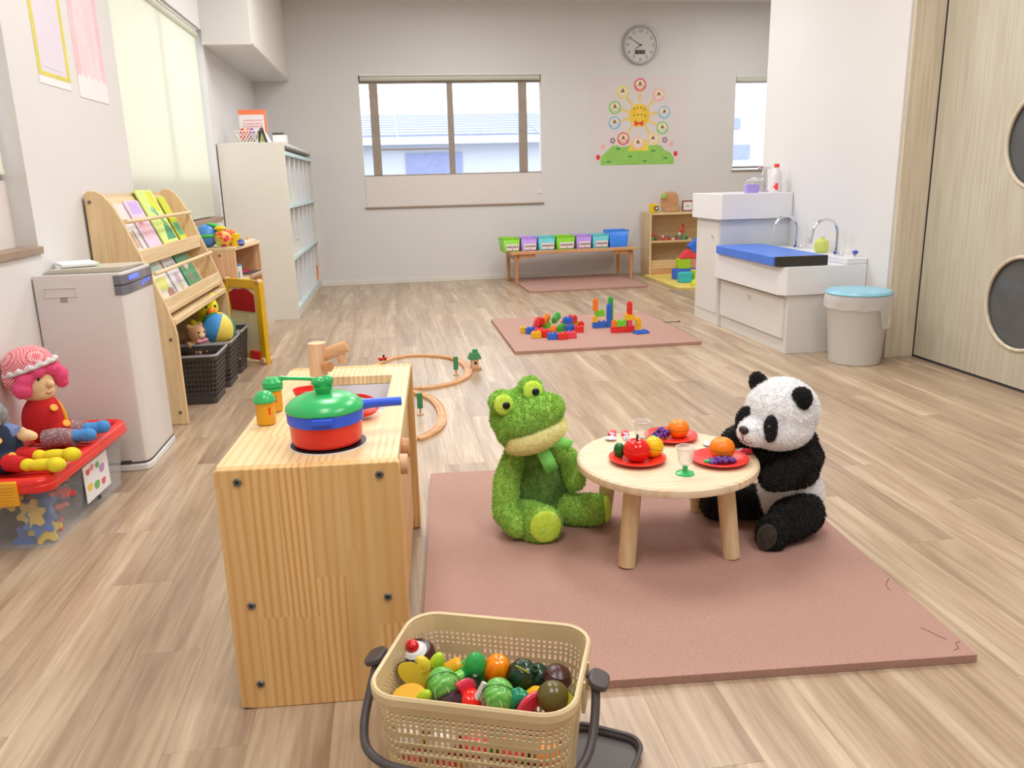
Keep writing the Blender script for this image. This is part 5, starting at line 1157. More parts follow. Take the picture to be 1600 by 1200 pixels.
st('red base block at the front of the block castle', RD, 0.10, -0.20, 0, 3, 1); st('red base block at the front right of the castle', RD, 0.178, -0.20, 0, 2, 1)
st('orange block left of the green one in the castle front', OR, 0.075, -0.20, 1, 1, 1); st('light green block in the castle front', LG, 0.122, -0.20, 1, 2, 1); st('pink block in the castle front', PK, 0.178, -0.20, 1, 1, 1)
st('yellow block under the red tower top', YL, 0.178, -0.20, 2, 2, 1); st('red block of the right tower', RD, 0.178, -0.20, 3, 1, 1); st('red block at the top of the right tower', RD, 0.178, -0.20, 4, 1, 1)
st('yellow block behind the right tower', YL, 0.25, -0.15, 0, 1, 2); st('yellow block above it at the right end of the castle', YL, 0.25, -0.15, 1, 1, 2)
brick('flat blue building block lying beside the castle', BLU, (bx + 0.235, by - 0.27, mz), 3, 2, 0.3, 0.012, group='blocks built into a small castle')
o = thing('hair_tie', 'small dark twist of cord lying on the far edge of the middle mat', 'cord', (1.865, 5.33, 0.0 + 0.003))
B().tube([(-0.06, 0, 0.003), (-0.03, 0.02, 0.004), (0, -0.01, 0.003), (0.03, 0.015, 0.004), (0.06, 0, 0.003), (0.09, 0.012, 0.003)], 0.003, 6).build('cord', M['dark_grey'], o)
B().ell((0.09, 0.012, 0.004), 0.006).build('end_bead', M['dark_grey'], o)

# ================================================================ SINK UNIT, RIGHT
WL = mat('unit_white', (222, 219, 215), 0.4)
s1_ = thing('washstand', 'tall white washstand section at the far end of the sink unit', 'washstand', (2.14, 5.125, 0))
TW, TD = 0.478, 0.415
B().box(0, TW, 0, TD, 0.0, 0.71).build('cabinet', WL, s1_, bevel=0.002)
dd = B().box(-0.006, 0.0, 0.012, TD - 0.02, 0.085, 0.695).build('door', WL, s1_, bevel=0.0015)
B().cyl((-0.0065, 0.10, 0.60), (-0.016, 0.10, 0.60), 0.010, n=16).build('knob', M['chrome'], dd)
B().box(0.006, TW, -0.002, 0.0, 0.50, 0.705).build('splash_panel', pm('splash', (206, 210, 216), 0.2), s1_)
slab = [(-0.032, 0.0), (-0.012, -0.045), (TW, -0.045), (TW, TD + 0.02), (-0.032, TD + 0.02)]
b = B(); n = len(slab)
def basin(slabpoly, z0, z1, hole):
    """slab with a sunken bowl: outer prism with a rectangular opening in the top"""
    bm = bmesh.new(); zs = (z0, z1)
    top = [bm.verts.new((a, c, z1)) for a, c in slabpoly]; bot = [bm.verts.new((a, c, z0)) for a, c in slabpoly]
    n = len(slabpoly); hx0, hx1, hy0, hy1 = hole; hr_ = [(a + (hx0 + hx1) / 2, c + (hy0 + hy1) / 2) for a, c in rrect(hx1 - hx0, hy1 - hy0, 0.05, 5)]
    ht_ = [bm.verts.new((a, c, z1)) for a, c in hr_]; cxh, cyh = (hx0 + hx1) / 2, (hy0 + hy1) / 2
    hb = [bm.verts.new((cxh + (a - cxh) * 0.85, cyh + (c - cyh) * 0.85, z0 + 0.02)) for a, c in hr_]
    e = [bm.edges.new((top[i], top[(i + 1) % n])) for i in range(n)] + [bm.edges.new((ht_[i], ht_[(i + 1) % len(ht_)])) for i in range(len(ht_))]
    bmesh.ops.triangle_fill(bm, use_beauty=True, edges=e)
    for i in range(n): bm.faces.new((bot[i], bot[(i + 1) % n], top[(i + 1) % n], top[i]))
    bm.faces.new(bot[::-1]); m_ = len(ht_)
    for i in range(m_): bm.faces.new((ht_[i], ht_[(i + 1) % m_], hb[(i + 1) % m_], hb[i]))
    bm.faces.new(hb); bmesh.ops.recalc_face_normals(bm, faces=bm.faces)
    me = bpy.data.meshes.new('basin'); bm.to_mesh(me); bm.free(); me.materials.append(M['porcelain']); return me
link('basin', basin(slab, 0.712, 0.878, (0.05, 0.36, 0.03, 0.37)), s1_, bevel=0.004)
f_ = thing('tap', 'chrome mixer tap on the tall washstand behind the bottle', 'tap', (2.52, 5.30, 0.878))
B().cyl((0, 0, 0), (0, 0, 0.11), 0.018).build('body', M['chrome'], f_); B().tube([(0, 0, 0.075), (-0.05, 0, 0.085), (-0.12, 0, 0.085), (-0.14, 0, 0.07)], 0.010, 12).build('spout', M['chrome'], f_)
B().cyl((0, 0, 0.11), (0, 0, 0.15), 0.014).build('neck', M['chrome'], f_); B().box(-0.05, 0.03, -0.014, 0.014, 0.15, 0.168).build('lever', M['chrome'], f_, bevel=0.003)
B().cyl((0, 0, 0), (0, 0, 0.012), 0.028).build('flange', M['chrome'], f_)
o = thing('soap_bottle', 'short violet hand soap bottle with a pump on the tall washstand', 'soap', (2.362, 5.16, 0.878))
B().prism(rrect(0.10, 0.05, 0.02), 0, 0.055).build('bottle', M['purple_clear'], o, bevel=0.004); B().cyl((0, 0, 0.055), (0, 0, 0.08), 0.008).build('pump', M['white'], o); B().box(-0.035, 0.01, -0.008, 0.008, 0.078, 0.088).build('nozzle', M['white'], o, bevel=0.002)
B().prism(rrect(0.09, 0.045, 0.018), 0.055, 0.063).build('shoulder', M['clear'], o)
o = thing('bleach_bottle', 'tall translucent bottle with a red cap and red label on the washstand', 'bottle', (2.535, 5.17, 0.878))
B().lathe([(0.033, 0), (0.036, 0.01), (0.036, 0.10), (0.030, 0.13), (0.014, 0.155), (0.013, 0.168)], 28).build('bottle', pm('frosted', (226, 222, 222), 0.4), o)
B().cyl((0, 0, 0.160), (0, 0, 0.182), 0.017).build('cap', pm('cap_red', (250, 70, 60)), o)
for k, (z, a, w) in enumerate([(0.035, -2.0, 0.03), (0.05, -1.9, 0.018), (0.022, -1.85, 0.018)]): B().box(0.034, 0.0372, -w / 2, w / 2, z - 0.008, z + 0.008).build('label_print', pm('cap_red', (250, 70, 60)), o, rot=(0, 0, a))
s2_ = thing('sink_cabinet', 'low white sink cabinet with a drop-front door, beside the waste bin', 'sink', (2.165, 4.19, 0))
LW, LD = 0.453, 0.932
B().box(0, LW, 0, LD, 0.0, 0.335).build('cabinet', WL, s2_, bevel=0.002)
B().box(0.004, LW, 0.004, LD, -0.001, 0.006).build('plinth_seal', M['dark_grey'], s2_)
dd = B().box(-0.016, -0.0, 0.03, LD - 0.02, 0.085, 0.315).build('door', WL, s2_, bevel=0.0015)
B().cyl((-0.016, 0.46, 0.268), (-0.026, 0.46, 0.268), 0.011, n=16).build('knob', M['chrome'], dd)
slab2 = [(-0.055, 0.03), (-0.02, -0.015), (LW, -0.015), (LW, LD), (-0.055, LD)]
link('basin', basin(slab2, 0.335, 0.495, (0.0, 0.26, 0.05, 0.85)), s2_, bevel=0.004)
B().box(0.33, LW, -0.012, LD - 0.02, 0.495, 0.53).build('tap_ledge', M['porcelain'], s2_, bevel=0.006)
bp = thing('padded_cover', 'blue padded board with a black end lying over the low sink', 'board', (2.045, 4.03, 0.497), -0.02)
bp.location = (2.075, 4.19, 0.497)
B().box(0, 0.31, 0.02, 0.88, 0, 0.055).build('blue_pad', M['pad_blue'], bp, bevel=0.006)
B().box(0.006, 0.31, 0, 0.0195, 0, 0.055).build('black_end', M['pad_dark'], bp, bevel=0.003)
def gooseneck(label, x, y, rz, turn=0.16, hgt=0.20):
    o = thing('gooseneck_tap', label, 'tap', (x, y, 0.53), rz)
    pts = [(0, 0, 0), (0, 0, hgt * 0.62)] + [(-turn / 2 + turn / 2 * math.cos(t), 0, hgt * 0.62 + turn / 2 * math.sin(t)) for t in [PI * k / 12 for k in range(1, 12)]] + [(-turn, 0, hgt * 0.62), (-turn - 0.008, 0, hgt * 0.48)]
    B().tube(pts, 0.0085, 12).build('spout', M['chrome'], o); B().cyl((0, 0, 0), (0, 0, 0.02), 0.017).build('base', M['chrome'], o)
    B().cyl((-turn - 0.008, 0, hgt * 0.48 + 0.006), (-turn - 0.012, 0, hgt * 0.36), 0.012).build('nozzle', M['chrome'], o)
    B().cyl((0, -0.02, 0.012), (0, -0.05, 0.012), 0.007).build('handle_stem', M['chrome'], o); B().ell((0, -0.055, 0.012), 0.011).build('handle', M['chrome'], o)
    return o
gooseneck('farther chrome gooseneck tap by the tall washstand', 2.565, 4.90, 0.05)
gooseneck('nearer chrome gooseneck tap above the waste bin', 2.55, 4.39, 0.05)
o = thing('soap_bottle', 'round clear soap bottle with yellow-green liquid between the gooseneck taps', 'soap', (2.545, 4.55, 0.53))
B().lathe([(0.03, 0), (0.04, 0.012), (0.043, 0.04), (0.036, 0.068), (0.018, 0.082), (0.014, 0.09)], 28).build('liquid', clear('yellow_green_soap', (220, 232, 90), 0.6), o); B().cyl((0, 0, 0.09), (0, 0, 0.105), 0.016).build('cap', M['white'], o)
B().cyl((0, -0.03, 0.0), (0, -0.03, 0.028), 0.004).build('stand', M['chrome'], o)
o = thing('blue_valve', 'small dark blue stop knob at the near end of the tap ledge', 'knob', (2.575, 4.235, 0.53))
B().cyl((0, 0, 0), (0, 0, 0.018), 0.008).build('stem', M['chrome'], o); B().ell((0, 0, 0.026), (0.016, 0.016, 0.012)).build('knob', pm('navy_knob', (60, 80, 190)), o)
# waste bin
wb = thing('waste_bin', 'pale grey round waste bin with a plastic bag and light blue lid beside the sink', 'waste bin', (2.43, 3.93, 0))
B().lathe([(0.125, 0), (0.130, 0.004), (0.160, 0.365), (0.163, 0.37)], 40, capt=False).build('bucket', M['bin_grey'], wb)
bagv = []
b = B(); n = 48; rings = [(0.166, 0.372, 0), (0.171, 0.355, 1), (0.170, 0.325, 1.5), (0.168, 0.30, 2.5)]
vs = []
for j, (r_, z, w) in enumerate(rings):
    for k in range(n):
        a = 2 * PI * k / n; f1 = math.sin(a * 9 + j) + 0.6 * math.sin(a * 17 + 2 * j)
        drop = (0.05 * math.exp(-((a - 4.9) % (2 * PI) - 0.35) ** 2 * 3) if j >= 2 else 0) * (j - 1)
        vs.append(((r_ + 0.002 * w * f1) * math.cos(a), (r_ + 0.002 * w * f1) * math.sin(a), z - drop + 0.004 * f1 * (j > 1)))
b.add(vs, [(j * n + k, j * n + (k + 1) % n, (j + 1) * n + (k + 1) % n, (j + 1) * n + k) for j in range(3) for k in range(n)])
b.build('bag_liner', M['clear_bag'], wb)
B().lathe([(0.168, 0.372), (0.170, 0.378), (0.160, 0.390), (0.05, 0.397), (0.0, 0.398)], 40, capt=False).build('lid', M['lid_blue'], wb)
B().tube([(0.166 * math.cos(t), 0.166 * math.sin(t), 0.355 - 0.10 * math.sin((t - PI) )) for t in [PI + PI * k / 24 for k in range(25)]][::-1], 0.0025, 6).build('wire_handle', M['white_metal'], wb) if False else None

# ================================================================ TOY KITCHEN
kt = thing('toy_kitchen', 'pine toy kitchen with dark bolts, a wooden tap and a sunken sink in the foreground', 'toy kitchen', (-0.352, 1.437, 0), -0.054)
KW, KL, KH = 0.338, 0.832, 0.50
def panel(y0, y1, name):
    pl = [(0.0, 0.004), (0.03, 0.0), (KW - 0.03, 0.0), (KW, 0.004), (KW, KH - 0.006), (KW - 0.002, KH - 0.002), (KW - 0.006, KH), (0.006, KH), (0.002, KH - 0.002), (0, KH - 0.006)]
    return B().prism(pl, y0, y1, 'XZ').build(name, M['pine_v'], kt, bevel=0.003, seg=3)
panel(0, 0.024, 'side_panel'); panel(KL - 0.024, KL, 'side_panel')
def topboard():
    bm = bmesh.new(); z1, z0 = KH - 0.001, KH - 0.024
    out = [(0.0, 0.024), (KW - 0.004, 0.024), (KW - 0.004, KL - 0.024), (0.0, KL - 0.024)]
    hole = [(0.105, 0.36), (0.288, 0.36), (0.288, 0.705), (0.105, 0.705)]
    T = [bm.verts.new((a, c, z1)) for a, c in out]; H_ = [bm.verts.new((a, c, z1)) for a, c in hole]; T0 = [bm.verts.new((a, c, z0)) for a, c in out]; H0 = [bm.verts.new((a, c, z0)) for a, c in hole]
    for i in range(4):
        j = (i + 1) % 4
        bm.faces.new((T[i], T[j], H_[j], H_[i])); bm.faces.new((T0[j], T0[i], H0[i], H0[j])); bm.faces.new((T[j], T[i], T0[i], T0[j])); bm.faces.new((H_[i], H_[j], H0[j], H0[i]))
    bmesh.ops.recalc_face_normals(bm, faces=bm.faces); me = bpy.data.meshes.new('top'); bm.to_mesh(me); bm.free(); me.materials.append(M['pine_y']); return me
link('top', topboard(), kt, bevel=0.002)
b = B().box(0.10, 0.293, 0.355, 0.71, KH - 0.075, KH - 0.070).box(0.10, 0.104, 0.355, 0.71, KH - 0.07, KH - 0.025).box(0.289, 0.293, 0.355, 0.71, KH - 0.07, KH - 0.025).box(0.104, 0.289, 0.355, 0.359, KH - 0.07, KH - 0.025).box(0.104, 0.289, 0.706, 0.71, KH - 0.07, KH - 0.025)
b.build('sink_tray', pm('sink_white', (228, 226, 232), 0.35), kt)
B().cyl((0.17, 0.45, KH - 0.069), (0.17, 0.45, KH - 0.062), 0.018).build('drain', M['bolt'], kt)
B().lathe([(0.074, -0.002), (0.074, 0.0012), (0.070, 0.002), (0.0, 0.002)], 40, Matrix.Translation((0.192, 0.135, KH)), capt=False).build('burner_disc', M['black'], kt, label='black round hob ring')
B().torus((0.192, 0.135, KH), 0.0755, 0.0016, 48, 8).build('burner_ring', M['white'], kt)
for (x, z) in ((0.042, 0.476), (0.30, 0.476), (0.042, 0.225), (0.30, 0.225), (0.042, 0.055), (0.30, 0.055)):
    bo = B().lathe([(0.0, 0.0), (0.0, 0.0)], 3) if False else None
    T4 = Matrix.Translation((x, 0, z)) @ Matrix.Rotation(PI / 2, 4, 'X')
    q = B().lathe([(0.0078, -0.002), (0.0078, 0.0015), (0.0068, 0.003), (0.0035, 0.003), (0.0030, 0.0008)], 20, T4).build('bolt', M['bolt'], kt)
    B().lathe([(0.0029, 0.0006), (0.0029, 0.0011)], 6, T4).build('socket', M['black'], q)
# wooden tap
tx, ty = 0.115 - 0.004, 0.655
tp = B().cyl((tx - 0.008, ty + 0.0, KH - 0.001), (tx - 0.008, ty + 0.0, KH + 0.105), 0.0235, 0.0235, 28).build('tap_post', M['beech'], kt, bevel=0.002)
B().cyl((tx + 0.008, ty, KH + 0.070), (tx + 0.070, ty - 0.004, KH + 0.094), 0.0165, 0.0155, 24).build('tap_arm', M['beech_x'], kt, bevel=0.002)
B().cyl((tx + 0.050, ty - 0.002, KH + 0.082), (tx + 0.055, ty - 0.003, KH + 0.048), 0.0105, 0.0115, 20).build('tap_spout', M['beech'], kt, bevel=0.0015)
B().cyl((tx + 0.012, ty - 0.02, KH + 0.045), (tx + 0.026, ty - 0.038, KH + 0.048), 0.0135, 0.0135, 20).build('tap_knob', M['beech_leg'], kt, bevel=0.002)
# front: doors set back between the end panels, with round knobs
FX = KW - 0.034
B().box(0.0, 0.008, 0.024, KL - 0.024, 0.03, KH - 0.024).build('back_panel', M['pine_y'], kt)
B().box(0.01, FX, 0.024, KL - 0.024, 0.03, 0.048).build('bottom_board', M['pine_y'], kt)
B().box(0.01, FX, 0.40, 0.418, 0.048, KH - 0.024).build('partition', M['pine_v'], kt)
B().box(FX, FX + 0.016, 0.026, KL - 0.026, KH - 0.115, KH - 0.026).build('control_rail', M['pine_y'], kt, bevel=0.002)
d1 = B().box(FX, FX + 0.016, 0.03, 0.406, 0.05, KH - 0.122).build('door', M['pine_v'], kt, bevel=0.002)
d2 = B().box(FX, FX + 0.016, 0.412, KL - 0.03, 0.05, KH - 0.122).build('door', M['pine_v'], kt, bevel=0.002)
for y in (0.085, 0.185): B().cyl((FX + 0.016, y, KH - 0.036), (FX + 0.046, y, KH - 0.036), 0.021, 0.020, 24).build('dial_knob', M['beech_leg' if y > 0.1 else 'beech'], kt, bevel=0.003)
for y, z in ((0.06, 0.33), (0.06, 0.12)): B().cyl((FX + 0.015, y, z), (FX + 0.020, y, z), 0.006, n=14).build('hinge_pin', M['blue'], d1)
for x in (0.03, KW - 0.04):
    for y in (0.05, KL - 0.05): B().cyl((x, y, -0.0), (x, y, 0.006), 0.012, n=14).build('foot_pad', pm('felt', (170, 160, 170), 0.9), kt)

def K(x, y, z=0.0):
    """point on the kitchen top in room coordinates"""
    c, s_ = math.cos(-0.054), math.sin(-0.054); return (-0.352 + x * c - y * s_, 1.437 + x * s_ + y * c, KH + z)
# saucepan
po = thing('toy_saucepan', 'red toy saucepan with blue band and green domed lid on the hob ring', 'saucepan', K(0.190, 0.135, 0.0022), 0.0)
B().lathe([(0.058, 0.0), (0.066, 0.004), (0.0695, 0.012), (0.0715, 0.058), (0.0690, 0.058), (0.066, 0.010), (0.0, 0.006)], 56, capt=False).build('pot', M['red'], po)
B().lathe([(0.0722, 0.046), (0.0742, 0.048), (0.0748, 0.068), (0.0735, 0.070), (0.070, 0.070), (0.070, 0.046)], 56, capb=False, capt=False).build('blue_band', M['blue'], po)
hd = []
B().tube([(0.068, 0.014, 0.068), (0.085, 0.017, 0.069), (0.11, 0.020, 0.069), (0.150, 0.025, 0.068)], [0.0125, 0.0105, 0.0098, 0.0092], 14).build('handle', M['blue'], po)
B().box(-0.02, 0.02, -0.0795, -0.070, 0.056, 0.068).build('front_lug', M['blue'], po, bevel=0.002)
lid = B().lathe([(0.0755, 0.070), (0.0765, 0.073), (0.075, 0.078), (0.066, 0.088), (0.050, 0.096), (0.030, 0.100), (0.0, 0.101)], 56, capt=False).build('lid', M['green'], po)
B().lathe([(0.014, 0.098), (0.0145, 0.104), (0.019, 0.112), (0.019, 0.114), (0.0, 0.113)], 30, capt=False).build('lid_stem', M['green'], lid)
link('lid_knob', blob(B().ell((-0.007, 0, 0.123), (0.015, 0.012, 0.011)).ell((0.009, 0.002, 0.124), (0.012, 0.012, 0.012)).ell((0, 0, 0.114), (0.014, 0.011, 0.006)), 0.0025, 3), lid).data.materials.append(M['green'])
# two amber cups with green domes
def cup(label, p, r_, hh, rz):
    o = thing('toy_shaker', label, 'shaker', p, rz)
    B().lathe([(r_ * 0.93, 0), (r_, 0.003), (r_, hh), (r_ * 0.96, hh)], 30).build('cup', M['yellow_p'], o)
    B().lathe([(r_ * 1.16, hh - 0.001), (r_ * 1.2, hh + 0.002), (r_ * 1.05, hh + 0.009), (r_ * 0.8, hh + 0.017), (r_ * 0.4, hh + 0.022), (0, hh + 0.0235)], 30, capt=False).build('dome_lid', M['green'], o)
    B().box(r_ * 0.9, r_ * 1.02, -0.002, 0.002, hh * 0.45, hh * 0.78).build('red_mark', M['red'], o)
    return o
cup('amber cup with a green dome lid at the left edge of the toy kitchen, nearer', (-0.297, 1.727, 0.501), 0.0205, 0.050, -1.0)
cup('amber cup with a green dome lid just behind the nearer one', (-0.293, 1.828, 0.501), 0.0185, 0.050, -1.2)
o = thing('toy_ladle', 'green toy ladle resting across the lids of the amber cups', 'ladle', (-0.293, 1.828, 0.501), 0.0)
B().tube([(0.016, 0.004, 0.074), (0.035, 0.009, 0.071), (0.065, 0.016, 0.067), (0.090, 0.022, 0.063)], [0.006, 0.0042, 0.0042, 0.0046], 10).build('handle', M['green'], o)
B().lathe([(0.0235, 0.058), (0.0225, 0.068), (0.014, 0.077), (0.0, 0.079)], 26, capt=False).build('bowl', M['green'], o)
# dishes and cutlery behind the saucepan
def dish(name, label, p, r_, hh, m_, tilt=(0, 0, 0), cat='dish'):
    o = thing(name, label, cat, p); o.rotation_euler = tilt
    B().lathe([(r_ * 0.6, 0), (r_ * 0.9, hh * 0.5), (r_, hh), (r_ * 0.96, hh), (r_ * 0.85, hh * 0.55), (0, hh * 0.15)], 36, capt=False).build('bowl', m_, o)
    B().torus((0, 0, hh), r_ * 0.98, 0.0014, 40, 8).build('rim', m_, o); return o
dish('toy_bowl', 'red toy bowl behind the left of the saucepan lid', (-0.23, 1.917, 0.502), 0.032, 0.022, M['red'])
dish('toy_bowl', 'red toy bowl tilted behind the right of the saucepan lid', K(0.238, 0.31, 0.012), 0.042, 0.020, M['red'], (0.25, 0.18, 0))
for k, (nm, m_, dx, rz) in enumerate([('green', M['green'], 0.0, -0.5), ('dark blue', pm('navy_p', (40, 50, 90)), -0.028, -0.2)]):
    o = thing('toy_knife', '%s toy cutlery handle lying in the tilted red bowl' % nm, 'cutlery', K(0.225 + dx, 0.325, 0.036), rz)
    B().tube([(-0.02, 0.0, 0.002), (0.0, 0.0, 0.004), (0.035, 0.0, 0.0)], [0.004, 0.005, 0.004], 8).build('handle', m_, o); B().box(-0.05, -0.02, -0.004, 0.004, 0.0, 0.002).build('blade', M['white'], o)

# ================================================================ WOODEN TRAIN TRACK behind the kitchen
tk = thing('train_track', 'pale wooden toy train track winding over the floor behind the toy kitchen', 'toy track', (0, 0, 0))
def smooth_path(P_, n=8):
    P_ = [Vector((a, c)) for a, c in P_]; N = len(P_); out = []
    for i in range(N):
        p0, p1, p2, p3 = P_[(i - 1) % N], P_[i], P_[(i + 1) % N], P_[(i + 2) % N]
        for k in range(n):
            t = k / n; out.append(0.5 * ((2 * p1) + (p2 - p0) * t + (2 * p0 - 5 * p1 + 4 * p2 - p3) * t * t + (-p0 + 3 * p1 - 3 * p2 + p3) * t ** 3))
    return out
def track_piece(pts):
    w = 0.020; off = []
    prof = [(-w, 0.0), (w, 0.0), (w, 0.012), (0.014, 0.012), (0.014, 0.009), (0.008, 0.009), (0.008, 0.012), (-0.008, 0.012), (-0.008, 0.009), (-0.014, 0.009), (-0.014, 0.012), (-w, 0.012)]
    vs = []; fs = []; n = len(prof)
    for i, p in enumerate(pts):
        a = pts[max(0, i - 1)]; c = pts[min(len(pts) - 1, i + 1)]; t = (c - a).normalized(); nn = Vector((-t.y, t.x))
        for u, z in prof: vs.append((p.x + nn.x * u, p.y + nn.y * u, z))
    for i in range(len(pts) - 1):
        for k in range(n): fs.append((i * n + k, i * n + (k + 1) % n, (i + 1) * n + (k + 1) % n, (i + 1) * n + k))
    fs.append(tuple(range(n - 1, -1, -1))); fs.append(tuple((len(pts) - 1) * n + k for k in range(n)))
    return B().add(vs, fs).build('track_piece', M['beech_x'], tk, bevel=0.001)
def xy(p): return (p[0], p[1])
loopA = [xy(q) for q in ((-0.098, 4.563, 0), (0.07, 4.678, 0), (0.271, 4.571, 0), (0.35, 4.363, 0), (0.347, 4.131, 0), (0.269, 3.966, 0), (0.161, 3.899, 0), (0.049, 3.9, 0), (-0.094, 3.975, 0), (-0.182, 4.279, 0))]
loopB = [xy(q) for q in ((-0.03, 3.869, 0), (0.077, 3.78, 0), (0.141, 3.646, 0), (0.165, 3.444, 0), (0.15, 3.251, 0), (0.099, 3.128, 0), (0.027, 3.076, 0), (-0.088, 3.17, 0), (-0.12, 3.564, 0))]
for lp in (loopA, loopB):
    pts = smooth_path(lp, 9); N = len(pts); step = N // 6
    for k in range(6):
        e = (k + 1) * step if k < 5 else N; seg = [pts[q % N] for q in range(k * step, e + 1)]
        d = (seg[-1] - seg[-2]).normalized() * 0.0015; seg[-1] = seg[-1] - d; seg[0] = seg[0] + (seg[1] - seg[0]).normalized() * 0.0015
        track_piece(seg)
def signal(label, p, rz):
    o = thing('track_signal', label, 'toy signal', (p[0], p[1], 0), rz)
    B().box(-0.012, 0.012, -0.008, 0.008, 0.03, 0.10).build('green_block', pm('signal_green', (60, 140, 90), 0.5), o, bevel=0.002)
    B().box(-0.014, 0.014, -0.010, 0.010, 0.0, 0.006).build('foot', M['beech'], o, bevel=0.001); B().cyl((0, 0, 0.006), (0, 0, 0.03), 0.004, n=10).build('post', M['beech_leg'], o)
signal('narrow green toy signal block inside the farther track loop', (0.286, 4.146, 0), 0.1); signal('narrow green toy signal block by the toy kitchen edge', (0.071, 3.435, 0), 0.1)
o = thing('toy_station', 'tiny wooden station house with a green roof beside the farther track loop', 'toy house', (0.397, 4.255, 0), 0.1)
B().box(-0.033, 0.033, -0.02, 0.02, 0, 0.012).build('base', M['beech_leg'], o, bevel=0.002); B().box(-0.020, 0.020, -0.016, 0.016, 0.012, 0.062).build('walls', M['beech'], o, bevel=0.001)
B().cyl((0.002, -0.0155, 0.038), (0.002, -0.017, 0.038), 0.008).build('door_hole', M['black'], o)
B().prism([(-0.034, 0.058), (0.034, 0.058), (0.034, 0.066), (0.022, 0.095), (-0.022, 0.095), (-0.034, 0.066)], -0.022, 0.022, 'XZ').build('roof', pm('station_green', (70, 150, 100), 0.5), o, bevel=0.002)
B().box(-0.010, 0.018, -0.010, 0.010, 0.095, 0.112).build('chimney', pm('station_green', (70, 150, 100)), o, bevel=0.002)
o = thing('toy_engine', 'tiny red and black toy engine on the far side of the track', 'toy train', (-0.106, 4.565, 0), 0.3); o.location[2] = 0.0125
B().box(-0.025, 0.025, -0.010, 0.010, 0.004, 0.016).build('body', M['red'], o, bevel=0.002); B().cyl((0.008, 0, 0.016), (0.008, 0, 0.030), 0.006, n=12).build('funnel', M['black'], o)
for x in (-0.014, 0.014): B().cyl((x, -0.012, 0.005), (x, 0.012, 0.005), 0.005, n=12).build('wheel', M['black'], o)

# ================================================================ ROUND TABLE
TX, TY, TZ = 0.6985, 1.98, 0.26
rt = thing('round_table', 'low round pine toy table with four splayed legs on the brown mat', 'table', (TX, TY, 0.0195), 0)
B().lathe([(0.232, TZ - 0.0195 - 0.027), (0.243, TZ - 0.0195 - 0.022), (0.245, TZ - 0.0195 - 0.013), (0.243, TZ - 0.0195 - 0.004), (0.237, TZ - 0.0195)], 96).build('tabletop', M['pine_x'], rt)
for fx, fy in ((0.548, 1.84, 0.02)[:2], (0.833, 1.835, 0.02)[:2], (0.571, 2.161, 0.02)[:2], (0.861, 2.15, 0.02)[:2]):
    dx, dy = fx - TX, fy - TY
    B().cyl((dx * 1.0, dy * 1.0, 0.0), (dx * 0.86, dy * 0.86, TZ - 0.0195 - 0.024), 0.0225, 0.0235, 28).build('leg', M['table_leg'], rt, bevel=0.002)
G = 0.2602
def plate(label, x, y):
    o = thing('toy_plate', label, 'plate', (x, y, G), 0, 'red toy plates on the round table')
    B().lathe([(0.036, 0.0), (0.042, 0.0015), (0.062, 0.008), (0.0755, 0.0105), (0.076, 0.0125), (0.057, 0.0105), (0.040, 0.004), (0.0, 0.0035)], 56, capt=False).build('plate', M['red_bright'], o)
    B().torus((0, 0, 0.0118), 0.0757, 0.0012, 56, 8).build('rim', M['red_bright'], o); return o
P1 = (0.612, 1.965, 0.262)[:2]; P2 = (0.762, 2.128, 0.262)[:2]; P3 = (0.822, 1.914, 0.262)[:2]
plate('red toy plate nearest, holding the apple and lemon', *P1); plate('red toy plate at the back of the table, holding grapes and an orange', *P2); plate('red toy plate at the right by the panda, holding grapes and an orange', *P3)
PZT = G + 0.0045
def fruit(name, label, x, y, r, m_, sq=(1, 1, 0.92), dimple=True, stem=None, seam=True, z=PZT, rot=(0, 0, 0), cat='toy fruit', group=None, top=None):
    o = thing(name, label, cat, (x, y, z), 0, group); o.rotation_euler = rot
    prof = []
    for k in range(0, 19):
        t = -PI / 2 + PI * k / 18; rr = r * math.cos(t) * sq[0]; zz = r * math.sin(t) * sq[2]
        if dimple: zz -= r * 0.22 * math.exp(-(rr / (r * 0.30)) ** 2) * (1 if t > 0 else -0.6)
        prof.append((max(rr, 0.0002), zz + r * sq[2] * (1 - (0.13 if dimple else 0))))
    B().lathe(prof, 36, capb=True, capt=True).build('skin', m_, o)
    if seam: B().torus((0, 0, r * sq[2] * (1 - (0.13 if dimple else 0))), r * sq[0] * 0.998, 0.0006, 40, 6).build('cut_seam', pm('seam_dark', (120, 60, 20)), o)
    if stem: B().cyl((0, 0, r * 1.45), (0.002, 0.001, r * 1.95), 0.0028, 0.0036, 10).build('stem', stem, o, bevel=0.001)
    if top: B().lathe([(0.006, 0), (0.004, 0.0015), (0, 0.002)], 6, Matrix.Translation((0, 0, r * sq[2] * 1.62)), capt=False).build('calyx', top, o)
    return o
OM = mat('orange_peel', (255, 134, 10), 0.32, bump=(900, 0.3, 0.0006))
fruit('toy_apple', 'glossy red toy apple with a dark green stem on the nearest plate', P1[0] - 0.004, P1[1] - 0.006, 0.0365, mat('apple_red', (228, 26, 24), 0.15), (1, 1, 0.90), stem=pm('stem_green', (30, 70, 40)), seam=False)
fruit('toy_lemon', 'yellow cut toy lemon behind the apple on the nearest plate', P1[0] + 0.040, P1[1] + 0.010, 0.029, mat('lemon_yellow', (246, 200, 16), 0.3), (0.95, 1, 1.0), dimple=False, rot=(0, 0.25, 0))
fruit('toy_pepper', 'dark green toy pepper half hidden behind the apple', P1[0] - 0.043, P1[1] + 0.026, 0.019, pm('pepper_green', (20, 110, 50), 0.2), (0.8, 1, 1.2), cat='toy vegetable')
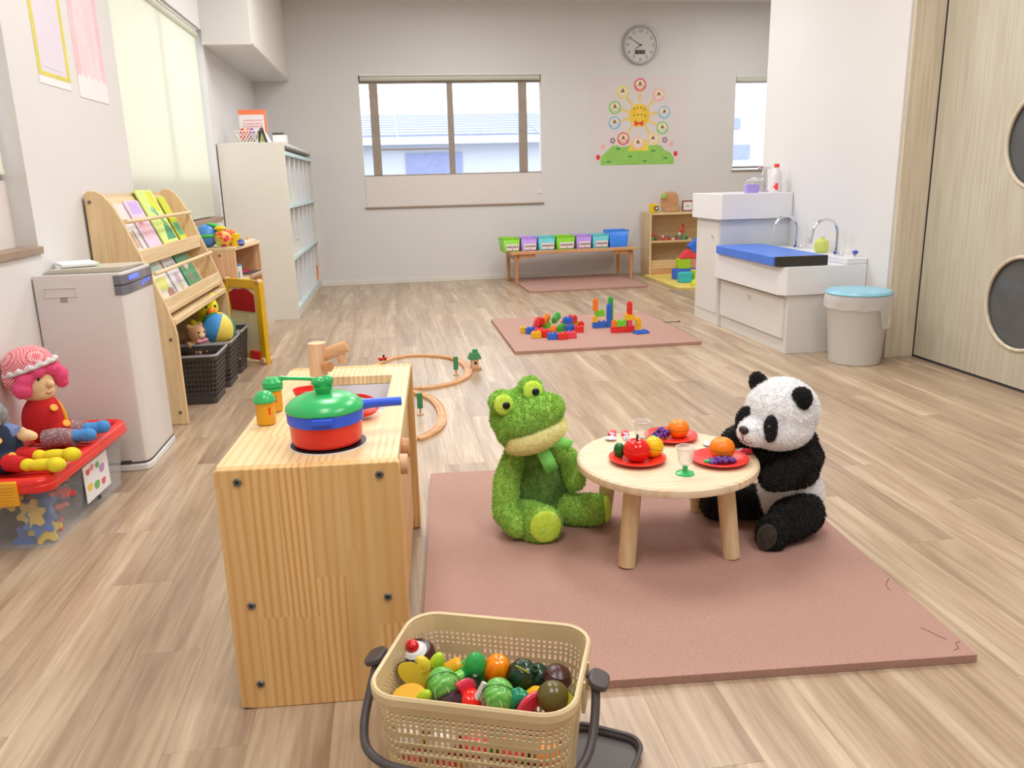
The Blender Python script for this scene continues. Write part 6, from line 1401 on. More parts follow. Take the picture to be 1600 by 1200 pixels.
fruit('toy_orange', 'toy orange on the back plate next to the grapes', P2[0] + 0.022, P2[1] - 0.002, 0.031, OM, top=M['green'], group=None)
fruit('toy_orange', 'toy orange on the right plate beside the panda', P3[0] + 0.012, P3[1] + 0.014, 0.034, OM, top=M['green'])
def grapes(label, x, y, w, d, h_, rz):
    o = thing('toy_grapes', label, 'toy fruit', (x, y, PZT), rz); rg = random.Random(5); b = B()
    for i in range(34):
        u = rg.uniform(-1, 1); v = rg.uniform(-1, 1) * (1 - 0.35 * (u + 1) / 2); zz = (1 - max(abs(u), abs(v)) ** 2) * h_ * rg.uniform(0.6, 1)
        b.ell((u * w, v * d, 0.006 + max(zz, 0)), 0.0068, nu=12, nv=8)
    b.build('berries', pm('grape', (96, 50, 140), 0.2), o); B().ell((-w - 0.008, 0, 0.008), (0.010, 0.007, 0.006)).build('leaf', M['green'], o); B().cyl((-w, 0, 0.008), (-w - 0.016, 0, 0.010), 0.002, n=8).build('stalk', M['green'], o); return o
grapes('upright bunch of purple toy grapes on the back plate', P2[0] - 0.030, P2[1] - 0.006, 0.020, 0.015, 0.026, 0.3); grapes('flat bunch of purple toy grapes on the right plate', P3[0] - 0.004, P3[1] - 0.030, 0.032, 0.013, 0.010, -0.1)
def goblet(label, x, y):
    o = thing('toy_goblet', label, 'glass', (x, y, G), 0)
    B().lathe([(0.0245, 0), (0.0235, 0.003), (0.008, 0.0065), (0.0065, 0.009), (0.0065, 0.021), (0.009, 0.022)], 32).build('green_foot', M['green'], o)
    b = B().lathe([(0.004, 0.022), (0.014, 0.025), (0.0185, 0.034), (0.0195, 0.048), (0.0245, 0.072)], 40, capb=True, capt=False).build('clear_bowl', M['clear_cup'], o); q = b.modifiers.new('t', 'SOLIDIFY'); q.thickness = 0.0012
    B().torus((0, 0, 0.072), 0.0245, 0.0009, 40, 8).build('lip', pm('cup_lip', (240, 226, 220), 0.2), o); return o
goblet('clear toy goblet with a green foot in front between the plates', *(0.702, 1.847, 0.26)[:2]); goblet('clear toy goblet with a green foot at the back left of the table', *(0.661, 2.086, 0.26)[:2])
PT = dots('red_flower_print', (240, 50, 84), (250, 230, 236), 75, 0.35, 0.3)
def spoon(name, label, p, ang, kind):
    o = thing(name, label, 'cutlery', (p[0], p[1], G + 0.001), ang)
    B().box(-0.011, 0.011, 0.016, 0.050, 0.0, 0.011).build('printed_handle', PT, o, bevel=0.003)
    if kind == 'spoon': B().ell((0, -0.012, 0.0055), (0.0175, 0.014, 0.005)).build('bowl', pm('cutlery_white', (226, 226, 244), 0.25), o)
    else:
        for q in (-1, 0, 1): B().box(q * 0.007 - 0.002, q * 0.007 + 0.002, -0.024, -0.004, 0.003, 0.006).build('tine', pm('cutlery_white', (226, 226, 244)), o, bevel=0.001)
        B().box(-0.010, 0.010, -0.004, 0.006, 0.003, 0.007).build('bowl', pm('cutlery_white', (226, 226, 244)), o, bevel=0.001)
    B().box(-0.003, 0.003, 0.0, 0.018, 0.003, 0.007).build('neck', pm('cutlery_white', (226, 226, 244)), o); return o
spoon('toy_spoon', 'white toy spoon with a red flowered handle at the far left of the table', (0.593, 2.16, 0.26), -0.35, 'spoon'); spoon('toy_fork', 'white toy fork with a red flowered handle next to the left spoon', (0.636, 2.15, 0.26), -0.15, 'fork')
spoon('toy_spoon', 'white toy spoon behind the right plate, pointing at the panda', (0.853, 2.043, 0.26), -1.35, 'spoon'); spoon('toy_fork', 'toy fork with a red flowered handle by the right table edge', (0.885, 1.969, 0.26), -1.9, 'fork')

# ================================================================ FROG
fg = thing('stuffed_frog', 'green plush frog with lime eyes and a satin bow seated left of the round table', 'stuffed toy', (0.37, 2.15, 0.0195), 0)
FO = Vector((0.37, 2.15, 0.0195))
def F(*p): return tuple(Vector(p) - FO)
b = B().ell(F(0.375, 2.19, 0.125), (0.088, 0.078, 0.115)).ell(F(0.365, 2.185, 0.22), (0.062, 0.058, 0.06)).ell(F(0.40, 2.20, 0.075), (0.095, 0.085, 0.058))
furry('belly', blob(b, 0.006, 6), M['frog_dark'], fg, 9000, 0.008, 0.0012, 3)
b = B()
def limb(b, pts, rs, n=9):
    for i in range(len(pts) - 1):
        for k in range(n + 1):
            t = k / n; p = Vector(pts[i]).lerp(Vector(pts[i + 1]), t); b.ell(tuple(p), rs[i] + (rs[i + 1] - rs[i]) * t, nu=16, nv=10)
    return b
furry('arm', blob(limb(B(), [F(0.312, 2.165, 0.235), F(0.278, 2.14, 0.16), F(0.268, 2.10, 0.085), F(0.295, 2.055, 0.060)], [0.033, 0.037, 0.036, 0.032]), 0.006, 5), M['frog_fur'], fg, 9000, 0.009, 0.0012, 4)
furry('arm', blob(limb(B(), [F(0.425, 2.175, 0.240), F(0.465, 2.165, 0.205), F(0.478, 2.135, 0.150)], [0.028, 0.032, 0.030]), 0.006, 5), M['frog_fur'], fg, 5000, 0.009, 0.0012, 5)
furry('leg', blob(limb(B(), [F(0.335, 2.16, 0.075), F(0.345, 2.10, 0.062), F(0.362, 2.045, 0.066)], [0.042, 0.043, 0.047]).ell(F(0.364, 2.03, 0.066), (0.054, 0.028, 0.058)).ell(F(0.335, 2.05, 0.035), (0.030, 0.03, 0.022)), 0.006, 4), M['frog_fur'], fg, 8000, 0.009, 0.0012, 6)
furry('leg', blob(limb(B(), [F(0.42, 2.17, 0.065), F(0.475, 2.13, 0.062), F(0.525, 2.11, 0.066)], [0.045, 0.045, 0.046]), 0.006, 4), M['frog_fur'], fg, 6000, 0.009, 0.0012, 7)
furry('foot_sole', blob(B().ell(F(0.3665, 2.008, 0.072), (0.045, 0.012, 0.048)), 0.004, 2), M['frog_lime'], fg, 2600, 0.004, 0.0009, 8)
furry('foot_sole', blob(B().ell(F(0.562, 2.100, 0.068), (0.014, 0.034, 0.040), (0, 0, -0.15)), 0.004, 2), M['frog_lime'], fg, 1600, 0.004, 0.0009, 9)
# head, rolled to one side, looking up towards the viewer's right
HM = Matrix.Translation(F(0.340, 2.125, 0.352)) @ Euler((R(-6), R(-20), R(6))).to_matrix().to_4x4()
b = B()
b.ell((-0.005, 0.03, 0.012), (0.092, 0.075, 0.070), M4=HM).ell((0.012, -0.028, 0.000), (0.088, 0.066, 0.052), M4=HM).ell((-0.055, 0.0, -0.015), (0.042, 0.05, 0.05), M4=HM).ell((0.030, -0.035, 0.008), (0.075, 0.060, 0.048), M4=HM)
b.ell((-0.050, 0.004, 0.072), (0.034, 0.032, 0.033), M4=HM).ell((0.042, 0.010, 0.072), (0.034, 0.032, 0.033), M4=HM)
hme = blob(b, 0.006, 5); furry('head', hme, M['frog_fur'], fg, 20000, 0.009, 0.0012, 10, comb=(0.1, -0.2, -0.5))
jaw = B().ell((0.004, -0.026, -0.046), (0.092, 0.071, 0.046), M4=HM).ell((-0.004, -0.008, -0.052), (0.088, 0.074, 0.042), M4=HM)
furry('lower_jaw', blob(jaw, 0.006, 4), M['frog_cream'], fg, 9000, 0.006, 0.0011, 11)
for (x, z) in ((-0.049, 0.068), (0.041, 0.069)):
    furry('eye_patch', blob(B().ell((x, -0.024, z), (0.028, 0.012, 0.030), M4=HM), 0.004, 2), M['frog_lime'], fg, 900, 0.004, 0.0009, 12)
    e_ = B().ell((x + 0.004, -0.037, z - 0.002), (0.0105, 0.006, 0.0105), M4=HM).build('eye', M['eye'], fg)
    B().torus((0, 0, 0), 0.0104, 0.0008, 28, 8, HM @ Matrix.Translation((x + 0.004, -0.036, z - 0.002)) @ Matrix.Rotation(PI / 2, 4, 'X')).build('eye_ring', M['foil'], e_)
# satin bow
def band(pts, w, nrm=(0, -1, 0)):
    vs = []; fs = []; pts = [Vector(p) for p in pts]
    for i, p in enumerate(pts):
        t = (pts[min(i + 1, len(pts) - 1)] - pts[max(i - 1, 0)]).normalized(); sd = t.cross(Vector(nrm)).normalized() * w / 2; vs += [p + sd, p - sd]
    for i in range(len(pts) - 1): fs.append((2 * i, 2 * i + 1, 2 * i + 3, 2 * i + 2))
    return vs, fs
bw = []
kx, ky, kz = (0.371, 2.095, 0.286)
for nm, pts, w in (('ribbon_tail', [(0, 0, 0), (0.006, -0.014, -0.024), (0.016, -0.020, -0.046), (0.028, -0.018, -0.074)], 0.038), ('ribbon_loop', [(0, 0, 0), (0.028, -0.022, 0.012), (0.056, -0.022, 0.008), (0.082, -0.012, -0.008)], 0.032),
                   ('ribbon_loop', [(0, 0, 0), (-0.018, -0.008, 0.004), (-0.034, -0.004, -0.006), (-0.030, 0.002, -0.018)], 0.010)):
    vs, fs = band([(kx + a, ky - 0.012 + c, kz + d) for a, c, d in pts], w); me = B().add([F(*v) for v in vs], fs).mesh('ribbon', M['ribbon'], recalc=False)
    o = link(nm, me, fg); q = o.modifiers.new('t', 'SOLIDIFY'); q.thickness = 0.0012
link('ribbon_knot', blob(B().ell(F(kx, ky - 0.014, kz), (0.012, 0.009, 0.010)), 0.003, 2), fg).data.materials.append(M['ribbon'])
nk = B().tube([F(0.365 + 0.060 * math.cos(t), 2.150 + 0.062 * math.sin(t), 0.283) for t in [2 * PI * k / 36 for k in range(36)]], 0.006, 8, True).build('neck_ribbon', M['ribbon'], fg)

# ================================================================ PANDA
pd = thing('stuffed_panda', 'black and white plush panda seated right of the round table, facing left', 'stuffed toy', (1.06, 1.97, 0.0195), 0)
PO = Vector((1.06, 1.97, 0.0195))
def Q(*p): return tuple(Vector(p) - PO)
furry('body', blob(B().ell(Q(1.075, 2.00, 0.115), (0.088, 0.092, 0.100)).ell(Q(1.060, 2.00, 0.20), (0.075, 0.080, 0.085)), 0.006, 6), M['panda_white'], pd, 14000, 0.009, 0.0012, 20)
furry('chest', blob(B().ell(Q(1.055, 1.99, 0.235), (0.094, 0.096, 0.058)).ell(Q(1.045, 1.975, 0.20), (0.086, 0.088, 0.050)).ell(Q(1.095, 2.0, 0.275), (0.042, 0.06, 0.035)), 0.006, 6), M['panda_black'], pd, 14000, 0.009, 0.0012, 21)
furry('arm', blob(limb(B(), [Q(1.04, 1.915, 0.235), Q(1.00, 1.905, 0.210), Q(0.975, 1.915, 0.200)], [0.040, 0.040, 0.034]), 0.006, 5), M['panda_black'], pd, 6000, 0.009, 0.0012, 22)
furry('arm', blob(limb(B(), [Q(1.01, 2.06, 0.265), Q(0.945, 2.04, 0.285), Q(0.905, 2.03, 0.280)], [0.036, 0.034, 0.028]), 0.006, 5), M['panda_black'], pd, 5000, 0.009, 0.0012, 23)
furry('leg', blob(limb(B(), [Q(1.070, 1.925, 0.088), Q(1.028, 1.905, 0.078), Q(0.985, 1.885, 0.062)], [0.062, 0.056, 0.040]).ell(Q(0.962, 1.872, 0.060), (0.032, 0.045, 0.052), (0.25, 0.2, 0.5)), 0.006, 5), M['panda_black'], pd, 11000, 0.009, 0.0012, 24)
furry('leg', blob(limb(B(), [Q(1.00, 2.05, 0.075), Q(0.94, 2.07, 0.070), Q(0.885, 2.08, 0.062)], [0.05, 0.045, 0.042]), 0.006, 5), M['panda_black'], pd, 6000, 0.009, 0.0012, 25)
furry('foot_sole', blob(B().ell(Q(0.937, 1.852, 0.060), (0.012, 0.028, 0.036), (0.2, 0.25, 0.65)), 0.004, 2), M['panda_sole'], pd, 900, 0.003, 0.0009, 26)
hc = Vector((1.005, 1.955, 0.371)); PHM = Matrix.Translation(hc - PO) @ Euler((R(4), R(-5), R(22))).to_matrix().to_4x4()
# head local frame: -x is forward (towards the table), y to the far side
b = B().ell((0.010, 0, 0.004), (0.094, 0.096, 0.088), M4=PHM).ell((-0.010, 0, -0.030), (0.092, 0.098, 0.062), M4=PHM).ell((-0.084, 0, -0.030), (0.052, 0.046, 0.038), M4=PHM)
furry('head', blob(b, 0.006, 6), M['panda_white'], pd, 20000, 0.008, 0.0012, 27, comb=(0.4, 0, -0.5))
for s_ in (-1, 1):
    furry('ear', blob(B().ell((-0.004, s_ * 0.072, 0.064), (0.018, 0.028, 0.034), (s_ * -0.6, 0, 0), M4=PHM), 0.004, 3), M['panda_black'], pd, 2600, 0.007, 0.0011, 28)
    ep = furry('eye_patch', blob(B().ell((-0.084, s_ * 0.046, -0.008), (0.016, 0.021, 0.036), (s_ * R(16), R(6), s_ * R(30)), M4=PHM), 0.004, 3), M['panda_black'], pd, 2200, 0.005, 0.001, 29)
    B().ell((-0.098, s_ * 0.055, 0.003), (0.006, 0.006, 0.006), M4=PHM).build('eye', M['eye'], pd)
link('nose', blob(B().ell((-0.133, 0, -0.014), (0.010, 0.016, 0.011), M4=PHM).ell((-0.131, 0, -0.021), (0.008, 0.009, 0.008), M4=PHM), 0.003, 2), pd).data.materials.append(M['black'])
def hp(*p): return tuple(PHM @ Vector(p))
B().tube([hp(-0.1365, 0, -0.028), hp(-0.1335, 0, -0.044)], 0.0014, 6).build('mouth', M['dark_grey'], pd)
B().tube([hp(-0.124, -0.022, -0.046), hp(-0.131, -0.010, -0.050), hp(-0.1330, 0, -0.044), hp(-0.131, 0.010, -0.050), hp(-0.124, 0.022, -0.046)], 0.0014, 6).build('mouth', M['dark_grey'], pd)
tgm = B().box(0.085, 0.118, -0.012, -0.0112, 0.006, 0.022).build('care_tag', M['paper'], pd, rot=(0, -0.2, 0)); B().box(0.092, 0.114, -0.0128, -0.012, 0.012, 0.015).build('tag_print', M['dark_grey'], tgm)

# ================================================================ LAUNDRY BASKET OF PLAY FOOD
BC = (0.107, 1.164); BA = R(-20.5); BHT = 0.237
bsk = thing('laundry_basket', 'beige perforated plastic basket with dark grey handles full of play food', 'basket', (BC[0], BC[1], 0), BA)
BW, BDp = 0.322, 0.246
def bhole(k, j, N):
    u = k / N
    if j < 3 or j > 45: return False
    if 22 <= j <= 23: return False
    if j % 4 == 0 or k % 2 == 0: return False
    if j >= 40: return j % 2 == 1
    if j in (38, 39, 40, 41, 42, 43, 44, 45) and abs((u % 0.5) - 0.25) < 0.04: return False
    return j % 4 in (1, 2, 3) and not (j % 8 == 5)
me, _N = perf_shell(BW * 0.88, BDp * 0.86, BW, BDp, BHT - 0.01, bhole, 0.004, 0.05, 52, 0.0044)
me.materials.append(M['beige_plastic']); w_ = link('perforated_wall', me, bsk); q = w_.modifiers.new('t', 'SOLIDIFY'); q.thickness = 0.0024
B().prism(rrect(BW * 0.885, BDp * 0.87, 0.045), 0, 0.006).build('bottom', M['beige_plastic'], bsk)
rim = rrect(BW + 0.004, BDp + 0.004, 0.052, 8); n = len(rim)
rim_in = rrect(BW - 0.010, BDp - 0.010, 0.046, 8)
prof = [(1, 0.0), (2, 0.0), (2, 0.016), (1, 0.018), (0, 0.016), (0, 0.006)]
vs = []; fs = []
rings = [rrect(BW + 0.001, BDp + 0.001, 0.050, 8), rrect(BW + 0.012, BDp + 0.012, 0.056, 8), rrect(BW + 0.012, BDp + 0.012, 0.056, 8), rrect(BW + 0.006, BDp + 0.006, 0.053, 8), rrect(BW - 0.004, BDp - 0.004, 0.048, 8), rrect(BW - 0.005, BDp - 0.005, 0.048, 8)]
zz = [BHT - 0.014, BHT - 0.014, BHT - 0.002, BHT + 0.002, BHT, BHT - 0.014]
for rg_, z in zip(rings, zz): vs += [(a, c, z) for a, c in rg_]
for j in range(6):
    for i in range(n): fs.append((j * n + i, j * n + (i + 1) % n, ((j + 1) % 6) * n + (i + 1) % n, ((j + 1) % 6) * n + i))
B().add(vs, fs).build('rim', M['beige_plastic'], bsk)
for k in range(4):
    for s_ in (-1, 1):
        B().box(-BW / 2 + 0.05, BW / 2 - 0.05, s_ * (BDp / 2 - 0.0045) - 0.0012, s_ * (BDp / 2 - 0.0045) + 0.0012, BHT - 0.05 - k * 0.018, BHT - 0.048 - k * 0.018).build('wall_rib', M['beige_plastic'], bsk)
for s_ in (-1, 1):
    x = s_ * (BW / 2 + 0.006)
    b = B().box(x - 0.003, x + 0.003, -0.030, -0.024, BHT - 0.062, BHT - 0.006).box(x - 0.003, x + 0.003, 0.024, 0.030, BHT - 0.062, BHT - 0.006).box(x - 0.003, x + 0.003, -0.024, 0.024, BHT - 0.062, BHT - 0.056)
    b.build('handle_bracket', M['beige_plastic'], bsk, bevel=0.001)
    hub = B().prism(rrect(0.034, 0.046, 0.014), -0.006, 0.006, 'XY', Matrix.Translation((x + s_ * 0.022, -0.006, BHT - 0.014)) @ Matrix.Rotation(s_ * 0.35, 4, 'Y')).build('handle_hub', M['dark_grey'], bsk, bevel=0.004)
    B().cyl((x, 0.012, BHT - 0.02), (x + s_ * 0.02, 0.012, BHT - 0.02), 0.006).build('hub_pin', M['dark_grey'], bsk)
# bail handle swung down over the near side
hx = BW / 2 + 0.024
path = [(-hx, -0.012, BHT - 0.02), (-hx - 0.002, -0.045, BHT - 0.055), (-hx + 0.002, -0.085, BHT - 0.085), (-hx + 0.020, -0.122, BHT - 0.100), (-hx + 0.055, -0.143, BHT - 0.106), (-hx + 0.10, -0.150, BHT - 0.108), (0, -0.152, BHT - 0.110)]
path = path + [(-a, c, d) for a, c, d in path[:-1][::-1]]
sm = []
for i in range(len(path) - 1):
    p0 = Vector(path[max(i - 1, 0)]); p1 = Vector(path[i]); p2 = Vector(path[i + 1]); p3 = Vector(path[min(i + 2, len(path) - 1)])
    for k in range(5): t = k / 5; sm.append(0.5 * ((2 * p1) + (p2 - p0) * t + (2 * p0 - 5 * p1 + 4 * p2 - p3) * t * t + (-p0 + 3 * p1 - 3 * p2 + p3) * t ** 3))
sm.append(Vector(path[-1]))
B().tube(sm, 0.0072, 12).build('bail_handle', M['dark_grey'], bsk)
# dark tray lying behind the basket
tr = thing('dark_tray', 'shallow dark grey plastic tray on the floor behind the basket corner', 'tray', (0.302, 1.171, 0), -0.55)
tr.location = (0.292, 1.165, 0.0)
b = B().prism(rrect(0.13, 0.15, 0.03), 0, 0.005); b.build('base', M['dark_grey'], tr)
B().tube([Vector((a, c, 0.016)) for a, c in rrect(0.142, 0.162, 0.034, 6)], 0.004, 8, True).build('rim', M['dark_grey'], tr)
vs = [(a, c, 0.004) for a, c in rrect(0.13, 0.15, 0.03, 6)] + [(a, c, 0.016) for a, c in rrect(0.142, 0.162, 0.034, 6)]; n = len(vs) // 2
w_ = B().add(vs, [(i, (i + 1) % n, n + (i + 1) % n, n + i) for i in range(n)]).build('wall', M['dark_grey'], tr); w_.modifiers.new('t', 'SOLIDIFY').thickness = 0.002

# ---- play food, upper layer placed as seen, lower layer underneath
FGRP = 'play food piled in the beige basket'
def rib_ball(r, sq, ribs, depth, n=48, m_=16, c=(0, 0, 0)):
    b = B(); vs = []; fs = []
    for j in range(m_ + 1):
        t = -PI / 2 + PI * j / m_
        for k in range(n):
            a = 2 * PI * k / n; q = 1 - depth * (0.5 + 0.5 * math.cos(ribs * a)) * max(0.0, math.cos(t)); dz = -0.2 * math.exp(-(math.cos(t) / 0.3) ** 2) * (1 if t > 0 else -1)
            vs.append((r * sq[0] * math.cos(t) * q * math.cos(a) + c[0], r * sq[1] * math.cos(t) * q * math.sin(a) + c[1], r * sq[2] * (math.sin(t) + dz) + c[2]))
    for j in range(m_):
        for k in range(n): fs.append((j * n + k, j * n + (k + 1) % n, (j + 1) * n + (k + 1) % n, (j + 1) * n + k))
    return b.add(vs, fs)
def food(name, label, p, rot=(0, 0, 0), cat='toy food'):
    o = thing(name, label, cat, p, 0, FGRP); o.rotation_euler = rot; o.scale = (1.15, 1.15, 1.15)
    o.location[2] += 0.004; return o
CAB = NT('cabbage_leaf'); tc = CAB.n('ShaderNodeTexCoord'); vo = CAB.n('ShaderNodeTexWave', Scale=35.0, Distortion=7.0); vo.inputs['Detail'].default_value = 2.0; CAB.l(tc.outputs['Object'], vo.inputs['Vector'])
CAB.l(CAB.ramp(vo.outputs['Fac'], [(0.1, (92, 170, 72)), (0.85, (122, 192, 94))]), CAB.p.inputs['Base Color']); CAB.p.inputs['Roughness'].default_value = 0.25; CAB.bump(vo.outputs['Fac'], 0.25, 0.001); CAB = CAB.m
DKG, PUR, BRN, OLV, YF, LF = pm('kabocha', (28, 58, 38), 0.2), pm('aubergine', (62, 34, 46), 0.2), pm('choc', (70, 36, 34), 0.3), pm('kiwi_skin', (96, 84, 40), 0.25), pm('flesh_yellow', (240, 214, 70), 0.35), pm('flesh_lime', (184, 216, 50), 0.35)
# chocolate cake
o = food('toy_cake', 'chocolate toy cake topped with cream and a red strawberry in the basket corner', (0, 1.281, 0.172), (0.25, -0.1, 0))
B().lathe([(0.026, -0.015), (0.028, -0.01), (0.026, 0.012), (0.020, 0.020), (0.0, 0.022)], 30, capt=False).build('cake', BRN, o)
B().lathe([(0.016, 0.017), (0.019, 0.021), (0.014, 0.026), (0.0, 0.028)], 24, Matrix.Translation((-0.004, -0.004, 0)), capt=False).build('cream', M['white'], o)
B().lathe([(0.0085, 0.025), (0.010, 0.030), (0.008, 0.037), (0.003, 0.041), (0.0, 0.0415)], 20, Matrix.Translation((-0.006, -0.004, 0)), capt=False).build('strawberry', dots('strawberry', (216, 20, 34), (240, 190, 120), 260, 0.18, 0.3), o)
# cut aubergine slices
def half_slice(name, label, p, rot, L, w, skin, flesh):
    o = food(name, label, p, rot)
    prof = [(L * math.cos(t), w * math.sin(t)) for t in [PI * k / 16 for k in range(17)]]
    b = B(); n = 17; vs = []; fs = []
    for j in range(9):
        a = PI * j / 8
        for (x, r_) in prof: vs.append((x, -r_ * math.sin(a), -r_ * math.cos(a) * 1.0))
    for j in range(8):
        for k in range(n - 1): fs.append((j * n + k, j * n + k + 1, (j + 1) * n + k + 1, (j + 1) * n + k))
    b.add(vs, fs).build('skin', skin, o)
    B().prism([(L * 0.97 * math.cos(t), w * 0.97 * math.sin(t)) for t in [2 * PI * k / 28 for k in range(28)]], 0.0, 0.0016, 'XZ').build('cut_face', flesh, o); return o
half_slice('toy_aubergine_half', 'halved dark toy aubergine showing yellow flesh at the left of the basket', (-0.006, 1.213, 0.18), (0.1, -0.75, 3.3), 0.036, 0.017, PUR, YF)
o = food('toy_lemon_wedge', 'pale yellow toy wedge standing behind the halved aubergine', (0.009, 1.228, 0.18), (0.2, -0.3, 0)); B().ell((0, 0, 0.008), (0.012, 0.010, 0.021)).build('wedge', YF, o); B().torus((0, 0, 0.008), 0.0115, 0.0006, M4=Matrix.Identity(4)).build('seam', pm('seam_y', (200, 160, 40)), o)
o = food('toy_lime_wedge', 'lime green toy wedge behind the left cabbage', (0.026, 1.233, 0.18), (0.2, 0.35, 0)); B().ell((0, 0, 0.008), (0.011, 0.010, 0.021)).build('wedge', LF, o); B().torus((0, 0, 0.008), 0.0105, 0.0006).build('seam', pm('seam_l', (150, 180, 40)), o)
def cabbage(label, p, rot, r):
    o = food('toy_cabbage', label, p, rot); rib_ball(r, (1, 0.92, 0.95), 3, 0.03).build('head', CAB, o)
    for k in range(3):
        a0 = -0.9 + k * 0.9; pts = [(r * 1.0 * math.cos(t) * math.cos(a0), r * 0.94 * math.cos(t) * math.sin(a0), r * 0.95 * math.sin(t)) for t in [-1.1 + 0.2 * i for i in range(10)]]
        B().tube(pts, [0.0026 - 0.0002 * i for i in range(10)], 6).build('leaf_vein', pm('vein', (190, 222, 160), 0.3), o)
    B().torus((0, 0, 0), r * 0.985, 0.0006, 40, 6, Matrix.Rotation(PI / 2, 4, 'Y') @ Matrix.Rotation(0.3, 4, 'X')).build('cut_seam', pm('seam_green', (30, 90, 40)), o); return o
cabbage('green toy cabbage at the left, beside the halved aubergine', (0.037, 1.186, 0.178), (0.3, 0.2, -1.2), 0.0255)
cabbage('green toy cabbage with a dark seam at the front middle of the basket', (0.126, 1.141, 0.176), (0.2, 0.3, -1.5), 0.0255)
o = food('toy_pepper', 'smooth green toy pepper standing up at the back of the basket', (0.089, 1.21, 0.18), (0.1, 0.1, 0))
link('skin', blob(B().ell((0.004, 0, 0.008), (0.018, 0.017, 0.024)).ell((-0.006, 0, -0.006), (0.016, 0.015, 0.016)).ell((0.012, 0.0, -0.008), (0.014, 0.014, 0.016)), 0.003, 3), o).data.materials.append(pm('pepper_mid', (40, 160, 76), 0.2))
B().cyl((-0.008, -0.002, 0.0), (-0.034, -0.010, -0.014), 0.008, 0.012, 20).build('stalk', pm('broc_stalk', (130, 210, 90), 0.25), o, bevel=0.002)
o = food('toy_persimmon', 'bright orange ribbed toy pumpkin at the back of the basket', (0.131, 1.206, 0.18), (0.4, 0.1, 0)); rib_ball(0.0225, (0.95, 0.95, 1.3), 8, 0.10).build('skin', pm('pumpkin_or', (255, 140, 10), 0.18), o); B().cyl((0, 0, 0.015), (0, 0.002, 0.024), 0.003, n=10).build('stem', pm('pumpkin_stem', (214, 130, 20)), o)
o = food('toy_kabocha', 'dark green toy pumpkin with a pale streak right of the orange one', (0.173, 1.186, 0.178), (0.35, 0.25, 0)); rib_ball(0.0255, (1.0, 0.95, 0.95), 8, 0.12).build('skin', DKG, o); B().tube([(0.002, -0.012, 0.022), (-0.008, -0.008, 0.0235), (-0.016, 0.0, 0.019)], 0.0018, 6).build('streak', pm('streak', (140, 140, 40)), o); B().torus((0.012, -0.004, 0.022), 0.005, 0.0016).build('stem_ring', DKG, o)
o = food('toy_kabocha_half', 'dark green toy pumpkin half right behind the whole one', (0.199, 1.187, 0.172), (0.2, 0.7, 0)); rib_ball(0.021, (1.0, 0.95, 0.9), 8, 0.10).build('skin', pm('kab2', (26, 66, 44), 0.2), o); B().torus((0, 0, 0), 0.0195, 0.0008).build('cut_seam', M['black'], o)
o = food('toy_onion', 'dark purple brown toy mushroom cap at the right end of the basket', (0.229, 1.169, 0.178), (0.1, 0.2, 0)); B().lathe([(0.010, -0.018), (0.020, -0.010), (0.0225, 0.0), (0.018, 0.011), (0.008, 0.018), (0, 0.019)], 32, capt=False).build('cap', BRN, o); B().cyl((0, 0, -0.03), (0, 0, -0.016), 0.010, n=16).build('stem', pm('mush_stem', (200, 180, 150)), o)
o = food('toy_kiwi', 'olive brown toy kiwi with a yellow green slit at the front right corner', (0.211, 1.114, 0.182), (0.2, 0.3, 0.3)); B().ell((0, 0, 0), (0.0235, 0.0225, 0.0225)).build('skin', OLV, o)
B().tube([(0.0225 * math.cos(t), -0.014 + 0.002 * math.cos(t), -0.010 + 0.0225 * math.sin(t) * 0.8 + 0.004) for t in [-1.1 + 0.22 * k for k in range(11)]], [0.0006 + 0.0035 * math.sin(PI * k / 10) for k in range(11)], 8).build('slit', pm('kiwi_flesh', (196, 190, 60)), o)
half_slice('toy_kiwi_half', 'brown half shell under the olive kiwi with yellow green flesh', (0.222, 1.105, 0.17), (0.7, 0.7, 3.0), 0.024, 0.020, OLV, pm('kiwi_flesh', (196, 190, 60)))
o = food('toy_leek', 'white toy leek stalk leaning left of the middle cabbage', (0.097, 1.148, 0.172), (0.0, 0.55, 0.3))
for k in range(3): B().cyl((-0.006 + k * 0.006, 0, -0.026), (-0.006 + k * 0.006, 0.001 * k, 0.022 - 0.003 * k), 0.0042, n=12).build('stalk', pm('leek_white', (216, 214, 214), 0.3), o, bevel=0.001)
o = food('toy_greens', 'teal green toy leaves right of the middle cabbage', (0.154, 1.131, 0.17), (0.2, 0.4, -0.3)); rib_ball(0.022, (0.9, 0.7, 1.0), 5, 0.25).build('leaves', pm('teal_leaf', (30, 140, 100), 0.2), o); B().cyl((0, 0, -0.028), (0, 0, -0.015), 0.006, n=12).build('stalk', M['green'], o)
o = food('toy_tomato', 'red toy tomato between the two cabbages', (0.078, 1.156, 0.162), (0.1, 0.1, 0)); rib_ball(0.020, (1, 1, 0.85), 6, 0.06).build('skin', pm('tomato', (236, 40, 30), 0.18), o); B().lathe([(0.008, 0.012), (0.0, 0.014)], 5, capt=False).build('calyx', M['green'], o)
def slice_(label, p, rot, c):
    o = food('toy_melon_slice', label, p, rot); B().prism([(0.024 * math.cos(t), 0.024 * math.sin(t)) for t in [PI * k / 16 for k in range(17)]], -0.004, 0.004, 'XZ').build('flesh', pm('melon_pink', (240, 60, 90), 0.25), o, bevel=0.001)
    B().tube([(0.0245 * math.cos(t), 0, 0.0245 * math.sin(t)) for t in [PI * k / 16 for k in range(17)]], 0.003, 8).build('rind', c, o); return o
slice_('pink toy melon slice standing right of the left cabbage', (0.066, 1.16, 0.168), (0.1, 1.2, 0.7), pm('melon_rind', (236, 70, 100)))
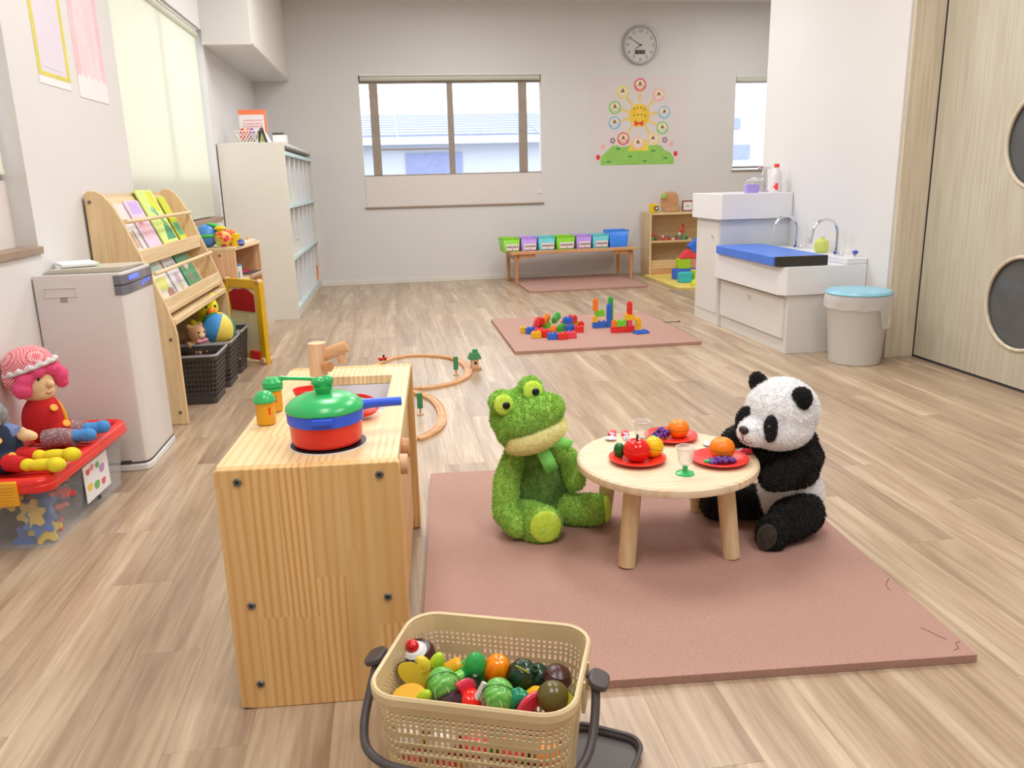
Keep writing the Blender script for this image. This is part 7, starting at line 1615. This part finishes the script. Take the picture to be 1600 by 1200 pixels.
slice_('pink toy melon slice at the front right of the basket', (0.179, 1.123, 0.16), (0.2, -0.5, 0.3), pm('melon_rind', (236, 70, 100)))
o = food('toy_aubergine', 'dark toy aubergine tip at the front left of the middle', (0.045, 1.154, 0.16), (0.3, 0.9, 0.2)); B().lathe([(0.006, -0.03), (0.014, -0.02), (0.017, 0.0), (0.013, 0.018), (0.0, 0.026)], 24, capt=False).build('skin', PUR, o); B().cyl((0, 0, -0.036), (0, 0, -0.028), 0.005, n=10).build('stem', M['green'], o)
o = food('toy_avocado', 'very dark green toy avocado under the green pepper', (0.082, 1.189, 0.16), (0.2, 0.3, 0)); B().lathe([(0.006, -0.024), (0.018, -0.012), (0.020, 0.0), (0.014, 0.016), (0.0, 0.024)], 24, capt=False).build('skin', pm('avo', (22, 44, 26), 0.3), o); B().cyl((0, 0, 0.022), (0, 0, 0.028), 0.003, n=8).build('stem', OLV, o)
half_slice('toy_orange_half', 'orange toy fruit half at the front left corner of the basket', (-0.02, 1.162, 0.176), (0.8, 0.1, 3.2), 0.026, 0.020, pm('or_skin', (246, 170, 20), 0.3), pm('or_flesh', (246, 190, 40), 0.3))
o = food('toy_lime_half', 'lime green toy slice next to the orange half in the front left corner', (0.002, 1.161, 0.172), (0.5, 0.5, 0)); B().ell((0, 0, 0), (0.010, 0.010, 0.022)).build('skin', LF, o); B().torus((0, 0, 0), 0.0098, 0.0006).build('seam', pm('seam_l', (150, 180, 40)), o)
o = food('toy_carrot', 'amber toy carrot behind the left cabbage', (0.052, 1.236, 0.172), (0.3, 1.2, 0.3)); B().lathe([(0.004, -0.03), (0.010, -0.01), (0.013, 0.014), (0.010, 0.02), (0, 0.021)], 20, capt=False).build('root', pm('carrot', (240, 176, 40), 0.3), o); B().cyl((0, 0, 0.02), (0, 0, 0.028), 0.004, n=8).build('stem', M['green'], o)
o = food('toy_corn', 'yellow toy corn tip under the olive kiwi', (0.182, 1.143, 0.165), (0.3, 0.8, 0)); B().lathe([(0.006, -0.024), (0.012, -0.01), (0.012, 0.010), (0.005, 0.022), (0, 0.024)], 20, capt=False).build('cob', pm('corn', (236, 180, 30), 0.3), o); B().lathe([(0.013, -0.026), (0.0135, -0.008)], 20).build('husk', LF, o)
# lower layers, glimpsed through the holes
rl = random.Random(21)
cols = [((230, 60, 60), 'red', 'toy_apple'), ((90, 190, 90), 'green', 'toy_cabbage'), ((240, 190, 60), 'yellow', 'toy_lemon'), ((226, 222, 216), 'white', 'toy_radish'), ((250, 150, 60), 'orange', 'toy_orange'), ((200, 60, 90), 'crimson', 'toy_radish')]
cc, ss = math.cos(BA), math.sin(BA)
for lay, z in enumerate((0.030, 0.078, 0.124)):
    for i in range(5):
        for j in range(3):
            c, nm, kd = cols[rl.randrange(6)]; u = -0.108 + i * 0.054 + rl.uniform(-0.002, 0.002); v = -0.060 + j * 0.060
            s_ = 1 + lay * 0.03; u *= s_; v *= s_ * 1.06; x = BC[0] + u * cc - v * ss; y = BC[1] + u * ss + v * cc
            o = thing(kd, '%s toy fruit deep in the basket, seen only through its holes' % nm, 'toy food', (x, y, z), 0, 'play food in the lower layers of the basket, %s' % nm)
            rib_ball(0.0235, (1, 1, 0.95), 6, 0.05, 24, 10).build('skin', pm('low_' + nm, c, 0.3), o); B().cyl((0, 0, 0.018), (0, 0, 0.0225), 0.003, n=8).build('stem', M['green'], o)
